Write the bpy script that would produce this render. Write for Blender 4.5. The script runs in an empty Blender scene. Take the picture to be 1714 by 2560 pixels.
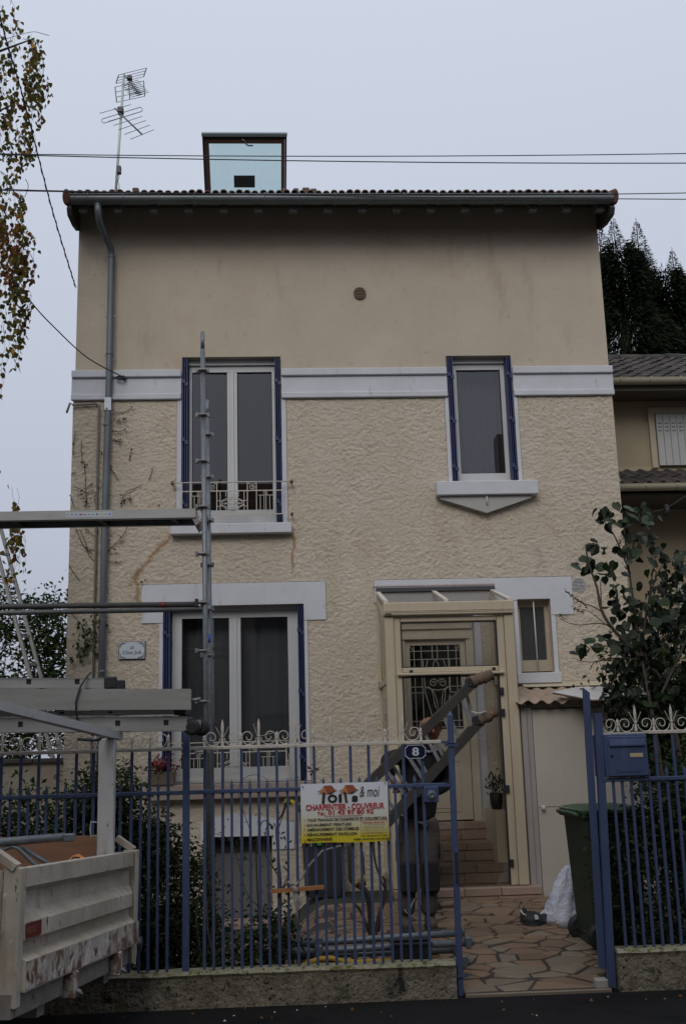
import bpy, bmesh, math, random
from mathutils import Vector, Matrix, noise
R = math.radians
rnd = random.Random(7)
scene = bpy.context.scene
col = scene.collection

# ------------------------------------------------------------------ camera
def setup_camera():
    pitch, roll, yaw = R(12.185), R(-1.591), R(3.1)
    fw = Vector((math.sin(yaw)*math.cos(pitch), math.cos(yaw)*math.cos(pitch), math.sin(pitch)))
    r0 = Vector((math.cos(yaw), -math.sin(yaw), 0)); u0 = r0.cross(fw)
    r = r0*math.cos(roll) + u0*math.sin(roll); u = u0*math.cos(roll) - r0*math.sin(roll)
    cd = bpy.data.cameras.new('camera'); co = bpy.data.objects.new('camera', cd); col.objects.link(co)
    cd.sensor_fit = 'VERTICAL'; cd.sensor_height = 24.0; cd.lens = 2698/2560*24.0
    cd.clip_start = .05; cd.clip_end = 2000
    m = Matrix((r, u, -fw)).transposed().to_4x4(); m.translation = Vector((0, -11.2, 1.62))
    co.matrix_world = m
    scene.camera = co
setup_camera()

# ------------------------------------------------------------------ sky, sun, exposure
def setup_world():
    w = bpy.data.worlds.new('World'); scene.world = w; w.use_nodes = True
    nt = w.node_tree; nt.nodes.clear(); N = nt.nodes.new; L = nt.links.new
    out = N('ShaderNodeOutputWorld'); bg = N('ShaderNodeBackground'); L(bg.outputs[0], out.inputs[0])
    sky = N('ShaderNodeTexSky'); sky.sky_type = 'NISHITA'; sky.sun_disc = False
    sky.sun_elevation = R(36); sky.sun_rotation = R(194); sky.air_density = 1.0; sky.dust_density = 4.0
    tc = N('ShaderNodeTexCoord'); sep = N('ShaderNodeSeparateXYZ'); L(tc.outputs['Generated'], sep.inputs[0])
    ramp = N('ShaderNodeValToRGB'); L(sep.outputs['Z'], ramp.inputs[0])
    cr = ramp.color_ramp                      # even overcast: brighter towards the zenith, no patches
    cr.elements[0].position = 0.0; cr.elements[0].color = (.395, .425, .505, 1)
    cr.elements[1].position = 1.0; cr.elements[1].color = (.80, .86, .97, 1)
    e = cr.elements.new(.19); e.color = (.50, .535, .635, 1)
    e = cr.elements.new(.58); e.color = (.635, .69, .81, 1)
    sc = N('ShaderNodeVectorMath'); sc.operation = 'SCALE'; sc.inputs['Scale'].default_value = .08; L(sky.outputs[0], sc.inputs[0])
    mix = N('ShaderNodeMix'); mix.data_type = 'RGBA'; mix.inputs[0].default_value = .06
    L(ramp.outputs[0], mix.inputs[6]); L(sc.outputs[0], mix.inputs[7]); L(mix.outputs[2], bg.inputs[0])
    bg.inputs[1].default_value = 1.0
    sl = bpy.data.lights.new('sun', 'SUN'); sl.energy = 1.05; sl.angle = R(30); sl.color = (1, .96, .9)
    so = bpy.data.objects.new('sun', sl); col.objects.link(so)
    so.rotation_euler = (R(54), 0, R(-14)); so.location = (0, -6, 30)
    scene.view_settings.view_transform = 'Standard'; scene.view_settings.look = 'None'
    scene.view_settings.exposure = 0.0; scene.view_settings.gamma = 1.0
    scene.view_settings.use_curve_mapping = False
    scene.render.engine = 'CYCLES'
setup_world()

# ------------------------------------------------------------------ materials
MATS = {}
def mat(name, colr, rough=.7, metal=0., col2=None, vscale=6., vamt=1., vdetail=6., stretch=None, bump=0., bscale=60., bdist=.01,
        island=None, objrand=None, spec=.5, trans=0., coat=0., dirt=None, bdetail=4., bstretch=None):
    """colr/col2 mixed by noise; dirt=(colour, scale, threshold, softness, stretch); island/objrand = brightness variation"""
    if name in MATS: return MATS[name]
    m = bpy.data.materials.new(name); m.use_nodes = True; MATS[name] = m
    nt = m.node_tree; N = nt.nodes.new; L = nt.links.new
    b = nt.nodes['Principled BSDF']
    b.inputs['Roughness'].default_value = rough; b.inputs['Metallic'].default_value = metal
    b.inputs['Specular IOR Level'].default_value = spec
    if coat: b.inputs['Coat Weight'].default_value = coat
    tc = N('ShaderNodeTexCoord')
    geo = N('ShaderNodeNewGeometry')
    def pos(st):
        if st is None: return geo.outputs['Position']
        mp = N('ShaderNodeMapping'); mp.inputs['Scale'].default_value = st; L(geo.outputs['Position'], mp.inputs[0]); return mp.outputs[0]
    def noi(sc, det, st=None, rough_=.6):
        n = N('ShaderNodeTexNoise'); n.inputs['Scale'].default_value = sc; n.inputs['Detail'].default_value = det
        n.inputs['Roughness'].default_value = rough_; L(pos(st), n.inputs['Vector']); return n.outputs['Fac']
    def rampf(f, a, b_):
        mr = N('ShaderNodeMapRange'); mr.inputs[1].default_value = a; mr.inputs[2].default_value = b_; L(f, mr.inputs[0]); return mr.outputs[0]
    def mixc(f, A, B):
        x = N('ShaderNodeMix'); x.data_type = 'RGBA'
        if isinstance(f, float): x.inputs[0].default_value = f
        else: L(f, x.inputs[0])
        for i, v in ((6, A), (7, B)):
            if isinstance(v, tuple): x.inputs[i].default_value = (*v, 1)
            else: L(v, x.inputs[i])
        return x.outputs[2]
    c = colr
    if col2 is not None:
        f = rampf(noi(vscale, vdetail, stretch), .5-.28/max(vamt, .01), .5+.28/max(vamt, .01))
        c = mixc(f, colr, col2)
    ds = dirt if isinstance(dirt, list) else ([dirt] if dirt else [])
    for (dc, dsc, th, so, st) in ds:
        f = rampf(noi(dsc, 8., st, .7), th, th+so)
        c = mixc(f, c if not isinstance(c, tuple) else c, dc)
    def bright(src, amt, c):
        mr = N('ShaderNodeMapRange'); mr.inputs[3].default_value = 1-amt; mr.inputs[4].default_value = 1+amt; L(src, mr.inputs[0])
        v = N('ShaderNodeVectorMath'); v.operation = 'SCALE'
        if isinstance(c, tuple): v.inputs[0].default_value = c
        else: L(c, v.inputs[0])
        L(mr.outputs[0], v.inputs['Scale']); return v.outputs[0]
    if island: c = bright(geo.outputs['Random Per Island'], island, c)
    if objrand:
        oi = N('ShaderNodeObjectInfo')
        c = bright(oi.outputs['Random'], objrand, c)
    if isinstance(c, tuple): b.inputs['Base Color'].default_value = (*c, 1)
    else: L(c, b.inputs['Base Color'])
    if bump:
        bn = N('ShaderNodeBump'); bn.inputs['Strength'].default_value = bump; bn.inputs['Distance'].default_value = bdist
        L(noi(bscale, bdetail, bstretch), bn.inputs['Height']); L(bn.outputs[0], b.inputs['Normal'])
    if trans:
        # thin leaf: some light passes through
        tr = N('ShaderNodeBsdfTranslucent'); ms = N('ShaderNodeMixShader'); ms.inputs[0].default_value = trans
        if isinstance(c, tuple): tr.inputs[0].default_value = (*c, 1)
        else: L(c, tr.inputs[0])
        L(b.outputs[0], ms.inputs[1]); L(tr.outputs[0], ms.inputs[2]); L(ms.outputs[0], nt.nodes['Material Output'].inputs[0])
    return m

def glass(name, tint=(.9, .93, .95), f0=.05, rough=.0, refl=(1, 1, 1)):
    if name in MATS: return MATS[name]
    m = bpy.data.materials.new(name); m.use_nodes = True; MATS[name] = m
    nt = m.node_tree; nt.nodes.clear(); N = nt.nodes.new; L = nt.links.new
    out = N('ShaderNodeOutputMaterial'); t = N('ShaderNodeBsdfTransparent'); g = N('ShaderNodeBsdfGlossy'); mx = N('ShaderNodeMixShader')
    t.inputs[0].default_value = (*tint, 1); g.inputs['Roughness'].default_value = rough; g.inputs[0].default_value = (*refl, 1)
    lw = N('ShaderNodeFresnel'); lw.inputs[0].default_value = 1.45
    mr = N('ShaderNodeMapRange'); mr.inputs[1].default_value = 0; mr.inputs[2].default_value = 1; mr.inputs[3].default_value = f0; mr.inputs[4].default_value = 1
    L(lw.outputs[0], mr.inputs[0]); L(mr.outputs[0], mx.inputs[0]); L(t.outputs[0], mx.inputs[1]); L(g.outputs[0], mx.inputs[2]); L(mx.outputs[0], out.inputs[0])
    return m

BLUE = mat('blue_paint', (.052, .077, .165), .5, col2=(.038, .056, .118), vscale=5, bump=.15, bscale=200, bdist=.002, dirt=[((.11, .085, .065), 38, .645, .04, (1, 1, .6)), ((.085, .115, .20), 9, .58, .2, (1, 1, .4))])
SHUT = mat('shutter_blue', (.020, .034, .115), .5, col2=(.014, .022, .075), vscale=6)
WIRON = mat('white_iron', (.54, .50, .43), .6, col2=(.42, .385, .33), vscale=14, dirt=[((.30, .19, .10), 60, .70, .05, None)])
WHITE = mat('white_trim', (.57, .58, .615), .8, col2=(.49, .495, .52), vscale=3, vamt=1.2, bump=.3, bscale=60, bdist=.006, dirt=[((.33, .31, .28), 7, .60, .12, (1, 1, .35)), ((.22, .20, .17), 34, .66, .05, None)])
PVC = mat('white_window_frame', (.53, .535, .545), .4, col2=(.47, .47, .47), vscale=4)
CREAM = mat('cream_frame', (.49, .41, .30), .45, col2=(.42, .35, .25), vscale=4, stretch=(6, 6, .6), dirt=[((.36, .27, .17), 14, .68, .1, (3, 3, .3))])
CREAMD = mat('cream_door', (.62, .54, .42), .45, col2=(.55, .48, .37), vscale=5)
ZINC = mat('zinc', (.11, .125, .135), .5, .45, col2=(.17, .19, .20), vscale=5, stretch=(1, 1, .5), bump=.05, bscale=30)
GALV = mat('galvanised_steel', (.21, .23, .245), .45, .45, col2=(.12, .13, .14), vscale=26, bump=.08, bscale=120, bdist=.003, dirt=[((.16, .15, .14), 18, .62, .08, None)])
ALU = mat('aluminium', (.36, .36, .355), .5, .3, col2=(.26, .26, .25), vscale=7, stretch=(.5, 3, 3), dirt=[((.16, .15, .13), 22, .64, .08, (.4, 1, 1))])
BLACK = mat('black_rubber', (.012, .012, .013), .6)
DARKP = mat('dark_metal', (.03, .03, .033), .5, .3)
def roughcast():
    m = mat('roughcast', (.80, .70, .57), .95, col2=(.71, .61, .475), vscale=2.2, vamt=1.1, bump=1.0, bscale=15, bdist=.022, bdetail=12,
            bstretch=(1, 1, 1.3), spec=.1, dirt=[((.62, .46, .30), 1.3, .56, .18, (1, 1, .55)), ((.53, .46, .37), 3.1, .58, .16, (1, 1, .5)), ((.60, .52, .41), 75, .52, .10, None)])
    # rust-brown streaks that run from the ends of the upper sill, and a darker tone at the old vine corner
    nt = m.node_tree; N = nt.nodes.new; L = nt.links.new
    b = nt.nodes['Principled BSDF']; src = b.inputs['Base Color'].links[0].from_socket
    geo = [n for n in nt.nodes if n.type == 'NEW_GEOMETRY'][0]
    sep = N('ShaderNodeSeparateXYZ'); L(geo.outputs['Position'], sep.inputs[0])
    nz = N('ShaderNodeTexNoise'); nz.inputs['Scale'].default_value = 7; nz.inputs['Detail'].default_value = 6; L(geo.outputs['Position'], nz.inputs['Vector'])
    def mth(op, a, b_):
        n = N('ShaderNodeMath'); n.operation = op
        for i, v in enumerate((a, b_)):
            if isinstance(v, (int, float)): n.inputs[i].default_value = v
            else: L(v, n.inputs[i])
        return n.outputs[0]
    X, Zc = sep.outputs['X'], sep.outputs['Z']
    wob = mth('MULTIPLY', mth('SUBTRACT', nz.outputs['Fac'], .5), .16)
    c = src
    def streak(xc, slope, z0, z1, w, colr, amt):
        nonlocal c
        d = mth('ABSOLUTE', mth('SUBTRACT', mth('ADD', X, wob), mth('ADD', mth('MULTIPLY', Zc, slope), xc)), 0)
        f = N('ShaderNodeMapRange'); f.inputs[1].default_value = w; f.inputs[2].default_value = 0; f.inputs[3].default_value = 0; f.inputs[4].default_value = amt; L(d, f.inputs[0])
        g = N('ShaderNodeMapRange'); g.inputs[1].default_value = z0; g.inputs[2].default_value = z0+.15; L(Zc, g.inputs[0])
        h = N('ShaderNodeMapRange'); h.inputs[1].default_value = z1+.1; h.inputs[2].default_value = z1; L(Zc, h.inputs[0])
        fac = mth('MULTIPLY', mth('MULTIPLY', f.outputs[0], g.outputs[0]), h.outputs[0])
        x = N('ShaderNodeMix'); x.data_type = 'RGBA'; L(fac, x.inputs[0]); L(c, x.inputs[6]); x.inputs[7].default_value = (*colr, 1); c = x.outputs[2]
    streak(.075, 0, 3.33, 3.82, .028, (.40, .20, .06), .85)
    streak(-4.42, .84, 3.40, 3.82, .05, (.40, .20, .06), .8)
    streak(-3.87, .68, 3.25, 3.45, .06, (.34, .19, .09), .7)
    streak(-1.55, 0, 3.0, 3.42, .03, (.34, .18, .07), .7)
    # left corner, darker towards the edge and the bottom
    f = N('ShaderNodeMapRange'); f.inputs[1].default_value = -1.75; f.inputs[2].default_value = -2.3; f.inputs[4].default_value = .55; L(mth('ADD', X, mth('MULTIPLY', wob, 2.2)), f.inputs[0])
    g = N('ShaderNodeMapRange'); g.inputs[1].default_value = 4.6; g.inputs[2].default_value = 2.6; L(Zc, g.inputs[0])
    x = N('ShaderNodeMix'); x.data_type = 'RGBA'; L(mth('MULTIPLY', f.outputs[0], g.outputs[0]), x.inputs[0]); L(c, x.inputs[6]); x.inputs[7].default_value = (.20, .17, .12, 1); c = x.outputs[2]
    L(c, b.inputs['Base Color'])
    for n_ in nt.nodes:
        if n_.type == 'TEX_NOISE' and abs(n_.inputs['Scale'].default_value-15) < .01: n_.inputs['Roughness'].default_value = .82
    # coarse lumps under the fine grain
    bn = [n for n in nt.nodes if n.type == 'BUMP'][0]
    v = N('ShaderNodeTexVoronoi'); v.inputs['Scale'].default_value = 62; v.feature = 'F1'
    mp = N('ShaderNodeMapping'); mp.inputs['Scale'].default_value = (1, 1, 1.7); L(geo.outputs['Position'], mp.inputs[0])
    dn = N('ShaderNodeTexNoise'); dn.inputs['Scale'].default_value = 26; dn.inputs['Detail'].default_value = 5; L(mp.outputs[0], dn.inputs['Vector'])
    vm = N('ShaderNodeVectorMath'); vm.operation = 'MULTIPLY_ADD'; vm.inputs[1].default_value = (.07, .07, .07); L(dn.outputs['Color'], vm.inputs[0]); L(mp.outputs[0], vm.inputs[2])
    L(vm.outputs[0], v.inputs['Vector'])
    old = bn.inputs['Height'].links[0].from_socket
    L(mth('ADD', mth('MULTIPLY', v.outputs['Distance'], -.12), mth('MULTIPLY', old, 2.0)), bn.inputs['Height'])
    return m
ROUGH = roughcast()
RENDER = mat('smooth_render', (.525, .455, .365), .95, col2=(.465, .395, .305), vscale=1.6, vamt=1.3, bump=.5, bscale=85, bdist=.012, spec=.1,
             dirt=[((.43, .32, .215), 1.1, .54, .22, (1, 1, .7)), ((.385, .315, .24), 2.4, .57, .16, (1, 1, .22)), ((.38, .33, .265), 9, .60, .10, None)])
ASPH = mat('asphalt', (.010, .010, .0105), .8, col2=(.017, .0165, .017), vscale=60, spec=.12, bump=.6, bscale=160, bdist=.008, dirt=[((.06, .06, .058), 260, .64, .04, None), ((.005, .005, .0055), 1.6, .5, .2, None)])
def lowwall():
    m = mat('low_wall_concrete', (.235, .205, .155), .95, col2=(.13, .112, .085), vscale=9, vamt=1.6, bump=1.0, bscale=30, bdist=.03, spec=.1,
            dirt=[((.03, .028, .024), 6, .57, .10, (1, 1, .9)), ((.022, .02, .017), 42, .56, .05, None), ((.12, .10, .055), 5, .55, .12, None)])
    return m
LOWW = lowwall()
LOWTOP = mat('low_wall_coping', (.34, .31, .25), .95, col2=(.20, .19, .10), vscale=12, vamt=1.2, bump=.7, bscale=50, bdist=.012, spec=.1, dirt=[((.10, .10, .03), 22, .52, .08, None), ((.04, .04, .032), 9, .56, .08, None)])
CONC = mat('concrete_grey', (.30, .29, .27), .9, col2=(.23, .22, .21), vscale=5, bump=.3, bscale=60)
TERRA = mat('terracotta_tile', (.34, .24, .18), .6, col2=(.27, .19, .14), vscale=8, bump=.15, bscale=50, objrand=.14, dirt=[((.13, .085, .06), 7, .62, .12, None)])
JOINT = mat('tile_joint', (.12, .09, .07), .9)
STONE = mat('paving_stone', (.20, .125, .074), .55, col2=(.135, .09, .06), vscale=6, vamt=1.2, bump=.4, bscale=45, bdist=.008, objrand=.24, dirt=[((.10, .078, .06), 5, .60, .14, None)])
STONE2 = mat('paving_stone_pale', (.215, .17, .122), .5, col2=(.155, .12, .086), vscale=6, vamt=1.2, bump=.4, bscale=45, bdist=.008, objrand=.16)
EARTH = mat('earth_joint', (.030, .024, .019), .95, col2=(.05, .039, .029), vscale=9, bump=.6, bscale=60, bdist=.01)
SOIL = mat('garden_soil', (.045, .036, .026), .95, col2=(.03, .035, .018), vscale=3, bump=.8, bscale=40, bdist=.02)
ROOFT = mat('clay_tile', (.17, .105, .075), .9, col2=(.10, .07, .055), vscale=9, bump=.3, bscale=60, objrand=.3, dirt=[((.13, .125, .08), 14, .60, .1, None)])
ROOFD = mat('dark_roof_tile', (.040, .034, .031), .85, col2=(.058, .048, .042), vscale=8, bump=.2, bscale=60, objrand=.35)
NWALL = mat('neighbour_render', (.36, .30, .205), .95, col2=(.32, .26, .175), vscale=3, bump=.3, bscale=90, bdist=.01)
GUTB = mat('beige_gutter', (.40, .36, .27), .5)
TRUCK = mat('truck_white_paint', (.54, .485, .41), .6, col2=(.34, .295, .235), vscale=3.5, vamt=1.4, bump=.15, bscale=30, bdist=.004,
            dirt=[((.34, .275, .20), 6, .50, .2, (2.2, 2.2, .4)), ((.26, .21, .155), 30, .60, .08, (1.5, 1.5, .25)), ((.11, .06, .036), 10, .63, .04, (1.4, 1.4, .6)), ((.045, .03, .022), 21, .635, .02, (1.3, 1.3, .45)), ((.70, .68, .62), 16, .63, .05, (1.2, 1.2, .8))])
TRUCKL = mat('truck_lip_paint', (.68, .63, .56), .55, col2=(.27, .23, .19), vscale=9, vamt=1.4,
             dirt=[((.17, .10, .065), 6, .52, .06, (1, 1, .8)), ((.12, .06, .035), 15, .565, .04, (1.3, 1.3, .7)), ((.035, .027, .022), 26, .60, .03, (1.2, 1.2, .8))])
RACK = mat('rack_white_paint', (.47, .47, .47), .5, col2=(.40, .39, .38), vscale=5, dirt=[((.10, .07, .05), 30, .63, .03, (1, 1, .5)), ((.32, .28, .24), 8, .55, .12, (2, 2, .4))])
WOODB = mat('brown_plywood', (.23, .115, .062), .65, col2=(.17, .08, .04), vscale=5, stretch=(.6, 1, 6), vamt=1.1, bump=.1, bscale=30, dirt=[((.06, .027, .014), 9, .64, .06, (1, 1, 2))])
WOODO = mat('orange_plank', (.36, .16, .055), .6, col2=(.26, .105, .035), vscale=10, stretch=(.6, 1, 8))
def lineplastic(n, c_, r=.5, **k): return mat(n, c_, r, **k)
BINGREEN = mat('bin_green', (.020, .033, .016), .5, col2=(.016, .026, .013), vscale=4, bump=.08, bscale=90)
BINLID = mat('bin_lid_green', (.04, .085, .043), .5, col2=(.028, .062, .032), vscale=5, dirt=[((.12, .13, .10), 14, .66, .08, None)])
BINGREY = mat('bin_grey', (.03, .031, .033), .5)
# ------------------------------------------------------------------ geometry helpers
SPLIT = {'window_base', 'side_wall', 'inner_floor', 'rack_front', 'hose_length', 'downpipe', 'side_panel', 'transom', 'deck_hook', 'cord_strand', 'lower_frame', 'chassis', 'block', 'wheel_bracket', 'sticker_tick', 'eyes_and_mouth', 'facial_features', 'truck_wheel', 'service_cable', 'fresh_cut', 'coupler'}
class MB:
    """collects shapes in world coordinates, then links them as ONE mesh object"""
    def __init__(s): s.v = []; s.f = []; s.sm = []
    def add(s, vs, fs, smooth=False):
        n = len(s.v); s.v += [tuple(p) for p in vs]; s.f += [tuple(i+n for i in f) for f in fs]; s.sm += [smooth]*len(fs); return s
    def box(s, x0, x1, y0, y1, z0, z1, m=None, smooth=False):
        vs = [Vector((x, y, z)) for z in (z0, z1) for y in (y0, y1) for x in (x0, x1)]
        if m is not None: vs = [m @ p for p in vs]
        return s.add(vs, [(0, 2, 3, 1), (4, 5, 7, 6), (0, 1, 5, 4), (2, 6, 7, 3), (0, 4, 6, 2), (1, 3, 7, 5)], smooth)
    def bbox(s, x0, x1, y0, y1, z0, z1, b=.006, m=None):
        """box with chamfered vertical/front edges"""
        b = min(b, (x1-x0)*.45, (y1-y0)*.45, (z1-z0)*.45)
        bm = bmesh.new(); bmesh.ops.create_cube(bm, size=1)
        for v in bm.verts:
            v.co = Vector((x0+(v.co.x+.5)*(x1-x0), y0+(v.co.y+.5)*(y1-y0), z0+(v.co.z+.5)*(z1-z0)))
        bmesh.ops.bevel(bm, geom=list(bm.edges), offset=b, segments=1, affect='EDGES')
        bm.verts.index_update()
        vs = [(m @ v.co) if m is not None else v.co.copy() for v in bm.verts]; fs = [[v.index for v in f.verts] for f in bm.faces]; bm.free()
        return s.add(vs, fs)
    def bar(s, a, b, w, h=None, up=(0, 0, 1)):
        """square bar from a to b"""
        h = h or w; a = Vector(a); b = Vector(b); d = (b-a).normalized(); u = Vector(up)
        if abs(d.dot(u)) > .98: u = Vector((0, 1, 0))
        sx = d.cross(u).normalized(); sz = sx.cross(d).normalized()
        vs = [p + sx*(w/2*i) + sz*(h/2*j) for p in (a, b) for i, j in ((-1, -1), (1, -1), (1, 1), (-1, 1))]
        return s.add(vs, [(0, 3, 2, 1), (4, 5, 6, 7), (0, 1, 5, 4), (1, 2, 6, 5), (2, 3, 7, 6), (3, 0, 4, 7)])
    def tube(s, pts, r, n=8, cap=True, smooth=True):
        pts = [Vector(p) for p in pts]; rs = r if isinstance(r, (list, tuple)) else [r]*len(pts)
        t0 = (pts[1]-pts[0]).normalized(); ref = Vector((0, 0, 1)) if abs(t0.z) < .9 else Vector((1, 0, 0))
        nx = t0.cross(ref).normalized(); base = len(s.v); vs = []
        for i, p in enumerate(pts):
            t = (pts[min(i+1, len(pts)-1)]-pts[max(i-1, 0)])
            if t.length < 1e-9: t = t0
            t.normalize(); nx = (nx - t*nx.dot(t))
            if nx.length < 1e-6: nx = t.orthogonal()
            nx.normalize(); ny = t.cross(nx)
            for k in range(n):
                a = 2*math.pi*k/n; vs.append(p + (nx*math.cos(a)+ny*math.sin(a))*rs[i])
        fs = []
        for i in range(len(pts)-1):
            for k in range(n):
                k2 = (k+1) % n; fs.append((i*n+k, i*n+k2, (i+1)*n+k2, (i+1)*n+k))
        s.add(vs, fs, smooth)
        if cap: s.add([], []); s.f += [tuple(base+k for k in reversed(range(n))), tuple(base+(len(pts)-1)*n+k for k in range(n))]; s.sm += [False, False]
        return s
    def lathe(s, prof, c=(0, 0, 0), n=20, axis='Z', m=None, smooth=True):
        """prof: list of (radius, height)"""
        vs = []; c = Vector(c)
        for r_, h in prof:
            for k in range(n):
                a = 2*math.pi*k/n; p = (r_*math.cos(a), r_*math.sin(a), h)
                if axis == 'Y': p = (p[0], p[2], p[1])
                if axis == 'X': p = (p[2], p[0], p[1])
                p = Vector(p)+c
                vs.append(m @ p if m is not None else p)
        fs = [(i*n+k, i*n+(k+1) % n, (i+1)*n+(k+1) % n, (i+1)*n+k) for i in range(len(prof)-1) for k in range(n)]
        s.add(vs, fs, smooth)
        b = len(s.v)-len(vs)
        s.f += [tuple(b+k for k in reversed(range(n))), tuple(b+(len(prof)-1)*n+k for k in range(n))]; s.sm += [False, False]
        return s
    def prism(s, poly, d0, d1, axis='Y', m=None):
        """poly in the plane across axis: Y -> (x,z); X -> (y,z); Z -> (x,y)"""
        f3 = {'Y': lambda p, d: (p[0], d, p[1]), 'X': lambda p, d: (d, p[0], p[1]), 'Z': lambda p, d: (p[0], p[1], d)}[axis]
        n = len(poly); vs = [Vector(f3(p, d)) for d in (d0, d1) for p in poly]
        if m is not None: vs = [m @ p for p in vs]
        return s.add(vs, [tuple(range(n)), tuple(range(2*n-1, n-1, -1))] + [(i, i+n, (i+1) % n + n, (i+1) % n) for i in range(n)])
    def mesh(s, name, m):
        me = bpy.data.meshes.new(name); me.from_pydata(s.v, [], s.f); me.materials.append(m)
        me.polygons.foreach_set('use_smooth', s.sm); 
        bm = bmesh.new(); bm.from_mesh(me); bmesh.ops.recalc_face_normals(bm, faces=bm.faces[:]); bm.to_mesh(me); bm.free()
        me.update(); return me
    def build(s, name, m, parent=None):
        if name in SPLIT:                 # loose pieces become objects of their own
            par = list(range(len(s.v)))
            def fd(i):
                while par[i] != i: par[i] = par[par[i]]; i = par[i]
                return i
            for f in s.f:
                for i in f[1:]: par[fd(i)] = fd(f[0])
            comp = {}
            for f, q in zip(s.f, s.sm): comp.setdefault(fd(f[0]), []).append((f, q))
            o = None
            for fl in comp.values():
                mb = MB(); ids = sorted({i for f, _ in fl for i in f}); mp = {i: k for k, i in enumerate(ids)}
                mb.v = [s.v[i] for i in ids]; mb.f = [tuple(mp[i] for i in f) for f, _ in fl]; mb.sm = [q for _, q in fl]
                x = link(name, mb.mesh(name, m), parent); o = o or x
            return o
        return link(name, s.mesh(name, m), parent)

BASE = {}          # root empties: world location of each thing's origin
def link(name, me, parent=None, mw=None):
    o = bpy.data.objects.new(name, me); col.objects.link(o)
    if mw is not None: o.matrix_basis = mw
    if parent is not None:
        o.parent = parent
        if parent.name in BASE: o.matrix_parent_inverse = Matrix.Translation(BASE[parent.name]).inverted()
        elif parent.get('_m') is not None: pass
    return o
def thing(name, label, cat, loc=(0, 0, 0), group=None):
    o = bpy.data.objects.new(name, None); col.objects.link(o); o.location = loc; o.empty_display_size = .1
    BASE[o.name] = Vector(loc); o['label'] = label; o['category'] = cat
    if group: o['group'] = group
    return o
def tag(o, label, cat, group=None):
    o['label'] = label; o['category'] = cat
    if group: o['group'] = group
    return o
def struct(o, label=None):
    o['kind'] = 'structure'
    if label: o['label'] = label
    return o
def stuff(o): o['kind'] = 'stuff'; return o

def wall_holes(x0, x1, z0, z1, holes, y0, y1, sub=None):
    """wall slab between y0 (front) and y1 with rectangular holes, reveals included"""
    xs = sorted({x0, x1, *[h[0] for h in holes], *[h[1] for h in holes]}); zs = sorted({z0, z1, *[h[2] for h in holes], *[h[3] for h in holes]})
    m = MB(); vid = {}
    def V(x, y, z):
        k = (round(x, 4), round(y, 4), round(z, 4))
        if k not in vid: vid[k] = len(m.v); m.v.append((x, y, z))
        return vid[k]
    def solid(i, j):
        if i < 0 or j < 0 or i >= len(xs)-1 or j >= len(zs)-1: return False
        cx, cz = (xs[i]+xs[i+1])/2, (zs[j]+zs[j+1])/2
        return not any(h[0] < cx < h[1] and h[2] < cz < h[3] for h in holes)
    for i in range(len(xs)-1):
        for j in range(len(zs)-1):
            if not solid(i, j): continue
            a, b, c, d = xs[i], xs[i+1], zs[j], zs[j+1]
            m.f.append((V(a, y0, c), V(b, y0, c), V(b, y0, d), V(a, y0, d))); m.f.append((V(b, y1, c), V(a, y1, c), V(a, y1, d), V(b, y1, d)))
            if not solid(i-1, j): m.f.append((V(a, y1, c), V(a, y0, c), V(a, y0, d), V(a, y1, d)))
            if not solid(i+1, j): m.f.append((V(b, y0, c), V(b, y1, c), V(b, y1, d), V(b, y0, d)))
            if not solid(i, j-1): m.f.append((V(a, y1, c), V(b, y1, c), V(b, y0, c), V(a, y0, c)))
            if not solid(i, j+1): m.f.append((V(a, y0, d), V(b, y0, d), V(b, y1, d), V(a, y1, d)))
    m.sm = [False]*len(m.f); return m

def text(body, x0, x1, z0, z1, Y, m, parent, bold=0., shear=0., name='lettering', fit=True, mw=None):
    """flat lettering facing -Y, fitted into the rectangle"""
    cu = bpy.data.curves.new(name, 'FONT'); cu.body = body; cu.size = 1; cu.offset = bold; cu.shear = shear; cu.resolution_u = 3
    o = bpy.data.objects.new(name, cu); me = bpy.data.meshes.new_from_object(o)
    bpy.data.objects.remove(o)
    vs = [v.co.copy() for v in me.vertices]; ax, bx = min(v.x for v in vs), max(v.x for v in vs); az, bz = min(v.y for v in vs), max(v.y for v in vs)
    for v, c_ in zip(me.vertices, vs):
        p = Vector((x0+(c_.x-ax)/(bx-ax)*(x1-x0), Y, z0+(c_.y-az)/(bz-az)*(z1-z0)))
        v.co = mw @ p if mw is not None else p
    me.materials.clear(); me.materials.append(m); me.update()
    return link(name, me, parent)

def skin(name, pts, edges, m, parent, levels=2):
    """pts: list of (x,y,z,r) or (x,y,z,rx,ry) joined by edges -> one smooth continuous surface"""
    me = bpy.data.meshes.new(name); me.from_pydata([p[:3] for p in pts], edges, []); o = bpy.data.objects.new(name, me); col.objects.link(o)
    o.modifiers.new('skin', 'SKIN'); sv = me.skin_vertices[0].data
    for i, p in enumerate(pts): sv[i].radius = (p[3], p[4] if len(p) > 4 else p[3])
    sv[0].use_root = True
    s_ = o.modifiers.new('sub', 'SUBSURF'); s_.levels = levels; s_.render_levels = levels
    dg = bpy.context.evaluated_depsgraph_get(); out = bpy.data.meshes.new_from_object(o.evaluated_get(dg))
    bpy.data.objects.remove(o); out.materials.clear(); out.materials.append(m)
    for p in out.polygons: p.use_smooth = True
    return link(name, out, parent)

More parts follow.
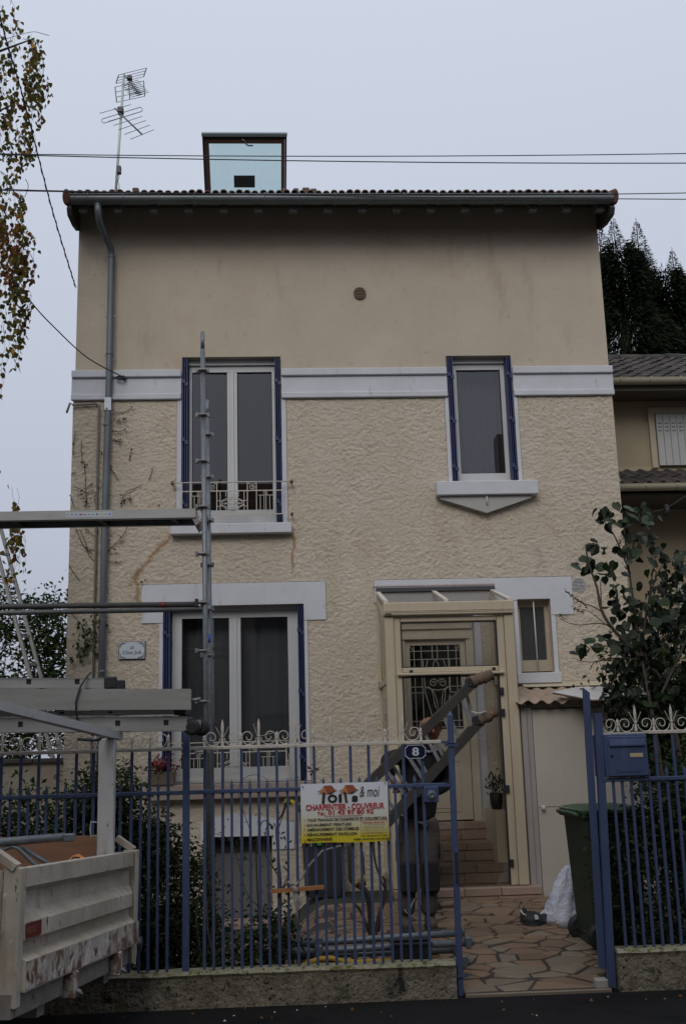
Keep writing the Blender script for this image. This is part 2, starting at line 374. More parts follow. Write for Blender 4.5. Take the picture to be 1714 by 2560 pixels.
# ---- foliage: many small folded leaf faces
def leaf_geo(verts, faces, p, d, up, ln, w, fold=.25, heart=False):
    d = d.normalized(); sx = d.cross(up)
    if sx.length < 1e-4: sx = d.orthogonal()
    sx.normalize(); nz = sx.cross(d)
    b = len(verts)
    if heart:
        P = [p, p-d*ln*.07+sx*w*.24, p+d*ln*.10+sx*w*.45+nz*fold*w*.3, p+d*ln*.32+sx*w*.5+nz*fold*w*.35, p+d*ln*.58+sx*w*.38+nz*fold*w*.25, p+d*ln*.80+sx*w*.17, p+d*ln-nz*fold*w*.4, p+d*ln*.80-sx*w*.17, p+d*ln*.58-sx*w*.38+nz*fold*w*.25, p+d*ln*.32-sx*w*.5+nz*fold*w*.35, p+d*ln*.10-sx*w*.45+nz*fold*w*.3, p-d*ln*.07-sx*w*.24, p+d*ln*.5]
        verts += [tuple(q) for q in P]; c = b+12; faces += [(b, b+1, b+2, c), (c, b+2, b+3), (c, b+3, b+4), (c, b+4, b+5), (c, b+5, b+6), (c, b+6, b+7), (c, b+7, b+8), (c, b+8, b+9), (c, b+9, b+10), (b, c, b+10, b+11)]
    else:
        P = [p, p+d*ln*.42+sx*w*.5+nz*fold*w, p+d*ln, p+d*ln*.42-sx*w*.5+nz*fold*w]
        verts += [tuple(q) for q in P]; faces += [(b, b+1, b+2), (b, b+2, b+3)]
def rvec(r): 
    while True:
        v = Vector((r.uniform(-1, 1), r.uniform(-1, 1), r.uniform(-1, 1)))
        if .05 < v.length < 1: return v.normalized()
def leaf_mesh(name, leaves, m):
    v = []; f = []
    for (p, d, ln, w) in leaves: leaf_geo(v, f, Vector(p), Vector(d), rvec(rnd), ln, w)
    me = bpy.data.meshes.new(name); me.from_pydata(v, [], f); me.materials.append(m); me.update(); return me

# ------------------------------------------------------------------ ground
def sm(a, b, x): t = max(0, min(1, (x-a)/(b-a))); return t*t*(3-2*t)
def gz(x, y):
    """garden level: rises from the street to the entrance steps, stays low before the basement door"""
    k = max(0., min(1., (y+3.7)/2.7)); g = sm(-.12, .30, x)
    return .02*(1-k) + k*(.22*g - .05*(1-g))
def ground():
    m = MB(); m.box(-400, 400, -400, 400, -.5, -.09); o = m.build('ground', mat('far_ground', (.05, .055, .04), .95, col2=(.07, .065, .05), vscale=.3)); struct(o)
    m = MB(); n = 60; x0, x1, y0, y1 = -60, 60, -10.4, -3.66
    m.add([(x0, y0, 0), (x1, y0, 0), (x1, y1, 0), (x0, y1, 0), (x0, y0, -.09), (x1, y0, -.09), (x1, y1, -.09), (x0, y1, -.09)], [(0, 1, 2, 3), (4, 7, 6, 5), (0, 4, 5, 1), (1, 5, 6, 2), (2, 6, 7, 3), (3, 7, 4, 0)]); struct(m.build('road', ASPH))
    m = MB(); m.box(-60, 60, -13.6, -10.4, -.08, .12); p = struct(m.build('pavement', CONC))
    # garden sheet
    m = MB(); xs = [-8+i*.1 for i in range(0, 150)]; ys = [-3.66+j*.12 for j in range(0, 40)]
    for y in ys:
        for x in xs: m.v.append((x, y, gz(x, y)-.012))
    nx = len(xs); m.f = [(j*nx+i, j*nx+i+1, (j+1)*nx+i+1, (j+1)*nx+i) for j in range(len(ys)-1) for i in range(nx-1)]; m.sm = [False]*len(m.f)
    me = bpy.data.meshes.new('garden_ground'); me.from_pydata(m.v, [], m.f); me.materials.append(SOIL); me.update()
    struct(link('garden_ground', me))
ground()

def clip(poly, a, n):
    out = []
    for i in range(len(poly)):
        p, q = poly[i], poly[(i+1) % len(poly)]; dp = (p[0]-a[0])*n[0]+(p[1]-a[1])*n[1]; dq = (q[0]-a[0])*n[0]+(q[1]-a[1])*n[1]
        if dp <= 0: out.append(p)
        if (dp < 0 < dq) or (dq < 0 < dp):
            t = dp/(dp-dq); out.append((p[0]+(q[0]-p[0])*t, p[1]+(q[1]-p[1])*t))
    return out
def paving():
    r = random.Random(21)
    # bed of joint mortar (the path itself), then every stone proud of it
    xs = [-1.4+i*.1 for i in range(39)]; ys = [-3.74+j*.09 for j in range(31)]; m = MB()
    for y in ys:
        for x in xs: m.v.append((x, y, gz(x, y)+.002))
    nx = len(xs); m.f = [(j*nx+i, j*nx+i+1, (j+1)*nx+i+1, (j+1)*nx+i) for j in range(len(ys)-1) for i in range(nx-1)
                         if (ys[j] > -3.42 or 1.05 < xs[i] < 2.08)]; m.sm = [False]*len(m.f)
    me = bpy.data.meshes.new('stone_path'); me.from_pydata(m.v, [], m.f); me.materials.append(EARTH); me.update()
    path = struct(link('stone_path', me))
    pts = []
    tries = 0
    while len(pts) < 250 and tries < 12000:
        tries += 1
        x, y = r.uniform(-.9, 2.35), r.uniform(-3.70, -1.02)
        if y < -3.36 and not (1.12 < x < 2.06): continue
        big = r.uniform(.75, 1.25)
        if all(((x-a)/1.5)**2+(y-b)**2 > (.105*big)**2 for a, b in pts): pts.append((x, y))
    wt = [r.uniform(-1, 1) for _ in pts]
    for i, (x, y) in enumerate(pts):
        lo = (1.10 if y < -3.40 else -1.0, 2.07 if y < -3.40 else 2.40)
        poly = [(max(lo[0], x-.4), -3.72), (min(lo[1], x+.4), -3.72), (min(lo[1], x+.4), -1.0), (max(lo[0], x-.4), -1.0)]
        if y >= -3.40: poly = [(q[0], max(q[1], -3.40 if not 1.15 < x < 2.0 else q[1])) for q in poly]
        for j, (a, b) in enumerate(pts):
            if j == i or abs(a-x) > .7 or abs(b-y) > .7: continue
            mx, my = (x+a)/2, (y+b)/2; dx, dy = (a-x)/2.25, (b-y); l = math.hypot(dx, dy)
            k_ = .14*(wt[i]-wt[j]); mx, my = mx+(a-x)*k_, my+(b-y)*k_
            poly = clip(poly, (mx-dx/l*.010, my-dy/l*.013), (dx/l, dy/l))
            if len(poly) < 3: break
        if len(poly) < 3: continue
        poly = [(px_+r.uniform(-.013, .013), py_+r.uniform(-.010, .010)) for px_, py_ in poly]
        # rounded, slightly inset top
        cx, cy = sum(p[0] for p in poly)/len(poly), sum(p[1] for p in poly)/len(poly); dz = r.uniform(.005, .013)
        n = len(poly); mb = MB()
        for lev, k in ((-.01, 1.0), (dz-.004, .995), (dz, .955)):
            for p in poly:
                X, Y_ = cx+(p[0]-cx)*k, cy+(p[1]-cy)*k; mb.v.append((X, Y_, gz(X, Y_)+lev))
        mb.f = [(a*n+q, a*n+(q+1) % n, (a+1)*n+(q+1) % n, (a+1)*n+q) for a in (0, 1) for q in range(n)] + [tuple(2*n+q for q in range(n))]; mb.sm = [False]*len(mb.f)
        mb.build('paving_stone', STONE if r.random() < (.80 if y > -2.9 else .6) else STONE2, path)
    # threshold strip at the gate
    m = MB(); m.bbox(1.11, 2.07, -3.76, -3.70, -.01, .022, .006); m.build('threshold_stone', STONE2, path)
paving()
# ------------------------------------------------------------------ the house
PANE = glass('window_glass', (.84, .86, .88), .022)
PANEC = glass('porch_glass', (.97, .97, .965), .012)
CURT = mat('dark_net_curtain', (.20, .19, .19), .9, col2=(.15, .145, .15), vscale=2, stretch=(5, 5, .2))
CURTP = mat('mauve_curtain', (.105, .088, .098), .9, col2=(.09, .076, .085), vscale=1.2, stretch=(2, 2, .2))
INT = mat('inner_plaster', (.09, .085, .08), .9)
house = thing('house', 'beige two-storey house with roughcast front, white band and blue shutters', 'house', (.68, 0, 0))

def build_walls():
    UL = (-1.10, -.03, 3.92, 5.80); UR = (1.79, 2.51, 4.33, 5.79); LL = (-1.28, .17, 1.28, 3.07); DO = (1.08, 1.98, .80, 2.95); RW = (2.41, 2.76, 2.30, 3.07); BA = (-.82, -.19, -.10, .765)
    cut = lambda h, a, b: (h[0], h[1], max(h[2], a), min(h[3], b))
    w = wall_holes(-2.255, 3.61, -.3, 5.31, [cut(UL, -.3, 5.31), cut(UR, -.3, 5.31), LL, DO, RW, BA], 0, .30).build('wall', ROUGH, house); w['label'] = 'coarse beige roughcast lower wall'
    w = wall_holes(-2.245, 3.602, 5.312, 7.58, [cut(UL, 5.312, 7), cut(UR, 5.312, 7)], .012, .30).build('wall', RENDER, house); w['label'] = 'smooth beige render below the eaves'
    # the thrown roughcast coat itself: real lumps a few centimetres wide
    skip = [UL, UR, LL, DO, RW, BA, (-1.15, .02, 3.92, 5.31), (1.75, 2.55, 4.33, 5.31), (-1.318, .205, 1.13, 2.9), (2.37, 2.805, 2.19, 2.9), (-1.5, .40, 2.90, 3.30), (.91, 3.0, 3.06, 3.30), (2.76, 3.0, 2.90, 3.1), (-.89, .035, .64, .90)]
    st = .0102; nx = int(5.862/st); nz = int(5.40/st); m = MB(); vid = {}; N3 = noise.noise
    def hgt(x, z):
        u, w = x*.83+z*.56, z*.83-x*.56; q = N3(Vector((x*5, 11, z*5)))*.035; u += q; w -= q
        a = N3(Vector((u*33, w*33, z*14))); b = N3(Vector((w*61+5, u*61, z*30))); d = N3(Vector((u*14, w*14, 4.))); k = .8+.45*N3(Vector((x*1.7, 3, z*1.7)))
        return .0028+.0132*max(0., .42+(a*.62+b*.62+d*.34)*k)
    def vv(i, j):
        if (i, j) not in vid:
            x, z = -2.256+i*st, -.1+j*st
            e = 0 < i < nx
            vid[(i, j)] = len(m.v); m.v.append((x+(N3(Vector((x*30, 9, z*30)))*.004 if e else 0), -hgt(x, z), z+N3(Vector((x*30, 19, z*30)))*.004))
        return vid[(i, j)]
    for i in range(nx):
        for j in range(nz):
            cx, cz = -2.256+(i+.5)*st, -.1+(j+.5)*st
            if any(h[0]-.004 < cx < h[1]+.004 and h[2]-.004 < cz < h[3]+.004 for h in skip): continue
            m.f.append((vv(i, j), vv(i+1, j), vv(i+1, j+1), vv(i, j+1)))
    me = bpy.data.meshes.new('roughcast_coat'); me.from_pydata(m.v, [], m.f); me.materials.append(ROUGH); me.polygons.foreach_set('use_smooth', [True]*len(m.f)); me.update(); link('roughcast_coat', me, house)
    m = MB(); m.box(-2.25, -2.0, .302, 7.2, -.3, 7.52).box(3.35, 3.605, .302, 7.2, -.3, 7.52).box(-1.998, 3.348, 6.9, 7.2, -.3, 7.52)
    m.prism([(.302, 7.522), (.302, 7.68), (3.45, 8.955), (7.2, 7.522)], -2.25, -2.05, 'X').prism([(.302, 7.522), (.302, 7.68), (3.45, 8.955), (7.2, 7.522)], 3.4, 3.605, 'X')
    m.build('side_wall', RENDER, house)
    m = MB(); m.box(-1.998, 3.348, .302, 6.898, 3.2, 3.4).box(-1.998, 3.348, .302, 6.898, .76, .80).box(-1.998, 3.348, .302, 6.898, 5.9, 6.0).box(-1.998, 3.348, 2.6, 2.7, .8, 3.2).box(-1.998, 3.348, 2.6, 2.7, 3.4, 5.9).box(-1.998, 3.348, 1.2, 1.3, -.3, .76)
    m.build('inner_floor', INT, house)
    # white band with two ledges
    for a, b in ((-2.275, -1.105), (-.025, 1.785), (2.515, 3.628)):
        m = MB(); m.box(a, b, -.018, .0, 5.372, 5.558).bbox(a, b, -.048, 0, 5.56, 5.642, .008).bbox(a, b, -.045, 0, 5.305, 5.370, .008); m.build('band_moulding', WHITE, house)
    # lintels and window surrounds
    m = MB(); m.prism([(-1.5, 2.90), (-1.5, 3.30), (.40, 3.30), (.40, 2.90), (.17, 2.90), (.17, 3.07), (-1.28, 3.07), (-1.28, 2.90)], -.022, 0); m.build('lintel', WHITE, house)
    m = MB(); m.prism([(.91, 3.06), (.91, 3.30), (3.0, 3.30), (3.0, 2.90), (2.76, 2.90), (2.76, 3.07), (2.41, 3.07), (2.41, 3.06)], -.022, 0); m.build('lintel', WHITE, house)
    m = MB(); m.prism([(-.89, .70), (-.89, .91), (-.72, .955), (-.55, .985), (.04, .885), (.03, .63), (-.185, .63), (-.185, .76), (-.82, .765), (-.82, .70)], -.024, 0); m.build('lintel', WHITE, house)
    for a, b, z0, z1 in ((-1.15, -1.10, 3.925, 5.303), (-.03, .02, 3.925, 5.303), (1.75, 1.79, 4.335, 5.303), (2.51, 2.55, 4.335, 5.303), (-1.318, -1.28, 1.285, 2.898), (.17, .205, 1.285, 2.898), (2.37, 2.41, 2.30, 3.058), (2.76, 2.805, 2.30, 2.898)):
        m = MB(); m.box(a, b, -.016, .0, z0, z1); m.build('window_surround', WHITE, house)
    # sills
    m = MB(); m.bbox(-1.20, .06, -.11, .12, 3.81, 3.92, .008); m.build('sill', WHITE, house)
    m = MB(); m.bbox(1.60, 2.69, -.13, .12, 4.18, 4.332, .008); s_ = m.build('sill', WHITE, house); s_['label'] = 'sill with a triangular apron below'
    m = MB(); m.prism([(1.64, 4.178), (1.64, 4.15), (2.13, 3.99), (2.62, 4.15), (2.62, 4.178)], -.085, 0); m.build('sill_apron', mat('grey_trim', (.40, .39, .37), .8, col2=(.34, .33, .31), vscale=4), s_)
    m = MB(); m.tube([(2.135, -.10, 4.17), (2.135, -.105, 4.08)], .008, 8); m.build('drain_spout', PVC, s_)
    m = MB(); m.bbox(-1.40, .25, -.12, .10, 1.13, 1.28, .008); m.build('sill', mat('pink_stone_sill', (.33, .27, .225), .9, col2=(.27, .21, .17), vscale=6, bump=.2), house)
    m = MB(); m.bbox(2.355, 2.815, -.075, .10, 2.19, 2.298, .006); m.build('sill', WHITE, house)
build_walls()

def build_roof():
    roof = MB()
    roof.prism([(-.44, 7.405), (3.45, 8.98), (7.5, 7.405), (7.5, 7.45), (3.45, 9.03), (-.44, 7.45)], -2.29, 3.665, 'X'); roof = roof.build('roof', mat('roof_boarding', (.10, .085, .07), .9), house)
    # one clay tile: a barrel 85 mm wide; the eaves row and the rows just behind it
    t = MB(); n = 7
    for i, (y, dz) in enumerate(((0, 0), (.40, .162))):
        for k in range(n):
            a = math.pi*k/(n-1); t.v.append((-.040*math.cos(a), y, dz+.033*math.sin(a)*(1.1-.15*i)))
        for k in range(n):
            a = math.pi*k/(n-1); t.v.append((-.032*math.cos(a), y, dz+.033*math.sin(a)*(1.1-.15*i)-.010))
    for k in range(n-1): t.f += [(k, k+1, 2*n+k+1, 2*n+k), (n+k+1, n+k, 3*n+k, 3*n+k+1), (k+1, k, n+k, n+k+1)]
    t.f += [(0, 2*n, 3*n, n), (n-1, 2*n-1, 4*n-1, 3*n-1)]; t.sm = [True]*(n-1)*0+[False]*len(t.f)
    tm = t.mesh('roof_tile', ROOFT); r = random.Random(3)
    for row in range(2):
        for i in range(69):
            x = -2.235 + i*.0853
            mw = Matrix.Translation((x+r.uniform(-.004, .004), -.475+row*.37+r.uniform(-.012, .012), 7.490+row*.150+r.uniform(0, .007))) @ Matrix.Rotation(r.uniform(-.04, .04), 4, 'Z')
            link('roof_tile', tm, roof, mw)
    # loose tiles and rubble that stick up by the open roof window, a clay verge tile at each end
    for x, w in ((.14, .06), (.24, .08), (.33, .07), (-1.62, .07), (.02, .05)):
        m = MB(); m.bbox(x, x+w, -.3, -.1, 7.55, 7.64+r.uniform(0, .02), .01); m.build('loose_tile', ROOFT, roof)
    for x, s in ((-2.28, -1), (3.655, 1)):
        m = MB(); prof = []
        for k in range(13):
            a = math.pi*k/12 - math.pi/2; prof.append((-.47+0, 7.43))
        pts = [(-.52+.02*math.sin(k), 0) for k in range(2)]
        m.lathe([(.055, -.01), (.088, 0), (.088, .42), (.08, .43)], (0, 0, 0), 16, 'Y', Matrix.Translation((x, -.52, 7.418)) @ Matrix.Rotation(R(22), 4, 'X') @ Matrix.Diagonal((.5, 1, 1, 1)))
        m.build('verge_tile', mat('verge_clay', (.16, .07, .042), .85, col2=(.11, .05, .035), vscale=12, bump=.3), roof)
        m = MB(); m.prism([(-.50, 7.30), (-.46, 7.24), (-.2, 7.25), (.02, 7.30), (.30, 7.50), (.30, 7.70), (-.44, 7.402)], x-.045 if s > 0 else x-.0, x-.0 if s > 0 else x+.045, 'X'); m.build('barge_board', mat('dark_board', (.05, .045, .04), .9), roof)
    # rafter feet under the gutter
    for i in range(16):
        x = -2.12+i*.376
        m = MB(); m.prism([(-.425, 7.30), (-.425, 7.395), (-.31, 7.44), (-.31, 7.33)], x-.045, x+.04, 'X'); m.build('rafter_end', mat('rafter_paint', (.13, .12, .115), .8, col2=(.085, .08, .075), vscale=12), roof)
build_roof()

def build_gutter():
    m = MB(); prof = []
    for k in range(13):
        a = math.pi + math.pi*k/12; prof.append((-.492+.066*math.cos(a), 7.415+.062*math.sin(a)))
    prof = [(-.566, 7.430), (-.558, 7.440), (-.552, 7.428)] + prof[1:]
    inner = [(y+(.004 if y < -.49 else -.004), z+.005) for y, z in reversed(prof)]
    m.prism(prof+inner, -2.235, 3.63, 'X')
    g = m.build('gutter', ZINC, house)
    for p in g.data.polygons: p.use_smooth = False
    for i in range(16):
        x = -2.05+i*.376
        m = MB(); m.tube([(x, -.42, 7.425), (x, -.45, 7.352), (x, -.492, 7.3505), (x, -.545, 7.375), (x, -.562, 7.445), (x, -.55, 7.452)], .006, 6); m.build('gutter_bracket', GALV, g)
    m = MB(); m.tube([(-1.955, -.49, 7.37), (-1.95, -.49, 7.27), (-1.945, -.43, 7.19), (-1.905, -.20, 7.10), (-1.875, -.09, 7.03), (-1.868, -.075, 6.93), (-1.868, -.075, 5.45), (-1.885, -.075, 3.8), (-1.885, -.075, .25)], .036, 14)
    d = m.build('downpipe', ZINC, house)
    for z in (6.93, 5.80, 5.17, 5.0, 3.9, 2.4, 1.2):
        m = MB(); m.lathe([(.0385, 0), (.040, .006), (.040, .022), (.0385, .028)], (-1.868 if z > 5.4 else -1.88, -.075, z), 14); m.build('pipe_joint', ZINC, d)
    m = MB(); m.box(-1.905, -1.835, -.113, -.106, 5.17, 5.31); m.build('pipe_label', mat('pale_label', (.62, .66, .72), .5), d)
    for z in (6.25, 5.80):
        m = MB(); m.bar((-1.92, -.06, z), (-1.82, -.06, z), .02, .02); m.build('pipe_bracket', GALV, d)
    m = MB(); m.tube([(-2.31, -.06, 5.16), (-2.28, -.05, 5.27), (-2.25, -.04, 5.25), (-2.0, -.04, 5.265), (-1.975, -.04, 5.24), (-1.975, -.04, .4)], .0125, 8); m.build('conduit', mat('grey_conduit', (.22, .20, .165), .7, col2=(.15, .14, .12), vscale=12), house)
    m = MB(); m.tube([(-1.71, .0, 5.55), (-1.71, -.07, 5.55)], .02, 8).tube([(-1.75+.045*math.cos(a), -.06, 5.545+.02*math.sin(a)) for a in [k*.55 for k in range(12)]], .008, 6); m.build('cable_anchor', DARKP, house)
build_gutter()

def disc_vent(x, z, r, mring, mface, slats, name):
    m = MB(); m.lathe([(r, -.002), (r*1.02, -.012), (r*.93, -.018), (r*.9, -.008)], (x, 0, z), 24, 'Y'); v = m.build(name, mring, house)
    m = MB(); m.lathe([(r*.89, -.0085), (r*.89, -.0105)], (x, 0, z), 24, 'Y'); m.build('vent_plate', mface, v)
    for i in range(slats):
        zz = z - r*.78 + i*r*1.56/(slats-1); w = math.sqrt(max(.0001, (r*.87)**2-(zz-z)**2))
        m = MB(); m.bar((x-w, -.015, zz), (x+w, -.015, zz), .006, r*.09); m.build('slat', mring, v)
disc_vent(.86, 6.53, .068, mat('old_vent', (.20, .15, .09), .8), mat('old_vent_face', (.11, .085, .05), .8), 7, 'air_vent')
disc_vent(3.08, 3.21, .078, PVC, mat('vent_dark', (.12, .12, .12), .8), 9, 'air_vent')

def window(x0, x1, z0, z1, yf, panes, mull, top, bottom, st=.035, name='window', curtain=None, gm=None, tilt=(0, 0)):
    """panes: list of (xa, xb); frame around them; glass set back; returns the window part"""
    m = MB(); m.box(x0, panes[0][0]-.0, yf, yf+.06, z0, z1).box(panes[-1][1], x1, yf, yf+.06, z0, z1).box(panes[0][0], panes[-1][1], yf, yf+.06, top, z1).box(panes[0][0], panes[-1][1], yf, yf+.06, z0, bottom)
    wn = m.build(name, PVC, house)
    if mull:
        for a, b, d in mull:
            m = MB(); m.bbox(a, b, yf-d, yf+.058, bottom+.002, top-.002, .004); m.build('mullion', PVC, wn)
    for a, b in panes:
        m = MB(); m.box(a, b, yf+.029, yf+.033, bottom, top)
        if a == panes[0][0]: m.v = [(x, y+tilt[0]*(x-(a+b)/2)+tilt[1]*(z-(top+bottom)/2), z) for x, y, z in m.v]     # pane tilted to shift the mirror image of the scaffold poles
        m.build('pane', gm or PANE, wn)
        m = MB(); g = .008
        m.box(a, a+g, yf+.018, yf+.027, bottom, top).box(b-g, b, yf+.018, yf+.027, bottom, top).box(a+g, b-g, yf+.018, yf+.027, top-g, top).box(a+g, b-g, yf+.018, yf+.027, bottom, bottom+g); m.build('seal', BLACK, wn)
    if curtain:
        m = MB(); a, b = panes[0][0]-.05, panes[-1][1]+.05; n = 70
        for i in range(n+1):
            x = a+(b-a)*i/n; y = yf+.22+.010*math.sin(i*.41)+.006*math.sin(i*.9)
            m.v += [(x, y, z0), (x, y, z1)]
        m.f = [(2*i, 2*i+2, 2*i+3, 2*i+1) for i in range(n)]; m.sm = [True]*n
        m.build('curtain', curtain, wn)
    return wn
def shutters(xa, xb, z0, z1, n=3):
    """a stack of folded shutter leaves standing edge-on in the reveal"""
    s_ = MB(); w = (xb-xa)/n
    root = None
    for i in range(n):
        x = xa+i*w
        m = MB(); m.bbox(x+.003, x+w-.006, -.012+.01*(i % 2), .125, z0+.012, z1-.012, .003)
        if root is None: root = m.build('shutter', SHUT, house)
        else: m.build('shutter_leaf', SHUT, root)
    h = z1-z0
    for q in (.13, .5, .85):
        m = MB(); m.box(xa-.004, xa+(xb-xa)*.55, -.022, -.010, z0+h*q-.02, z0+h*q+.02).box(xa+(xb-xa)*.5, xb+.002, -.022, -.010, z0+h*q-.05, z0+h*q-.01); m.build('hinge', SHUT, root)
window(-1.03, -.10, 3.975, 5.735, .13, [(-1.0, -.62), (-.51, -.13)], [(-.62, -.51, .0), (-.585, -.545, .012)], 5.665, 4.11, tilt=(.034, 0.0))
m = MB(); m.box(-1.03, -.10, .10, .19, 3.921, 3.973).box(-1.10, -.03, .10, .2, 5.737, 5.80); m.build('window_base', PVC, house)
shutters(-1.097, -1.032, 3.925, 5.795); shutters(-.098, -.033, 3.925, 5.795)
window(1.865, 2.47, 4.40, 5.73, .13, [(1.915, 2.405)], None, 5.665, 4.475, curtain=CURTP)
m = MB(); m.box(1.865, 2.47, .10, .19, 4.334, 4.398).box(1.79, 2.51, .10, .2, 5.732, 5.79); m.build('window_base', PVC, house)
shutters(1.793, 1.863, 4.335, 5.785); shutters(2.445, 2.508, 4.335, 5.785)
window(-1.20, .11, 1.32, 3.02, .12, [(-1.10, -.61), (-.49, 0.0)], [(-.61, -.49, .0), (-.57, -.53, .012)], 2.955, 1.43, curtain=CURT)
m = MB(); m.box(-1.20, .11, .09, .18, 1.282, 1.318).box(-1.28, .17, .10, .2, 3.022, 3.07); m.build('window_base', PVC, house)
shutters(-1.277, -1.205, 1.285, 3.065); shutters(.102, .167, 1.285, 3.065)
# small barred window beside the porch
OLDF = mat('old_cream_wood', (.42, .36, .27), .7, col2=(.34, .29, .21), vscale=7, dirt=[((.14, .12, .09), 15, .64, .1, (2, 2, .4))])
m = MB(); m.box(2.41, 2.455, .10, .16, 2.32, 3.07).box(2.715, 2.76, .10, .16, 2.32, 3.07).box(2.455, 2.715, .10, .16, 3.0, 3.07).box(2.455, 2.715, .10, .16, 2.32, 2.44); w = m.build('window', OLDF, house)
m = MB(); m.box(2.455, 2.715, .125, .13, 2.44, 3.0); m.build('pane', PANE, w)
m = MB(); m.box(2.44, 2.73, .25, .26, 2.42, 3.02); m.build('curtain', mat('violet_curtain', (.09, .08, .10), .9), w)
m = MB()
for i in range(30):
    a = i*.0225
    for sgn in (1, -1):
        P = []
        for t in (0, 1):
            z = 2.44 + .56*t; x = 2.455 + (a-.3 + .56*t*.55 if sgn > 0 else .56-a-.56*t*.55)
            P.append((x, z))
        (xa, za), (xb, zb) = P
        # clip to the opening
        def clipx(xa, za, xb, zb, lim, lo):
            if (xa < lim) == lo and (xb < lim) == lo: return None
            if (xa < lim) == lo: t = (lim-xa)/(xb-xa); xa, za = lim, za+(zb-za)*t
            elif (xb < lim) == lo: t = (lim-xa)/(xb-xa); xb, zb = lim, za+(zb-za)*t
            return xa, za, xb, zb
        q = clipx(xa, za, xb, zb, 2.455, True)
        if q: q = clipx(*q, 2.715, False)
        if q and math.hypot(q[0]-q[2], q[1]-q[3]) > .02: m.bar((q[0], .092, q[1]), (q[2], .092, q[3]), .0026, .0026)
m.build('mesh_grille', mat('grey_mesh', (.17, .165, .16), .7), w)
m = MB(); m.tube([(2.592, .02, 2.30), (2.588, .02, 3.07)], .008, 8); m.build('window_bar', WIRON, w)

# ---- wrought-iron window railings
def spiral(m, cx, y, cz, r, turns=1.4, start=0., sgn=1, rad=.0035, n=18):
    m.tube([(cx+sgn*r*(1-.75*i/n)*math.cos(start+turns*2*math.pi*i/n), y, cz+r*(1-.75*i/n)*math.sin(start+turns*2*math.pi*i/n)) for i in range(n+1)], rad, 5)
def railing(cx, zt, z2, zb, y, label, tight=False):
    rl = MB(); rl.tube([(cx-.63, y, zt), (cx+.64, y, zt)], .0065, 6); root = rl.build('window_railing', WIRON, house); root['label'] = label
    for z in (z2, zb):
        m = MB(); m.bar((cx-.525, y, z), (cx+.525, y, z), .008, .010); m.build('rail', WIRON, root)
    m = MB(); m.bar((cx+.525, y, zb), (cx+.64, y, zb), .006, .006).bar((cx-.64, y, zb), (cx-.525, y, zb), .006, .006); m.build('rail', WIRON, root)
    zr = zb+.8*(z2-zb)
    for s in (-1, 1):
        for dx, a, b, w in ((.525, zb, zt, .010), (.435, zb, zt, .009), (.255, zb, zt, .009), (.160, zb, zt, .009), (.125, zb, z2, .007), (.065, zb+.62*(z2-zb)+.035, z2, .007), (.065, zb, zb+.32*(z2-zb), .007),
                            (.395, zb, zr, .006), (.355, zb, zr, .006), (.335, zb, zr, .006), (.295, zb, zr, .006)):
            m = MB(); m.bar((cx+s*dx, y, a), (cx+s*dx, y, b), w); m.build('bar', WIRON, root)
        m = MB(); m.bar((cx+s*.275, y, zr), (cx+s*.43, y, zr), .006); m.build('rail', WIRON, root)
        m = MB(); spiral(m, cx+s*.345, y, zr+.026, .024, 1.5, -math.pi/2, s); m.build('scroll', WIRON, root)
        m = MB(); spiral(m, cx+s*.207, y, z2+.036, .034, 1.6, -math.pi/2, s, .0045); spiral(m, cx+s*.182, y, zt-.018, .014, 1., 0, s); spiral(m, cx+s*.232, y, zt-.018, .014, 1., 0, -s); m.build('scroll', WIRON, root)
        # medallion half: two bowed bars and small scrolls
        zc = zb+.47*(z2-zb)
        m = MB()
        for h in (.066, .045, -.045, -.066):
            m.tube([(cx+s*.125*t/8*1.02, y, zc+h*math.cos(math.pi/2*t/8*.86)) for t in range(9)], .0042, 5)
        for k in range(4): spiral(m, cx+s*(.022+.026*k), y, zc, .018-.003*k, 1.3, k*1.2, s, .0038, 10)
        m.bar((cx+s*.125, y, zc+.03), (cx+s*.16, y, zc+.03), .006).bar((cx+s*.125, y, zc-.03), (cx+s*.16, y, zc-.03), .006)
        m.build('medallion', WIRON, root)
        if tight:
            for dx in (.53, .60):
                m = MB(); m.bar((cx+s*dx, y, zb), (cx+s*dx, y, z2), .007); m.build('bar', WIRON, root)
            for k in range(5):
                m = MB(); spiral(m, cx+s*.565, y, zb+.03+k*(z2-zb-.03)/5, .027, 1.4, k, s, .0045, 14); m.build('scroll', WIRON, root)
        m = MB(); m.lathe([(.004, -.10), (.022, -.09), (.022, -.075), (.008, -.07), (.008, 0)], (cx+s*.625, 0, zt), 8, 'Y').lathe([(.004, -.10), (.018, -.09), (.018, -.075), (.008, -.07), (.008, 0)], (cx+s*.625, 0, zb), 8, 'Y'); m.build('fixing', mat('rusty_iron', (.16, .09, .055), .8), root)
    return root
railing(-.56, 4.365, 4.27, 4.015, -.09, 'white iron railing of the upper window')
railing(-.56, 1.68, 1.58, 1.32, -.09, 'white iron railing of the lower window', True)

# ---- basement opening, grey door, step
m = MB(); m.box(-.82, -.19, .17, .22, .60, .765); m.build('basement_beam', mat('brown_beam', (.06, .05, .04), .9), house)
m = MB(); m.box(-.82, -.19, .185, .215, -.09, .598); d = m.build('basement_door', mat('grey_door_paint', (.145, .14, .13), .7, col2=(.12, .115, .105), vscale=3), house)
m = MB(); m.bbox(-.80, -.765, .165, .183, .22, .255, .004); m.build('door_lock', mat('lock_dark', (.07, .07, .07), .6), d)
m = MB(); m.bbox(-.84, -.05, -.30, .05, -.07, -.015, .008); m.build('basement_step', TERRA, house)

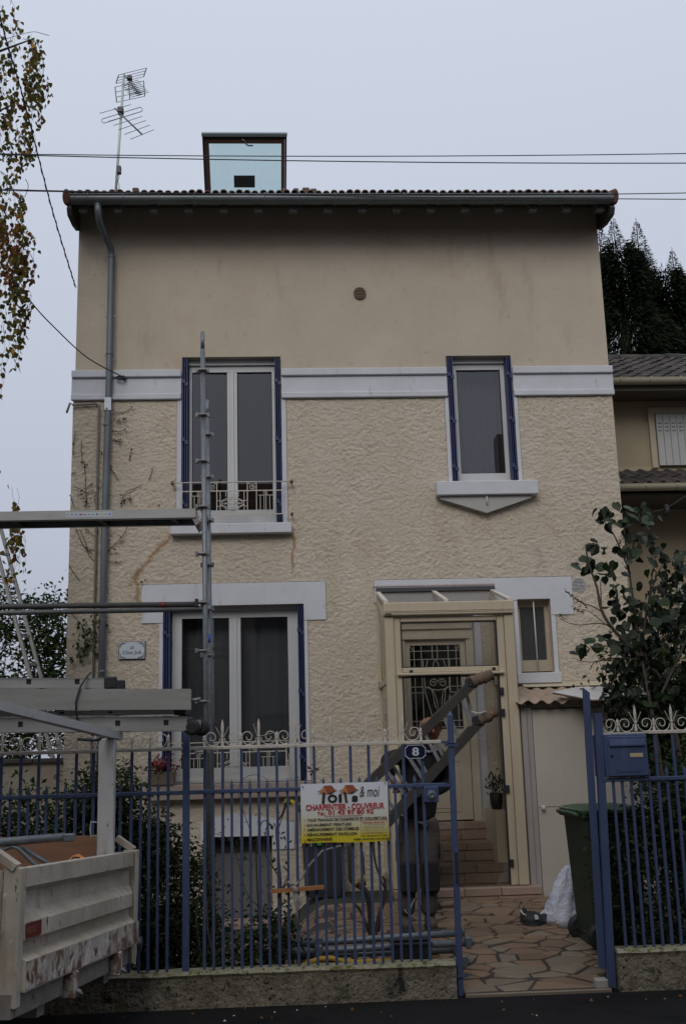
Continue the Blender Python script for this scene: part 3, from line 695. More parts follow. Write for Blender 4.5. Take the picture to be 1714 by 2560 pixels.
# ---- entrance door behind the porch
def entrance_door():
    m = MB(); m.box(1.08, 1.225, .12, .22, .832, 2.95).box(1.865, 1.945, .12, .22, .832, 2.95).box(1.225, 1.865, .12, .22, 2.70, 2.95).box(1.20, 1.90, .10, .12, 2.685, 2.715).box(1.15, 1.93, .095, .12, 2.79, 2.83); d = m.build('entrance_door', CREAMD, house)
    m = MB(); m.box(1.94, 2.005, -.018, .20, .832, 2.95); m.build('door_jamb', WHITE, d)
    m = MB(); m.box(1.23, 1.275, .15, .20, .845, 2.69).box(1.805, 1.86, .15, .20, .845, 2.69).box(1.275, 1.805, .15, .20, 2.625, 2.69).box(1.275, 1.805, .15, .20, .845, 1.755); m.build('leaf', CREAMD, d)
    for z0, z1 in ((.92, 1.35), (1.42, 1.68)):
        m = MB(); m.bbox(1.34, 1.745, .138, .15, z0, z1, .01).bbox(1.38, 1.705, .128, .139, z0+.04, z1-.04, .008); m.build('panel', CREAMD, d)
    m = MB(); m.box(1.275, 1.805, .178, .182, 1.755, 2.625); m.build('pane', glass('door_glass', (.6, .6, .6), .03), d)
    k = .00108; X = lambda u: 1.277+(u-360)*k; Zf = lambda v: 2.62-(v-718)*k; y = .158
    m = MB(); w = .007
    def ln(a, b, ww=w): m.bar((X(a[0]), y, Zf(a[1])), (X(b[0]), y, Zf(b[1])), ww, ww)
    for u in (400, 470, 578, 627, 733, 810):
        if u in (578, 627): ln((u, 720), (u, 850))
        else: ln((u, 720), (u, 1500))
    for v in (770, 850): ln((362, v), (845, v))
    for v in (1115, 1170, 1440):
        ln((362, v), (482, v)); ln((735, v), (845, v))
    ln((365, 722), (400, 770)); ln((840, 722), (808, 770)); ln((482, 850), (495, 1130)); ln((745, 850), (738, 1130)); ln((485, 1130), (560, 1430)); ln((742, 1130), (690, 1430))
    ln((530, 850), (512, 935)); ln((682, 850), (705, 930)); ln((482, 1440), (740, 1440)); ln((362, 1500), (845, 1500))
    for pts in ([(605, 850), (585, 890), (580, 935), (590, 960)], [(605, 850), (630, 890), (640, 935), (630, 960)],
                [(510, 1140), (505, 1120), (530, 1115), (560, 1150), (570, 1200), (585, 1300), (612, 1350)], [(735, 1138), (738, 1118), (712, 1113), (690, 1150), (685, 1200), (672, 1300), (650, 1350)],
                [(505, 1118), (560, 1140), (620, 1150), (690, 1138), (738, 1115)], [(530, 1115), (580, 1165), (600, 1230), (615, 1345)], [(712, 1113), (665, 1165), (655, 1230), (645, 1345)], [(612, 1350), (612, 1390), (580, 1420)], [(650, 1350), (650, 1390), (680, 1420)], [(575, 1420), (630, 1405), (690, 1420)]):
        m.tube([(X(a), y, Zf(b)) for a, b in pts], .0042, 5)
    for c_, sg in ((578, 1), (664, -1)): spiral(m, X(c_), y, Zf(1080), .047, 1.5, 0, sg, .0045)
    m.build('iron_grille', mat('cream_iron', (.50, .45, .36), .6), d)
    m = MB(); m.lathe([(.005, 0), (.022, .012), (.022, .03), (.01, .045)], (1.30, .145, 1.72), 10, 'Y', Matrix.Identity(4)); m.build('door_knob', GALV, d)
entrance_door()

# ---- entrance steps, tiled
def steps():
    t = thing('entrance_steps', 'terracotta tiled steps leading up to the entrance door', 'steps', (1.55, -.6, .22))
    m = MB(); m.box(.93, 2.255, -.985, -.70, .10, .305).box(1.02, 2.02, -.68, -.37, .10, .475).box(1.02, 2.02, -.34, -.03, .10, .645).box(1.02, 2.0, -.01, .118, .3, .815); m.build('core', JOINT, t)
    for (x0, x1, yf, yb, zt, zb) in ((.92, 2.265, -1.0, -.70, .32, .215), (1.02, 2.03, -.70, -.36, .49, .325), (1.02, 2.03, -.36, -.02, .66, .495), (1.02, 2.03, -.02, .117, .832, .665)):
        st = None; n = 4 if x1-x0 > 1.2 else 3; off = rnd.uniform(-.1, .1)
        edges = sorted({x0, x1, *[x0+off+(x1-x0)*i/n for i in range(1, n)]})
        for a, b in zip(edges[:-1], edges[1:]):
            m = MB(); m.bbox(a+.003, b-.003, yf-.012, yb+.01, zt-.068, zt, .004); m.build('tread_tile', TERRA, t)
        off2 = rnd.uniform(-.1, .12); edges = sorted({x0, x1, *[x0+off2+(x1-x0)*i/n for i in range(1, n)]})
        for a, b in zip(edges[:-1], edges[1:]):
            m = MB(); m.bbox(a+.003, b-.003, yf, yf+.012, zb, zt-.072, .003); m.build('riser_tile', TERRA, t)
    m = MB(); m.prism([(-.86, .325), (-.86, .97), (-.02, .97), (-.02, .325)], 2.035, 2.075, 'X').box(1.95, 2.034, -.36, -.02, .662, .969).box(1.95, 2.034, -.60, -.361, .492, .9695); m.build('side_wall', CREAMD, t)
steps()

# ---- glazed porch
def dusty_glass():
    g = mat('dusty_roof_glass', (.26, .225, .18), .6, col2=(.19, .165, .13), vscale=5); nt = g.node_tree; o = nt.nodes['Material Output']; s = o.inputs[0].links[0].from_socket
    if nt.nodes.get('Transparent BSDF') is None:
        t = nt.nodes.new('ShaderNodeBsdfTransparent'); mx = nt.nodes.new('ShaderNodeMixShader'); mx.inputs[0].default_value = .75; nt.links.new(s, mx.inputs[1]); nt.links.new(t.outputs[0], mx.inputs[2]); nt.links.new(mx.outputs[0], o.inputs[0])
    return g
def porch():
    t = thing('glass_porch', 'cream aluminium glazed porch with sloping glass roof over the entrance steps', 'porch', (1.55, -.9, .3))
    P = lambda n, *b, mt=CREAM, bev=.006: [MB().bbox(*q, bev).build(n, mt, t) for q in b]
    P('post', (.925, 1.012, -.93, -.85, .325, 2.812), (2.075, 2.168, -.93, -.85, .325, 2.812))
    P('door_frame', (1.014, 1.075, -.915, -.865, .325, 2.80), (2.005, 2.073, -.915, -.865, .325, 2.80), (1.077, 2.003, -.915, -.865, 2.755, 2.80))
    m = MB(); m.bbox(.912, 2.172, -.965, -.84, 2.815, 2.94, .008).box(.911, 2.173, -.970, -.96, 2.855, 2.862).box(.911, 2.173, -.970, -.96, 2.842, 2.846); m.build('front_beam', CREAM, t)
    P('transom', (1.03, 2.045, -.955, -.90, 2.245, 2.27), (1.077, 2.003, -.905, -.87, 2.272, 2.32))
    m = MB(); m.box(1.09, 1.99, -.892, -.888, 2.322, 2.752); m.build('pane', PANEC, t)
    m = MB(); g = .008; m.box(1.078, 1.09, -.90, -.88, 2.322, 2.752).box(1.99, 2.002, -.90, -.88, 2.322, 2.752).box(1.09, 1.99, -.90, -.88, 2.742, 2.752).box(1.09, 1.99, -.90, -.88, 2.322, 2.328); m.build('seal', BLACK, t)
    m = MB(); m.box(1.085, 1.995, -.892, -.888, .335, 2.22); m.build('door_pane', glass('door_pane_glass', (.97, .97, .96), .012), t)
    m = MB(); m.box(1.077, 1.089, -.90, -.88, .33, 2.24).box(1.991, 2.003, -.90, -.88, .33, 2.24).box(1.089, 1.991, -.90, -.88, 2.225, 2.243); m.build('seal', BLACK, t)
    for x, z in ((1.145, 2.285), (1.935, 2.293)): P('stay', (x, x+.035, -.925, -.906, z-.012, z+.014), mt=BLACK)
    for z in (2.08, 1.88, 1.18, .52): P('hinge', (1.995, 2.032, -.945, -.916, z-.035, z+.035), mt=BLACK)
    # glass roof: three rafters, two panes, dark flashing on the wall
    for x in (.925, 1.51, 2.125):
        m = MB(); m.bar((x+.02, -.03, 3.165), (x+.02, -.90, 2.955), .042, .028); m.build('rafter', mat('pale_rafter', (.62, .58, .50), .45), t)
    for a, b in ((.968, 1.508), (1.553, 2.123)):
        m = MB(); m.prism([(-.03, 3.158), (-.90, 2.948), (-.90, 2.954), (-.03, 3.164)], a, b, 'X'); m.build('roof_pane', dusty_glass(), t)
    m = MB(); m.prism([(-.003, 3.225), (-.05, 3.205), (-.055, 3.17), (-.003, 3.165)], .925, 2.175, 'X'); m.build('flashing', mat('bitumen_flashing', (.035, .035, .04), .7), t)
    m = MB(); m.prism([(-.002, 3.262), (-.024, 3.24), (-.03, 3.227), (-.002, 3.227)], .90, 2.18, 'X'); m.build('mortar_fillet', mat('pinkish_mortar', (.36, .29, .27), .95, col2=(.25, .21, .2), vscale=20, bump=.5), t)
    # sides: glass in cream frames
    for x in (.945, 2.13):
        m = MB(); m.prism([(-.845, 2.80), (-.002, 3.13), (-.002, 3.07), (-.845, 2.74)], x-.02, x+.025, 'X').box(x-.02, x+.025, -.845, -.002, 2.18, 2.24).box(x-.02, x+.025, -.845, -.002, .33, .40).box(x-.02, x+.025, -.05, -.002, .40, 3.06); m.build('side_frame', CREAM, t)
        m = MB(); m.box(x, x+.004, -.845, -.05, .40, 2.18); m.build('side_pane', PANEC, t)
        m = MB(); m.prism([(-.845, 2.24), (-.05, 2.24), (-.05, 3.04), (-.845, 2.735)], x, x+.004, 'X'); m.build('side_pane', PANEC, t)
    m = MB(); m.box(.918, .926, -.60, -.45, 2.24, 2.36); m.build('air_grille', mat('ochre_grille', (.36, .27, .12), .6), t)
    m = MB(); m.box(.93, .99, -.969, -.966, 2.826, 2.834); m.build('maker_label', DARKP, t)
porch()
# ------------------------------------------------------------------ low street walls
def low_wall(x0, x1, label, zt=.215, nm='low_wall'):
    t = thing(nm, label, 'wall', ((x0+x1)/2, -3.68, 0), 'low roadside walls')
    n = int((x1-x0)/.06)
    def sheet(prof, name, m, amp):
        mb = MB(); k = len(prof)
        for i in range(n+1):
            x = x0+(x1-x0)*i/n
            for (y, z) in prof:
                d = noise.noise(Vector((x*3.1, y*9, z*9)))*amp; e = noise.noise(Vector((x*9.7, y*5+3, z*7)))*amp*.7
                mb.v.append((x+(0 if i in (0, n) else e*.5), y-d*.7-e*.3, z+(d+e)*.7 if z > .02 else z))
        mb.f = [(i*k+j, (i+1)*k+j, (i+1)*k+j+1, i*k+j+1) for i in range(n) for j in range(k-1)] + [tuple(range(k)), tuple(n*k+j for j in reversed(range(k)))]
        mb.sm = [False]*len(mb.f); return mb.build(name, m, t)
    sheet([(-3.775, -.05), (-3.765, .0), (-3.76, .06), (-3.757, .12), (-3.755, zt-.02), (-3.60, zt-.02), (-3.60, -.05)], 'wall_body', LOWW, .012)
    sheet([(-3.757, zt-.028), (-3.768, zt-.012), (-3.750, zt+.006), (-3.70, zt+.008), (-3.62, zt+.004), (-3.595, zt-.028)], 'coping', LOWTOP, .010)
    return t
low_wall(-8, 1.055, 'stained low concrete wall under the blue fence, left of the gate opening')
low_wall(2.125, 8, 'stained low concrete wall below the letterbox, right of the gate opening', .25)

# ------------------------------------------------------------------ blue iron fence with white crest
F = -3.70
def tall_picket(z0=.20):
    m = MB(); m.box(-.0095, .0095, -.009, .009, z0, 1.612); return m.mesh('picket', BLUE)
def short_picket(z0=.20):
    m = MB(); m.box(-.0085, .0085, -.0085, .0085, z0, 1.372)
    m.add([(-.013, -.006, 1.372), (.013, -.006, 1.372), (.013, .006, 1.372), (-.013, .006, 1.372), (0, 0, 1.415)], [(0, 1, 4), (1, 2, 4), (2, 3, 4), (3, 0, 4), (3, 2, 1, 0)]); return m.mesh('picket', BLUE)
def spear(h, collar, w):
    m = MB()
    prof = [(.009, 0), (.011, .004), (.0075, collar-.012), (.0075, collar-.004), (.0125, collar-.003), (.0125, collar+.003), (.007, collar+.005), (w, collar+(h-collar)*.45), (w*.85, collar+(h-collar)*.7), (.0008, h)]
    m.lathe(prof, (0, 0, 1.637), 8, smooth=False); return m.mesh('spear_point', WIRON)
SC = [(.015, .048), (.0215, .024), (.043, .005), (.070, .0), (.094, .008), (.1085, .03), (.113, .051), (.105, .075), (.0805, .086), (.056, .078), (.046, .056), (.0537, .035), (.0725, .032), (.083, .043), (.082, .054)]
def crom(pts, k=3):
    out = []
    for i in range(len(pts)-1):
        p0, p1, p2, p3 = pts[max(i-1, 0)], pts[i], pts[i+1], pts[min(i+2, len(pts)-1)]
        for j in range(k):
            t = j/k; out.append(tuple(.5*((2*b)+(-a+c)*t+(2*a-5*b+4*c-d)*t*t+(-a+3*b-3*c+d)*t**3) for a, b, c, d in zip(p0, p1, p2, p3)))
    return out+[pts[-1]]
def scroll_mesh(s):
    m = MB(); m.tube([(s*x, 0, 1.640+z) for x, z in crom(SC)], .0036, 6); return m.mesh('scroll', WIRON)
PT, PS, SPT, SPS, SCR, SCL = tall_picket(), short_picket(), spear(.178, .062, .0105), spear(.088, .045, .010), scroll_mesh(1), scroll_mesh(-1)
def fence(name, label, xa, xb, tall, phase, x_rail, skip_top=None, z0=None, group='blue iron fence panels'):
    """tall: x of tall pickets; phase: parity of the ones with the high spear"""
    t = thing(name, label, 'fence', ((xa+xb)/2, F, .2), group)
    m = MB(); m.bbox(xa, xb, F-.018, F+.018, 1.613, 1.637, .003)
    for x in tall: m.lathe([(.006, -.0185), (.004, -.023)], (x, F, 1.625), 6, 'Y')
    m.build('top_rail', WIRON, t)
    m = MB(); m.bbox(x_rail[0], x_rail[1], F-.020, F+.016, 1.325, 1.352, .003)
    xs = sorted(tall+[(a+b)/2 for a, b in zip(tall[:-1], tall[1:])])
    for x in xs: m.lathe([(.006, -.0205), (.004, -.025)], (x, F, 1.338), 6, 'Y')
    m.build('middle_rail', BLUE, t)
    r = random.Random(name+label)
    for i, x in enumerate(tall):
        o = link('picket', PT, t, Matrix.Translation((x, F, 0)) @ Matrix.Rotation(r.uniform(-.004, .004), 4, 'Y'))
        high = (i+phase) % 2 == 0
        link('spear_point', SPT if high else SPS, t, Matrix.Translation((x, F, 0)))
        if high:
            for s in (-1, 1):
                a = r.uniform(.85, 1.1) if r.random() > .12 else 2.4
                m = MB(); z = 1.637+.058; m.bar((x+s*.008, F, z), (x+s*(.006+.036*a), F-.004, z+.075*(2-a if a < 1.5 else .25)), .0075, .003); m.build('blade', WIRON, t)
            if i+1 < len(tall): link('scroll', SCR, t, Matrix.Translation((x, F, 0)))
            if i > 0: link('scroll', SCL, t, Matrix.Translation((x, F, 0)))
    for a, b in zip(tall[:-1], tall[1:]):
        link('picket', PS, t, Matrix.Translation(((a+b)/2+r.uniform(-.003, .003), F, 0)) @ Matrix.Rotation(r.uniform(-.006, .006), 4, 'Y'))
    return t
A = fence('iron_fence', 'blue picket fence with white scroll crest behind the truck bed', -3.65, -.715, [-.815-.1225*i for i in range(23)][::-1], 1, (-3.65, -.715))
B = fence('iron_fence', 'blue picket fence with white scroll crest that carries the advertising sign', -.675, 1.03, [-.575+.1225*i for i in range(13)], 1, (-.675, 1.05))
C_ = thing('iron_fence', 'blue picket fence with white scroll crest beside the letterbox', 'fence', (2.9, F, .2), 'blue iron fence panels')
def posts():
    m = MB(); m.bbox(-.7175, -.6725, F-.022, F+.022, .20, 1.86, .004); p = m.build('post', BLUE, B)
    m = MB(); m.bbox(1.066, 1.104, F-.02, F+.02, .0, 1.80, .004, Matrix.Translation((1.085, F, 0)) @ Matrix.Rotation(R(.55), 4, 'Y') @ Matrix.Translation((-1.085, -F, 0)))
    m.add([(1.083, F-.02, 1.80), (1.121, F-.02, 1.80), (1.121, F+.02, 1.80), (1.083, F+.02, 1.80), (1.102, F, 1.83)], [(0, 1, 4), (1, 2, 4), (2, 3, 4), (3, 0, 4)]); p = m.build('post', BLUE, B)
    m = MB(); m.box(1.055, 1.145, F-.03, F-.021, 1.592, 1.612).box(1.055, 1.125, F-.03, F+.03, 1.606, 1.613); m.build('latch_plate', BLUE, p)
    m = MB(); m.box(1.05, 1.135, F-.03, F-.02, .118, .135); m.build('latch_plate', BLUE, p)
    m = MB(); m.bar((1.03, F, 1.338), (1.075, F, 1.336), .02, .02).bar((1.02, F, 1.622), (1.08, F, 1.622), .02, .016); m.build('rail_stub', BLUE, B)
    m = MB(); m.box(1.085, 1.105, F-.026, F-.018, .70, .90); m.build('strike_plate', DARKP, p)
    # lock case with round chrome cylinder
    m = MB(); m.bbox(.895, .995, F-.035, F+.02, 1.228, 1.333, .004); lk = m.build('lock_case', BLUE, B)
    m = MB(); m.lathe([(.030, -.002), (.030, -.012), (.026, -.014), (.020, -.008), (.020, -.016), (.012, -.018), (.010, -.01), (.004, -.012)], (.947, F-.035, 1.277), 20, 'Y'); m.build('lock_cylinder', GALV, lk)
    for x, z in ((.915, 1.315), (.975, 1.315)):
        m = MB(); m.lathe([(.005, -.001), (.003, -.004)], (x, F-.035, z), 8, 'Y'); m.build('rivet', BLUE, lk)
posts()
def right_fence():
    t = C_; xs = [2.20+.0625*i for i in range(20)]
    m = MB(); m.bbox(2.47, 3.45, F-.018, F+.018, 1.638, 1.662, .003).box(2.15, 2.469, F-.012, F+.012, 1.645, 1.655); m.build('top_rail', WIRON, t)
    m = MB(); m.bbox(2.13, 3.45, F-.02, F+.016, 1.325, 1.352, .003)
    for x in xs: m.lathe([(.006, -.0205), (.004, -.025)], (x, F, 1.338), 6, 'Y')
    m.build('middle_rail', BLUE, t)
    low = MB(); low.box(-.0085, .0085, -.0085, .0085, .24, 1.326); low = low.mesh('picket', BLUE)
    for i, x in enumerate(xs):
        if x < 2.45: link('picket', low, t, Matrix.Translation((x, F, 0)))
        elif i % 2 == 1: link('picket', PT, t, Matrix.Translation((x, F, .026)))
        else: link('picket', PS, t, Matrix.Translation((x, F, .01)))
    for i, x in enumerate([2.262+.1265*k for k in range(9)]):
        high = i % 2 == 1
        link('spear_point', SPT if high else SPS, t, Matrix.Translation((x, F, .022)))
        if high:
            for s in (-1, 1):
                m = MB(); z = 1.718; m.bar((x+s*.008, F, z), (x+s*.042, F-.004, z+.073), .0075, .003); m.build('blade', WIRON, t)
            link('scroll', SCR, t, Matrix.Translation((x, F, .018))); link('scroll', SCL, t, Matrix.Translation((x, F, .018)))
    m = MB(); m.tube([(2.175, F, 1.655), (2.152, F, 1.69), (2.150, F, 1.74), (2.156, F, 1.785)], .0036, 6); m.build('scroll', WIRON, t)
    link('scroll', SCR, t, Matrix.Translation((2.262-.1265, F, .018)))
    m = MB(); a, b = Vector((2.085, F+.01, 0)), Vector((2.132, F+.01, 1.79)); m.bar(a, b, .05, .044, (0, 1, 0)); m.build('post', BLUE, t)
right_fence()
def gate():
    t = thing('garden_gate', 'blue gate leaf swung open inwards, seen edge-on beside the letterbox', 'gate', (2.045, -3.64, .1))
    d = Vector((.262, .965, 0)); o = Vector((2.038, -3.66, 0)); lean = Vector((.012, 0, 0))
    def bar(n, a, b, w, h=None, m_=BLUE): m = MB(); m.bar(a, b, w, h, (0, 1, 0)); return m.build(n, m_, t)
    m = MB(); m.bar(o+Vector((.002, 0, .13)), o+lean*2.6+Vector((0, 0, 1.93)), .042, .036, (0, 1, 0)); m.add([o+lean*2.6+Vector(q) for q in ((-.021, -.018, 1.93), (.021, -.018, 1.93), (.021, .018, 1.93), (-.021, .018, 1.93), (-.021, -.018, 1.965), (-.021, .018, 1.965))], [(0, 1, 4), (1, 2, 5, 4), (2, 3, 5), (3, 0, 4, 5)]); m.build('stile', BLUE, t)
    bar('stile', o+d*.93+Vector((0, 0, .15)), o+d*.93+Vector((.02, 0, 1.66)), .035)
    for z in (1.62, 1.34, .17): bar('rail', o+d*.02+Vector((.012*z, 0, z)), o+d*.93+Vector((.012*z, 0, z)), .024)
    for k in range(1, 13):
        q = o+d*(.93*k/13); bar('picket', q+Vector((0, 0, .16)), q+Vector((.018, 0, 1.62 if k % 2 else 1.40)), .018)
    m = MB(); m.bbox(1.975, 2.06, -3.73, -3.65, .0, .075, .01); m.build('stop_block', CONC, t)
gate()

def letterbox():
    t = thing('letterbox', 'blue metal letterbox with slot flap and name label', 'letterbox', (2.295, -3.6, 1.36))
    m = MB(); m.bbox(2.15, 2.445, -3.74, -3.44, 1.355, 1.643, .006); m.build('body', BLUE, t)
    m = MB(); m.bbox(2.165, 2.437, -3.750, -3.7405, 1.362, 1.628, .004); d = m.build('door', BLUE, t)
    m = MB(); m.prism([(-3.7505, 1.61), (-3.757, 1.607), (-3.764, 1.572), (-3.764, 1.562), (-3.7505, 1.560)], 2.178, 2.424, 'X'); m.build('slot_flap', BLUE, d)
    m = MB(); m.box(2.315, 2.405, -3.7535, -3.7505, 1.487, 1.513); m.build('name_label', mat('yellowed_label', (.36, .31, .13), .6, col2=(.48, .44, .30), vscale=40), d)
    m = MB(); m.lathe([(.010, -.0005), (.010, -.005), (.006, -.006)], (2.19, -3.7505, 1.50), 12, 'Y'); m.build('lock', DARKP, d)
    m = MB(); pts = []
    for k in range(24):
        a = 2*math.pi*k/24; ca, sa = math.cos(a), math.sin(a); pts.append((2.302+(.062 if ca > 0 else -.062)+.024*ca, 1.412+.022*sa))
    m.prism(pts, -3.754, -3.7505); m.build('embossed_panel', BLUE, d)
letterbox()

# ------------------------------------------------------------------ sign, number plate, name plaque
INKB = mat('black_print', (.012, .011, .012), .6); INKR = mat('red_print', (.40, .018, .016), .6); INKG = mat('grey_print', (.16, .155, .14), .6)
def sign():
    t = thing('company_sign', "roofer's advertising board with orange roof logo tied to the blue fence", 'sign', (.36, F-.04, 1.0))
    Yb = F-.042
    pm = bpy.data.materials.new('sign_print'); pm.use_nodes = True; nt = pm.node_tree; b = nt.nodes['Principled BSDF']; b.inputs['Roughness'].default_value = .45
    geo = nt.nodes.new('ShaderNodeNewGeometry'); sp = nt.nodes.new('ShaderNodeSeparateXYZ'); mr = nt.nodes.new('ShaderNodeMapRange'); cr = nt.nodes.new('ShaderNodeValToRGB')
    nt.links.new(geo.outputs['Position'], sp.inputs[0]); nt.links.new(sp.outputs['Z'], mr.inputs[0]); mr.inputs[1].default_value = .99; mr.inputs[2].default_value = 1.37; nt.links.new(mr.outputs[0], cr.inputs[0]); nt.links.new(cr.outputs[0], b.inputs['Base Color'])
    e = cr.color_ramp.elements; e[0].position = 0; e[0].color = (.60, .47, .012, 1); e[1].position = 1; e[1].color = (.66, .68, .74, 1)
    for p, c_ in ((.10, (.60, .49, .03, 1)), (.22, (.58, .52, .25, 1)), (.42, (.60, .58, .47, 1)), (.62, (.64, .65, .66, 1))): x = e.new(p); x.color = c_
    m = MB(); n = 16
    for i in range(n+1):          # slightly warped sheet
        u = i/n; x = .068+.584*u; yy = Yb-.004*math.sin(u*3.1)-.002*math.sin(u*9)
        for q, z in ((0, .990+.003*math.sin(u*7)), (0, 1.372)): m.v += [(x, yy, z), (x, yy+.004, z)]
    for i in range(n):
        a, c_ = i*4, i*4+4; m.f += [(a, c_, c_+2, a+2), (a+1, a+3, c_+3, c_+1), (a, a+1, c_+1, c_), (a+2, c_+2, c_+3, a+3)]
    m.f += [(0, 2, 3, 1), (n*4, n*4+1, n*4+3, n*4+2)]; m.sm = [False]*len(m.f); m.build('board', pm, t)
    SX = lambda u: .070+(u-118)*.000453; SZ = lambda v: 1.370-(v-158)*.000443; Y = Yb-.0085
    def tx(s, u0, u1, v0, v1, m_, bold=.012, shear=0): return text(s, SX(u0), SX(u1), SZ(v1), SZ(v0), Y, m_, t, bold, shear)
    def poly(pts, m_, n='logo_shape', dy=0): m = MB(); m.prism([(SX(u), SZ(v)) for u, v in pts], Y-.0006-dy, Y-dy); return m.build(n, m_, t)
    tx('CHARPENTIER - COUVREUR', 185, 1345, 455, 542, INKR, .03); tx('Tél.:', 350, 480, 566, 616, INKR, .03); tx('01 43 97 80 92', 512, 1182, 545, 612, INKR, .03)
    for s, u1, v0, v1 in (('TOUS TRAVAUX DE CHARPENTE ET COUVERTURE', 1375, 660, 702), ('RAVALEMENT PEINTURE', 850, 733, 773), ('AMÉNAGEMENT DES CÔMBLES', 960, 788, 840), ('RÉHAUSSEMENT PAVILLON', 928, 860, 912), ('MAÇONNERIE', 563, 940, 992)):
        tx(s, 200, u1, v0, v1, INKB, .028)
        m = MB(); m.lathe([(.0042, 0), (.0042, -.0008)], (SX(165), Y, SZ((v0+v1)/2)), 10, 'Y'); m.build('bullet', INKR, t)
    for a in range(462, 1010, 22): poly([(a, 624), (a+15, 624), (a+15, 638), (a, 638)], mat('faint_red_print', (.42, .16, .13), .6), 'fine_print')
    for q in ([(990, 706), (1380, 706), (1380, 710), (990, 710)], [(990, 892), (1380, 892), (1380, 896), (990, 896)], [(990, 710), (994, 710), (994, 892), (990, 892)], [(1376, 710), (1380, 710), (1380, 892), (1376, 892)]): poly(q, INKR, 'frame_line')
    tx('Garantie décennale', 1020, 1342, 726, 752, INKR, .02); tx('et responsabilité civile', 1036, 1342, 764, 790, INKG, .0); tx('MAAF ASSURANCES', 1038, 1336, 800, 822, INKG, .0); tx('2, Boulevard Jean Moulin', 1015, 1355, 836, 862, INKG, .0); tx('93190 LIVRY GARGAN', 1030, 1345, 872, 890, INKG, .0)
    tx('1bis, Boulevard Cotte,', 990, 1392, 914, 948, INKB, .012); tx('95880 ENGHIEN-LES-BAINS', 880, 1402, 964, 992, INKB, .018)
    tx('O', 508, 652, 316, 440, INKB, .055); tx('I', 672, 718, 316, 438, INKB, .06); tx('s', 866, 957, 342, 434, INKB, .055); tx('& moi', 985, 1282, 212, 366, INKB, .0, .25)
    OR1 = mat('print_roof_red', (.27, .075, .028), .6); OR2 = mat('print_roof_orange', (.50, .19, .075), .6); BRN = mat('print_brown', (.055, .02, .018), .6); SMK = mat('print_sketch', (.30, .28, .27), .6)
    for d in (0, 315):
        poly([(360+d, 268), (440+d, 232), (455+d, 250), (395+d, 275)], SMK); poly([(590+d, 232), (662+d, 258), (610+d, 272)], SMK); poly([(365+d, 292), (400+d, 296), (400+d, 303), (370+d, 300)], SMK)
        poly([(392+d, 298), (455+d, 186), (505+d, 306)], OR2, dy=.0008); poly([(455+d, 186), (572+d, 184), (632+d, 262), (508+d, 306)], OR1, dy=.0008); poly([(500+d, 304), (625+d, 266), (560+d, 312)], BRN, dy=.001)
    poly([(440, 270), (478, 296), (462, 450), (420, 450)], BRN, dy=.0016); poly([(742, 270), (786, 296), (805, 442), (770, 442)], BRN, dy=.0016)
    for u, v in ((140, 188), (1360, 168), (1370, 985), (160, 1000)):
        m = MB(); m.tube([(SX(u)-.006, Y-.004, SZ(v)+.004), (SX(u)+.006, Y-.008, SZ(v)-.002), (SX(u)+.004, F-.004, SZ(v)-.008)], .0022, 5); m.build('wire_tie', DARKP, t)
sign()
def number_plate():
    t = thing('house_number_plate', 'dark blue enamel plate with a white 8 on the fence', 'plate', (.85, F-.03, 1.52))
    c = (.850, 1.563); a, b, k = .071, .046, .016
    def oct_(g): 
        A_, B_ = a-g, b-g; P = []
        for sx, sz in ((1, 1), (-1, 1), (-1, -1), (1, -1)):
            arc = [(sx*(A_-k*math.cos(q)), sz*(B_-k*math.sin(q))) for q in (0, .52, 1.05, 1.57)]     # notched corners curve inwards
            P += arc if sx*sz < 0 else arc[::-1]
        P = [(sx_, sz_) for sx_, sz_ in P]; return [(c[0]+x, c[1]+z) for x, z in sorted(P, key=lambda p: math.atan2(p[1]/B_, p[0]/A_))]
    NAVY = mat('navy_enamel', (.006, .009, .028), .3); WH = mat('enamel_white', (.50, .54, .64), .35)
    m = MB(); m.bbox(c[0]-a-.003, c[0]+a+.003, F-.030, F-.026, c[1]-b-.003, c[1]+b+.003, .002); m.build('plate', NAVY, t)
    m = MB(); P, Q = oct_(.001), oct_(.0045); n = len(P)
    m.v = [(x, F-.0308, z) for x, z in P]+[(x, F-.0308, z) for x, z in Q]; m.f = [(i, (i+1) % n, (i+1) % n+n, i+n) for i in range(n)]; m.sm = [False]*n; m.build('border', WH, t)
    text('8', .828, .875, 1.536, 1.592, F-.0312, WH, t, .025, 0, 'numeral')
number_plate()
def plaque():
    t = thing('name_plaque', 'small white enamel name plaque with blue letters beside the lower window', 'plaque', (-1.59, -.02, 2.54))
    WH = mat('plaque_white', (.50, .54, .58), .3); BL = mat('plaque_blue', (.03, .035, .085), .4)
    m = MB(); m.bbox(-1.725, -1.455, -.032, -.0, 2.535, 2.715, .004); m.build('plate', BL, t)
    m = MB(); m.box(-1.718, -1.462, -.034, -.032, 2.541, 2.709); m.build('face', WH, t)
    text('LE', -1.610, -1.570, 2.638, 2.668, -.0348, BL, t, .02); text('Clos Joli', -1.685, -1.495, 2.575, 2.622, -.0348, BL, t, .015)
    for sx in (-1, 1):
        for sz in (-1, 1):
            cx, cz = -1.59+sx*.122, 2.625+sz*.078
            m = MB(); m.tube([(cx-sx*.062, -.0348, cz), (cx-sx*.03, -.0348, cz-sz*.006), (cx-sx*.012, -.0348, cz-sz*.02), (cx, -.0348, cz-sz*.05)], .003, 5); m.tube([(cx-sx*.045, -.0348, cz-sz*.012), (cx-sx*.02, -.0348, cz-sz*.002), (cx, -.0348, cz-sz*.02)], .003, 5); m.build('corner_ornament', BL, t)
plaque()
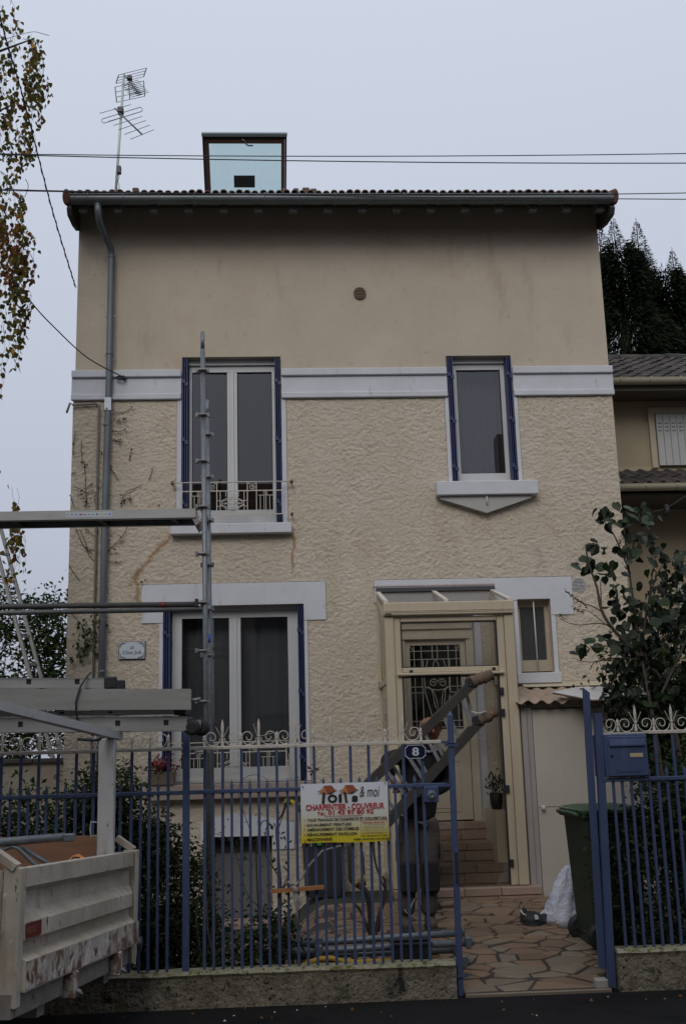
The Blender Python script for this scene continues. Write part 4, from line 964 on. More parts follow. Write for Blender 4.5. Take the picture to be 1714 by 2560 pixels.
# ------------------------------------------------------------------ tipper truck: only its rear bed reaches into the picture
def truck():
    O = Vector((-.985, -4.05, 1.0)); e = Vector((-.294, -1.83, .093)); LW = e.length; e.normalize()
    l = Vector((e.y, -e.x, 0)).normalized(); up = l.cross(e).normalized()     # l runs towards the cab (left), up is the bed's own vertical
    if up.z < 0: up = -up
    T = Matrix((e, l, up)).transposed().to_4x4(); T.translation = O
    t = thing('tipper_truck', 'dirty white tipper truck bed with rusty ribbed tailgate parked by the fence', 'truck', tuple(O-Vector((0, 0, 1.0))))
    # tailgate: pressed profile, swept across the bed (local: a across, b forward, c up)
    prof = [(-.03, 0), (-.032, -.078), (.035, -.112), (.030, -.195), (-.032, -.238), (-.034, -.312), (.025, -.338), (.022, -.372), (-.052, -.402), (-.055, -.528)]
    m = MB(); n = 24
    for i in range(n+1):
        a = .055+(LW-.11)*i/n
        endk = min(1, i/1.0, (n-i)/1.0) if i in (0, n) else 1
        for b, c_ in prof:
            w = noise.noise(Vector((a*4, c_*6, 1)))*.004
            m.v.append(T @ Vector((a, (b if i not in (0,) else b*.35)+w, c_)))
    k = len(prof); m.f = [(i*k+j, (i+1)*k+j, (i+1)*k+j+1, i*k+j+1) for i in range(n) for j in range(k-1)]; m.sm = [False]*len(m.f)
    m.prism([(.035, 0)]+prof+[(.035, -.528)], LW-.0575, LW-.0555, 'X', T)
    tg = m.build('tailgate', TRUCK, t)
    m = MB(); m.box(.055, LW-.055, -.02, .05, -.01, .004, T).box(.055, LW-.055, .04, .06, -.53, -.01, T).box(.055, LW-.055, -.054, .04, -.534, -.530, T); m.build('tailgate_back', TRUCK, tg)
    m = MB(); m.box(.06, LW-.06, -.0575, -.0555, -.526, -.404, T); m.build('worn_edge', TRUCKL, tg)
    for a, nm in ((0.0, 'corner_post'), (LW-.055, 'corner_post')):
        m = MB(); m.bbox(a-.012, a+.053, -.03, .06, -.60, .012, .006, T); m.build(nm, TRUCK, t)
    # side boards
    for a in (-.005, LW-.035):
        m = MB(); m.bbox(a, a+.04, .06, 2.6, -.52, 0, .006, T); 
        for q in (-.12, -.30): m.box(a-.012 if a < .5 else a+.04, a if a < .5 else a+.052, .06, 2.6, q-.04, q+.03, T)
        m.build('side_board', TRUCK, t)
        # folded rail end that slopes up from each corner
        s = T @ Vector((a+.02, .0, .012)); m = MB(); m.bar(s, s+(l*.34+Vector((0, 0, .22)) if a > .5 else l*.11+Vector((0, 0, .075))), .06 if a > .5 else .05, .034); m.build('rail_end', TRUCK, t)
    m = MB(); m.box(.05, LW-.05, .04, 2.6, -.44, -.40, T); m.build('bed_floor', mat('bed_floor', (.09, .08, .07), .8), t)
    m = MB(); m.box(0, LW, -.012, .06, -.64, -.536, T).box(.25, .34, .06, 2.6, -.72, -.56, T).box(LW-.6, LW-.5, .06, 2.6, -.72, -.56, T); m.build('chassis', mat('chassis_dirty', (.30, .27, .235), .8, col2=(.12, .10, .085), vscale=7, dirt=[((.06, .04, .03), 12, .58, .1, None)]), t)
    # latch brackets under the tailgate, round tail lamp, black mudguard and wheel in the shade
    for a in (.42, 1.15):
        m = MB(); m.bbox(a, a+.055, -.075, -.0, -.66, -.53, .006, T); br = m.build('latch_bracket', TRUCKL, t)
        m = MB(); m.tube([T @ Vector((a+.02, -.05, -.62)), T @ Vector((a+.02, -.085, -.63)), T @ Vector((a+.025, -.105, -.645))], [.012, .015, .009], 8); m.build('latch_pin', GALV, br)
    m = MB(); m.prism([(0.0, -.53), (.12, -.53), (.10, -.64), (.02, -.66)], -.035, .0, 'Y', T); m.build('lamp_bracket', TRUCK, t)
    m = MB(); m.lathe([(.004, -.06), (.04, -.052), (.045, -.02), (.045, .0)], (.0, 0, 0), 16, 'Y', T @ Matrix.Translation((-.025, -.0, -.545))); m.build('tail_lamp', mat('smoky_lamp', (.04, .05, .07), .25), t)
    m = MB(); m.lathe([(.36, -.10), (.38, -.08), (.38, .08), (.36, .10)], (0, 0, 0), 28, 'X', T @ Matrix.Translation((LW-.25, 1.15, -.70))); m.lathe([(.36, -.10), (.38, -.08), (.38, .08), (.36, .10)], (0, 0, 0), 28, 'X', T @ Matrix.Translation((.22, 1.15, -.62))); w = m.build('truck_wheel', BLACK, t)
    # red sticker with pale lettering on the middle rib
    q = T @ Matrix.Translation((LW-.075, -.0365, -.308)) 
    m = MB(); m.box(-.185, 0, -.001, .0, 0, .068, q); m.build('sticker', mat('sticker_red', (.17, .022, .018), .5, col2=(.11, .015, .014), vscale=30), tg)
    YEL = mat('sticker_lettering', (.30, .14, .05), .6)
    flip = q @ Matrix(((-1, 0, 0, 0), (0, 1, 0, 0), (0, 0, 1, 0), (0, 0, 0, 1)))
    text('NICOL', .012, .12, .022, .05, -.0018, YEL, tg, .01, 0, 'sticker_lettering', True, flip)
    # plywood lining, sloping
    m = MB(); m.box(.055, .075, .16, 2.5, -.40, .105, T); m.build('plywood_lining', WOODB, t)
    # ladder rack: rear posts and crossbeam
    p0 = Vector((-1.122, -4.30, .58)); m = MB(); m.bbox(p0.x-.05, p0.x+.048, p0.y-.035, p0.y+.035, p0.z, 1.70, .006); rk = m.build('rack_post', RACK, t)
    m = MB(); m.tube([p0+Vector((-.05, -.01, .62)), p0+Vector((-.09, -.01, .625)), p0+Vector((-.095, -.01, .58)), p0+Vector((-.09, -.01, .54)), p0+Vector((-.05, -.01, .545))], .005, 6); m.build('loop_handle', RACK, rk)
    m = MB(); m.bar((-1.07, -4.20, 1.712), (-1.445, -6.05, 1.868), .052, .046); m.build('rack_crossbeam', RACK, t)
    m = MB(); m.bbox(-1.50, -1.40, -6.1, -6.0, .7, 1.85, .006); m.build('rack_post', RACK, t)
    m = MB(); m.bbox(-3.3, -3.2, -4.05, -3.98, .58, 1.78, .006).bbox(-3.6, -3.5, -5.9, -5.83, .6, 1.9, .006).bar((-3.25, -4.02, 1.80), (-3.55, -5.86, 1.92), .052, .062); m.build('rack_front', RACK, t)
    return T, LW, l
TT, LW_, TL = truck()

def truck_load():
    # galvanised trestle frame in the bed
    t = thing('tube_trestle', 'galvanised tube frame lying in the truck bed', 'frame', (-1.6, -4.7, .62))
    m = MB(); m.tube([(-2.6, -4.72, 1.085), (-1.29, -4.70, 1.150)], .024, 12); m.build('tube', GALV, t)
    m = MB(); m.bbox(-1.295, -1.235, -4.73, -4.67, 1.125, 1.168, .006); m.build('end_bracket', GALV, t)
    m = MB(); m.tube([(-1.66, -4.72, .62), (-1.66, -4.71, 1.06), (-1.63, -4.70, 1.095), (-1.585, -4.70, 1.108), (-1.55, -4.70, 1.095), (-1.45, -4.70, 1.0), (-1.24, -4.70, .80)], .013, 8); m.build('brace', GALV, t)
    m = MB(); m.tube([(-1.54, -4.66, 1.095), (-1.40, -4.66, 1.01), (-1.22, -4.66, .87)], .013, 8); m.build('brace', GALV, t)
    # orange sack with a black hook
    t = thing('orange_sack', 'orange plastic sack with black hook in the truck bed', 'sack', (-1.22, -4.6, .6))
    m = MB(); prof = [(.02, .435), (.05, .42), (.08, .36), (.10, .25), (.10, .1), (.09, 0)]
    m.lathe(prof[::-1], (-1.235, -4.6, .6), 14); 
    m.v = [(x+.012*math.sin(z*31+y*17), y+.012*math.sin(x*29), z+.008*math.sin(x*40)) for x, y, z in m.v]; m.build('sack_body', mat('orange_plastic', (.62, .22, .035), .5), t)
    m = MB(); m.tube([(-1.25, -4.72, .99), (-1.25, -4.72, 1.022), (-1.235, -4.72, 1.038), (-1.20, -4.72, 1.035)], .005, 6); m.build('hook', BLACK, t)
truck_load()

def alu_ladder(name, label, x0, x1, y0, y1, zl, zr, h, holes, capr=True, gap=.0, rung=.30):
    """ladder lying flat on the rack along x: two box rails on edge joined by square rungs; sloping from zl to zr"""
    t = thing(name, label, 'ladder', (x1, y0, zr), 'ladders tied on the truck rack')
    L_ = x1-x0; sl = (zr-zl)/L_
    for k, y in enumerate((y0, y1)):
        m = MB(); P = []
        # rail face with real square holes where the rungs end
        hs = []
        for i in range(int(L_/rung)):
            xc = x1-holes-i*rung
            if xc-.02 > x0+.02: hs.append((xc-.0155, xc+.0155, h*.36, h*.36+.034 if h > .05 else h*.8))
        w = wall_holes(x0, x1, 0, h, hs, y, y+.026); w.v = [(a, b, c_+zl+(a-x0)*sl) for a, b, c_ in w.v]
        w.box(x0, x1, y-.004, y+.03, 0, .004).box(x0, x1, y-.004, y+.03, h-.004, h)
        w.v = w.v[:-16]+[(a, b, c_+zl+(a-x0)*sl) for a, b, c_ in w.v[-16:]]
        rl = w.build('rail', ALU, t)
        if capr:
            m = MB(); m.bbox(x1-.004, x1+.075, y-.007, y+.033, zr-.006, zr+h+.008, .008); m.build('end_cap', BLACK, t)
    for i in range(int(L_/rung)):
        xc = x1-holes-i*rung
        if xc < x0+.05: break
        zc = zl+(xc-x0)*sl+h*.36+.017
        m = MB(); m.bar((xc, y0+.014, zc), (xc, y1+.02, zc), .026, .03); m.build('rung', ALU, t)
        # black sheet set in the rung end, painting the hollow dark
        m = MB(); m.box(xc-.0135, xc+.0135, y0+.011, y0+.0135, zc-.0155, zc+.0155); m.build('hole_dark', BLACK, t)
    return t
alu_ladder('aluminium_ladder', 'aluminium ladder on top of the truck rack, with black end cap', -4.2, -1.155, -4.27, -3.92, 2.085, 2.012, .062, .17)
lb = alu_ladder('aluminium_ladder', 'aluminium ladder lowest on the truck rack, with black wheels at its end', -4.2, -.64, -4.26, -3.90, 1.79, 1.737, .088, .13, False)
for x, y in ((-.61, -4.24), (-.565, -4.16), (-.575, -3.90)):
    m = MB(); m.lathe([(.03, -.022), (.052, -.016), (.052, .016), (.03, .022)], (x, y, 1.755), 22, 'Y'); m.lathe([(.012, -.026), (.012, .026)], (x, y, 1.755), 10, 'Y'); m.build('wheel', BLACK, lb)
m = MB(); m.bar((-.66, -4.23, 1.78), (-.56, -4.20, 1.775), .02, .05).bar((-.66, -3.9, 1.79), (-.56, -3.9, 1.775), .02, .05); m.build('wheel_bracket', ALU, lb)
lc = alu_ladder('aluminium_ladder', 'thin aluminium ladder squeezed between the plank and the lowest ladder', -4.2, -.72, -4.25, -3.97, 1.885, 1.838, .030, .4, True, rung=.30)
def rack_plank():
    t = thing('aluminium_plank', 'grey aluminium plank on edge among the ladders on the truck rack', 'plank', (-.61, -4.3, 1.86))
    m = MB(); A_, B_ = (-4.2, 1.945), (-.61, 1.862)
    m.add([(A_[0], -4.33, A_[1]), (B_[0], -4.33, B_[1]), (B_[0], -4.33, B_[1]+.128), (A_[0], -4.33, A_[1]+.128), (A_[0], -4.285, A_[1]), (B_[0], -4.285, B_[1]), (B_[0], -4.285, B_[1]+.128), (A_[0], -4.285, A_[1]+.128)], [(0, 1, 2, 3), (4, 7, 6, 5), (0, 4, 5, 1), (3, 2, 6, 7), (1, 5, 6, 2), (0, 3, 7, 4)])
    m.build('plank_board', mat('worn_plank_grey', (.30, .295, .28), .6, .15, col2=(.22, .215, .20), vscale=5, stretch=(.4, 1, 5), dirt=[((.40, .38, .35), 8, .62, .1, (.5, 1, 3)), ((.10, .085, .07), 16, .68, .05, None)]), t)
    m = MB(); m.tube([(-.61, -4.31, 1.92), (-.55, -4.31, 1.925)], .012, 8); m.build('end_pin', GALV, t)
    t = thing('tie_cord', 'dark blue cord lashing the ladders to the truck rack', 'cord', (-1.2, -4.3, 1.8))
    m = MB(); m.tube([(-1.255, -4.20, 2.115), (-1.26, -4.29, 2.085), (-1.29, -4.345, 2.02), (-1.315, -4.345, 1.93), (-1.315, -4.335, 1.86), (-1.31, -4.28, 1.80), (-1.31, -4.28, 1.765)], .0065, 6).tube([(-1.15, -4.22, 1.78), (-1.14, -4.29, 1.74), (-1.15, -4.32, 1.70), (-1.2, -4.34, 1.69), (-1.3, -4.36, 1.70)], .009, 6).tube([(-1.13, -4.20, 1.80), (-1.125, -4.29, 1.73), (-1.17, -4.34, 1.695)], .008, 6); m.build('cord_strand', mat('cord_blue', (.018, .022, .035), .8), t)
rack_plank()

# ------------------------------------------------------------------ scaffold
def scaffold():
    t = thing('scaffold', 'galvanised steel scaffold standing before the left windows', 'scaffold', (-.69, -2.1, 0))
    def std(x, y, zt, rings, dx=0):
        m = MB(); m.tube([(x+dx, y, gz(x, y)-.02), (x, y, zt-.16)], .0205, 14).tube([(x, y, zt-.16), (x, y, zt)], .017, 12); s = m.build('standard', GALV, t)
        for z in rings:
            m = MB(); m.lathe([(.024, -.010), (.043, -.008), (.046, 0), (.043, .007), (.024, .010)], (x, y, z), 16); m.build('rosette', mat('rusty_galv', (.20, .17, .15), .6, .5, col2=(.30, .29, .28), vscale=30), s)
            for a in (-1, 1):
                m = MB(); m.bbox(x+a*.045-.014, x+a*.045+.014, y-.013, y+.013, z-.020, z+.022, .005); m.build('wedge', GALV, s)
        return s
    std(-.685, -2.45, 5.11, [4.76, 4.365, 3.965, 3.575, 3.18, 2.78, 2.39, 1.99, 1.6], .05)
    std(-.695, -1.78, 4.72, [4.39, 3.995, 3.60, 3.2, 2.81, 2.41], .05)
    DK = mat('black_tube', (.055, .052, .05), .6, .3, col2=(.10, .095, .09), vscale=25, stretch=(.5, 3, 3))
    m = MB(); m.tube([(-4.6, -2.46, 2.80), (-.73, -2.46, 2.765)], .0225, 12); l1 = m.build('ledger', DK, t); l1['label'] = 'blackened ledger tube with red mark'
    m = MB(); m.lathe([(.0232, -.025), (.0232, .025)], (-1.0, -2.46, 2.7675), 12, 'X'); m.build('red_mark', mat('red_mark', (.13, .02, .018), .6), l1)
    m = MB(); m.bbox(-.745, -.715, -2.485, -2.435, 2.74, 2.81, .006); m.build('coupler', DARKP, l1)
    m = MB(); m.tube([(-4.6, -1.79, 2.815), (-.72, -1.79, 2.81)], .021, 12); m.build('ledger', mat('grey_tube', (.17, .175, .18), .5, .5, col2=(.11, .11, .11), vscale=20), t)
    m = MB(); m.tube([(-.69, -2.45, 2.78), (-.695, -1.78, 2.80)], .02, 10).tube([(-.69, -2.45, 3.57), (-.695, -1.78, 3.59)], .02, 10); m.build('transom', GALV, t)
    m = MB(); m.lathe([(.0236, -.03), (.0236, 0), (.0236, .04)], (-.680, -1.78, 2.55), 12); m.build('blue_band', mat('blue_band', (.02, .08, .33), .5), t)
    # deck: folded steel plank
    m = MB(); m.box(-4.6, -.74, -2.445, -2.13, 3.545, 3.557).box(-4.6, -.74, -2.452, -2.446, 3.487, 3.562).box(-4.6, -.74, -2.129, -2.123, 3.487, 3.562).box(-4.6, -.74, -2.446, -2.40, 3.483, 3.4865).box(-4.6, -.74, -2.17, -2.129, 3.483, 3.4865)
    d = m.build('deck', mat('deck_alu', (.36, .36, .35), .5, .35, col2=(.28, .28, .27), vscale=8, stretch=(.4, 2, 2), dirt=[((.14, .13, .12), 16, .64, .08, (.5, 1, 1))]), t)
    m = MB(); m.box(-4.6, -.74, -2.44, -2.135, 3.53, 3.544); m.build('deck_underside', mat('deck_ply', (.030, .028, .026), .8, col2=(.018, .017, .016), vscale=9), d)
    for x in (-3.0, -2.25, -1.55, -.95):
        m = MB(); m.bar((x, -2.43, 3.505), (x+.05, -2.14, 3.505), .03, .03); m.build('deck_rib', DARKP, d)
    m = MB(); m.prism([(-.755, 3.55), (-.715, 3.50), (-.715, 3.44), (-.74, 3.42), (-.775, 3.487)], -2.44, -2.42).prism([(-.755, 3.55), (-.715, 3.50), (-.715, 3.44), (-.74, 3.42), (-.775, 3.487)], -2.15, -2.13); m.build('deck_hook', mat('rusty_galv', (.2, .17, .15)), d)
    m = MB(); m.box(-1.80, -1.42, -2.4535, -2.4522, 3.502, 3.546); m.build('warning_sticker', mat('sticker_white', (.42, .45, .50), .5), d)
    r = random.Random(4)
    for i, c_ in enumerate(((.05, .07, .25), (.02, .04, .25), (.08, .10, .35), (.30, .05, .05), (.10, .12, .15), (.18, .2, .22), (.05, .06, .10), (.09, .10, .2), (.55, .38, .02), (.25, .27, .3), (.05, .10, .35))):
        x = -1.79+i*.034; w = r.uniform(.012, .026); h = r.uniform(.004, .014)
        m = MB(); m.box(x, x+w, -2.4546, -2.4538, 3.526-h/2, 3.526+h/2); m.build('sticker_mark', mat('mark_%d' % i, c_, .5), d)
scaffold()

# ------------------------------------------------------------------ shed
def shed():
    t = thing('garden_shed', 'small white-boarded lean-to shed with corrugated roof beside the porch', 'shed', (2.8, -.5, .2))
    SHW = mat('shed_board', (.47, .425, .365), .8, col2=(.40, .36, .305), vscale=2, vamt=.9, dirt=[((.24, .20, .16), 3, .62, .12, (2, 2, .5)), ((.13, .12, .06), 6, .66, .08, (1, 1, .4))])
    SHP = mat('shed_post', (.36, .33, .31), .8, col2=(.29, .26, .24), vscale=6, stretch=(3, 3, .5), dirt=[((.16, .14, .10), 9, .62, .1, (2, 2, .5))])
    m = MB(); m.box(2.185, 2.235, -.83, -.02, .15, 1.93).box(3.75, 3.8, -.83, -.02, .15, 1.93); m.build('side_panel', SHW, t)
    m = MB(); m.bbox(2.19, 2.245, -.89, -.832, .14, 1.96, .005); m.build('post', SHP, t)
    m = MB(); m.bbox(2.248, 2.298, -.872, -.83, .15, 1.955, .004); m.build('post', SHP, t)
    m = MB(); m.box(2.30, 3.8, -.86, -.835, 1.915, 1.965); m.build('head_board', SHW, t)
    m = MB(); m.bbox(2.303, 2.92, -.868, -.84, .17, 1.902, .003); d = m.build('shed_door', SHW, t)
    m = MB(); m.bbox(2.925, 3.8, -.866, -.838, .17, 1.905, .003); m.build('wall_board', SHW, t)
    m = MB(); m.box(2.31, 2.915, -.870, -.868, 1.002, 1.008); m.build('seam', mat('seam_brown', (.16, .10, .08), .9), d)
    m = MB(); m.lathe([(.008, 0), (.012, -.02), (.022, -.03), (.022, -.042), (.012, -.05)], (2.345, -.868, 1.0), 14, 'Y'); m.build('door_knob', PVC, d)
    m = MB(); nx, ny = 110, 6
    for j in range(ny+1):
        for i in range(nx+1):
            x = 2.14+1.72*i/nx; v = j/ny; y = -.99+.985*v; m.v.append((x, y, 1.985-.02*(1-v)+.17*v+.017*math.sin((x+.12*v)*2*math.pi/.13)+.004*math.sin(x*9)))
    m.f = [(j*(nx+1)+i, j*(nx+1)+i+1, (j+1)*(nx+1)+i+1, (j+1)*(nx+1)+i) for j in range(ny) for i in range(nx)]; m.sm = [True]*len(m.f)
    n0 = len(m.v); m.v += [(x, y, z-.006) for x, y, z in m.v]; m.f += [tuple(n0+q for q in reversed(f)) for f in m.f[:]]; m.sm = [True]*len(m.f)
    m.build('corrugated_roof', mat('weathered_roofing', (.40, .30, .225), .85, col2=(.29, .215, .16), vscale=6, dirt=[((.17, .13, .10), 9, .60, .1, None), ((.07, .055, .045), 30, .70, .04, None)]), t)
    m = MB(); m.prism([(-.99, 1.94), (-.975, 1.955), (-.83, 1.965), (-.83, 1.935)], 2.17, 2.22, 'X'); m.build('eaves_scrap', DARKP, t)
    b = thing('white_panel', 'white board lying on the shed roof', 'board', (2.95, -.8, 2.05))
    m = MB(); P = [(2.50, -.93, 2.045), (2.80, -1.20, 1.955), (3.34, -1.16, 1.975), (3.42, -.70, 2.075), (2.86, -.55, 2.105)]
    Q = [(x, y, z+.016) for x, y, z in P]; m.v = P+Q; k = 5; m.f = [tuple(reversed(range(k))), tuple(range(k, 2*k))]+[(i, (i+1) % k, (i+1) % k+k, i+k) for i in range(k)]; m.sm = [False]*len(m.f)
    m.build('board_sheet', mat('white_laminate', (.56, .55, .55), .5, col2=(.47, .45, .43), vscale=5), b)
    m = MB(); m.tube([(2.50, -.93, 2.048), (2.80, -1.205, 1.958), (3.34, -1.165, 1.978)], .009, 6); m.build('board_edge', mat('brown_edge', (.11, .075, .06), .8), b)
    fl = MB(); fl.prism([(-.14, 2.15), (-.02, 2.20), (-.002, 2.185), (-.002, 2.14)], 2.40, 3.6, 'X'); fl.build('roof_flashing', mat('cream_flashing', (.47, .41, .30), .9, col2=(.4, .34, .24), vscale=6), t)
shed()

# ------------------------------------------------------------------ bins, sack, rags
def wheelie(name, label, x, y, z, w, d, h, body, lid, rotz=0, wheel=True):
    t = thing(name, label, 'bin', (x, y, z)); M_ = Matrix.Translation((x, y, z)) @ Matrix.Rotation(rotz, 4, 'Z')
    m = MB(); rings = [(0.02, .80, .74), (.08, .82, .78), (.5, .90, .89), (h*.90/1.0, .98, .98), (h*.93, 1.0, 1.0)]
    P = [(-1, -.86), (-.9, -1), (.9, -1), (1, -.86), (1, .86), (.9, 1), (-.9, 1), (-1, .86)]
    for zz, a, b in rings: m.v += [M_ @ Vector((px_*w/2*a, py_*d/2*b+(.03*(1-b)), zz)) for px_, py_ in P]
    n = 8; m.f = [(i*n+q, i*n+(q+1) % n, (i+1)*n+(q+1) % n, (i+1)*n+q) for i in range(len(rings)-1) for q in range(n)]+[tuple(reversed(range(n))), tuple((len(rings)-1)*n+q for q in range(n))]; m.sm = [False]*len(m.f); m.build('body', body, t)
    m = MB(); m.bbox(-w/2*1.06, w/2*1.06, -d/2*1.05, d/2*1.04, h*.915, h*.95, .01, M_); m.build('rim', body, t)
    m = MB(); rings = [(h*.952, 1.08, 1.10), (h*.975, 1.10, 1.12), (h*.988, 1.02, 1.05), (h, .7, .8)]
    for zz, a, b in rings: m.v += [M_ @ Vector((px_*w/2*a, py_*d/2*b, zz)) for px_, py_ in P]
    m.f = [(i*n+q, i*n+(q+1) % n, (i+1)*n+(q+1) % n, (i+1)*n+q) for i in range(len(rings)-1) for q in range(n)]+[tuple(reversed(range(n))), tuple((len(rings)-1)*n+q for q in range(n))]; m.sm = [False]*len(m.f); m.build('lid', lid, t)
    for xx in (-w*.18, w*.12):
        m = MB(); m.bbox(xx-.004, xx+.004, -d/2*.97, -d/2*.93, h*.25, h*.88, .002, M_); m.build('rib', body, t)
    if wheel:
        for yy in (-d*.42, d*.42):
            Wm = M_ @ Matrix.Translation((-w/2+.075, yy, .095))
            m = MB(); m.lathe([(.07, -.028), (.095, -.024), (.098, 0), (.095, .024), (.07, .028)], (0, 0, 0), 24, 'Y', Wm); wh = m.build('wheel', BLACK, t)
            m = MB(); m.lathe([(.02, -.032), (.06, -.026), (.066, -.022), (.066, .022), (.06, .026), (.02, .032)], (0, 0, 0), 18, 'Y', Wm); m.build('hub', mat('hub_black', (.02, .02, .021), .45), wh)
            for k in range(6):
                a = k*math.pi/3; m = MB(); m.bar(Wm @ Vector((.015*math.cos(a), -.034, .015*math.sin(a))), Wm @ Vector((.062*math.cos(a), -.030, .062*math.sin(a))), .010, .006); m.build('spoke', mat('hub_spoke', (.035, .035, .036), .45), wh)
        m = MB(); m.tube([M_ @ Vector((-w/2+.045, -d*.42, .095)), M_ @ Vector((-w/2+.045, d*.42, .095))], .012, 8); m.build('axle', DARKP, t)
        m = MB(); m.tube([M_ @ Vector((-w*.54, -d*.4, h*.93)), M_ @ Vector((-w*.62, -d*.36, h*.955)), M_ @ Vector((-w*.62, d*.36, h*.955)), M_ @ Vector((-w*.54, d*.4, h*.93))], .014, 8); m.build('handle', lid, t)
    return t
wheelie('wheelie_bin', 'dark green wheelie bin just inside the open gate', 2.40, -2.66, gz(2.2, -2.66), .47, .54, 1.02, BINGREEN, BINLID, R(4))
bn = wheelie('wheelie_bin', 'dark grey wheelie bin with green sticker, behind the advertising sign', .30, -.32, .20, .42, .45, .86, BINGREY, BINGREY, R(2), False)
m = MB(); m.box(.215, .285, -.553, -.550, .70, .86); st = m.build('sticker', mat('sticker_green', (.03, .22, .05), .5), bn)
m = MB(); m.bar((.222, -.555, .765), (.245, -.555, .745), .006, .012).bar((.245, -.555, .745), (.28, -.555, .775), .006, .009); m.build('sticker_tick', mat('tick_pale', (.35, .5, .3), .5), st)
for x in (.185, .325):
    m = MB(); m.box(x, x+.005, -.5535, -.5505, .69, .86); m.build('sticker_line', mat('pale_line', (.35, .4, .38), .5), bn)
def sack():
    t = thing('rubble_sack', 'white woven rubble sack leaning against the green bin', 'sack', (2.22, -1.85, .17))
    m = MB(); n = 28; H = .44
    for j in range(15):
        v = j/14; w = .15*(1-v)**.75+.022; 
        for k in range(n):
            a = 2*math.pi*k/n; rr = 1+.13*math.sin(3*a+v*5)+.11*math.sin(7*a-v*4)+.07*math.sin(12*a+v*6)+.05*math.sin(9*v*6)
            m.v.append((2.20+.10*v+w*rr*math.cos(a)*1.0, -1.88+w*.75*rr*math.sin(a), gz(2.2, -1.88)-.005+H*v+.01*math.sin(5*a)*(1-v)))
    m.f = [(j*n+k, j*n+(k+1) % n, (j+1)*n+(k+1) % n, (j+1)*n+k) for j in range(14) for k in range(n)]+[tuple(reversed(range(n))), tuple(14*n+k for k in range(n))]; m.sm = [True]*len(m.f)
    m.build('sack_body', mat('woven_white', (.60, .62, .70), .6, col2=(.48, .50, .58), vscale=12, bump=.9, bscale=22, bdist=.03), t)
    t = thing('work_gloves', 'crumpled black work bag with white patches on the paving', 'bag', (1.97, -1.95, .16))
    def rag(name, cx, cy, w, d_, h, m_, seed):
        m = MB(); r = random.Random(seed); n = 18
        for j in range(8):
            v = j/7
            for k in range(n):
                a = 2*math.pi*k/n; rr = 1+.28*noise.noise(Vector((math.cos(a)*1.6+seed, math.sin(a)*1.6, v*2.2))); s = math.sqrt(max(0, 1-(v*.98)**2))
                m.v.append((cx+w*s*rr*math.cos(a), cy+d_*s*rr*math.sin(a), gz(cx, cy)+h*v*(1+.3*noise.noise(Vector((a, seed, v))))))
        m.f = [(j*n+k, j*n+(k+1) % n, (j+1)*n+(k+1) % n, (j+1)*n+k) for j in range(7) for k in range(n)]+[tuple(7*n+k for k in range(n))]; m.sm = [True]*len(m.f); return m.build(name, m_, t)
    BLK = mat('black_fabric', (.014, .014, .015), .7, bump=.4, bscale=40)
    rag('bag_part', 1.95, -1.97, .10, .09, .10, BLK, 3); rag('bag_part', 2.05, -1.90, .09, .06, .06, BLK, 8); rag('bag_part', 1.90, -1.92, .04, .03, .12, BLK, 5)
    WP = mat('white_patch', (.5, .55, .55), .6)
    m = MB(); m.add([(1.955, -2.068, .20), (1.985, -2.07, .205), (1.978, -2.068, .235), (1.95, -2.065, .24)], [(0, 1, 2, 3), (3, 2, 1, 0)]); m.build('patch', WP, t)
    m = MB(); m.tube([(1.865, -1.95, .26), (1.875, -1.99, .235), (1.90, -2.0, .225)], .006, 5); m.build('patch', WP, t)
    for x in (2.17, 2.225):
        m = MB(); prof = [(.004, -.05), (.022, -.035), (.028, 0), (.022, .035), (.004, .05)]; m.lathe(prof, (x, -2.17, gz(2.2, -2.17)+.028), 12, 'X'); s = tag(m.build('shoe', mat('grey_shoe', (.25, .25, .25), .7, col2=(.1, .1, .1), vscale=30)), 'small pale grey rag lump beside the green bin wheel, %s' % ('left one' if x < 2.2 else 'right one'), 'rag', 'rags by the bin')
    t = thing('cloth_heap', 'dark cloth dropped on the paving at the foot of the steps', 'cloth', (1.22, -1.25, .2))
    rag('cloth', 1.20, -1.32, .10, .06, .09, mat('dark_cloth', (.03, .027, .025), .9), 11); rag('cloth', 1.37, -1.30, .09, .03, .03, mat('rust_cloth', (.07, .03, .02), .9), 13)
sack()
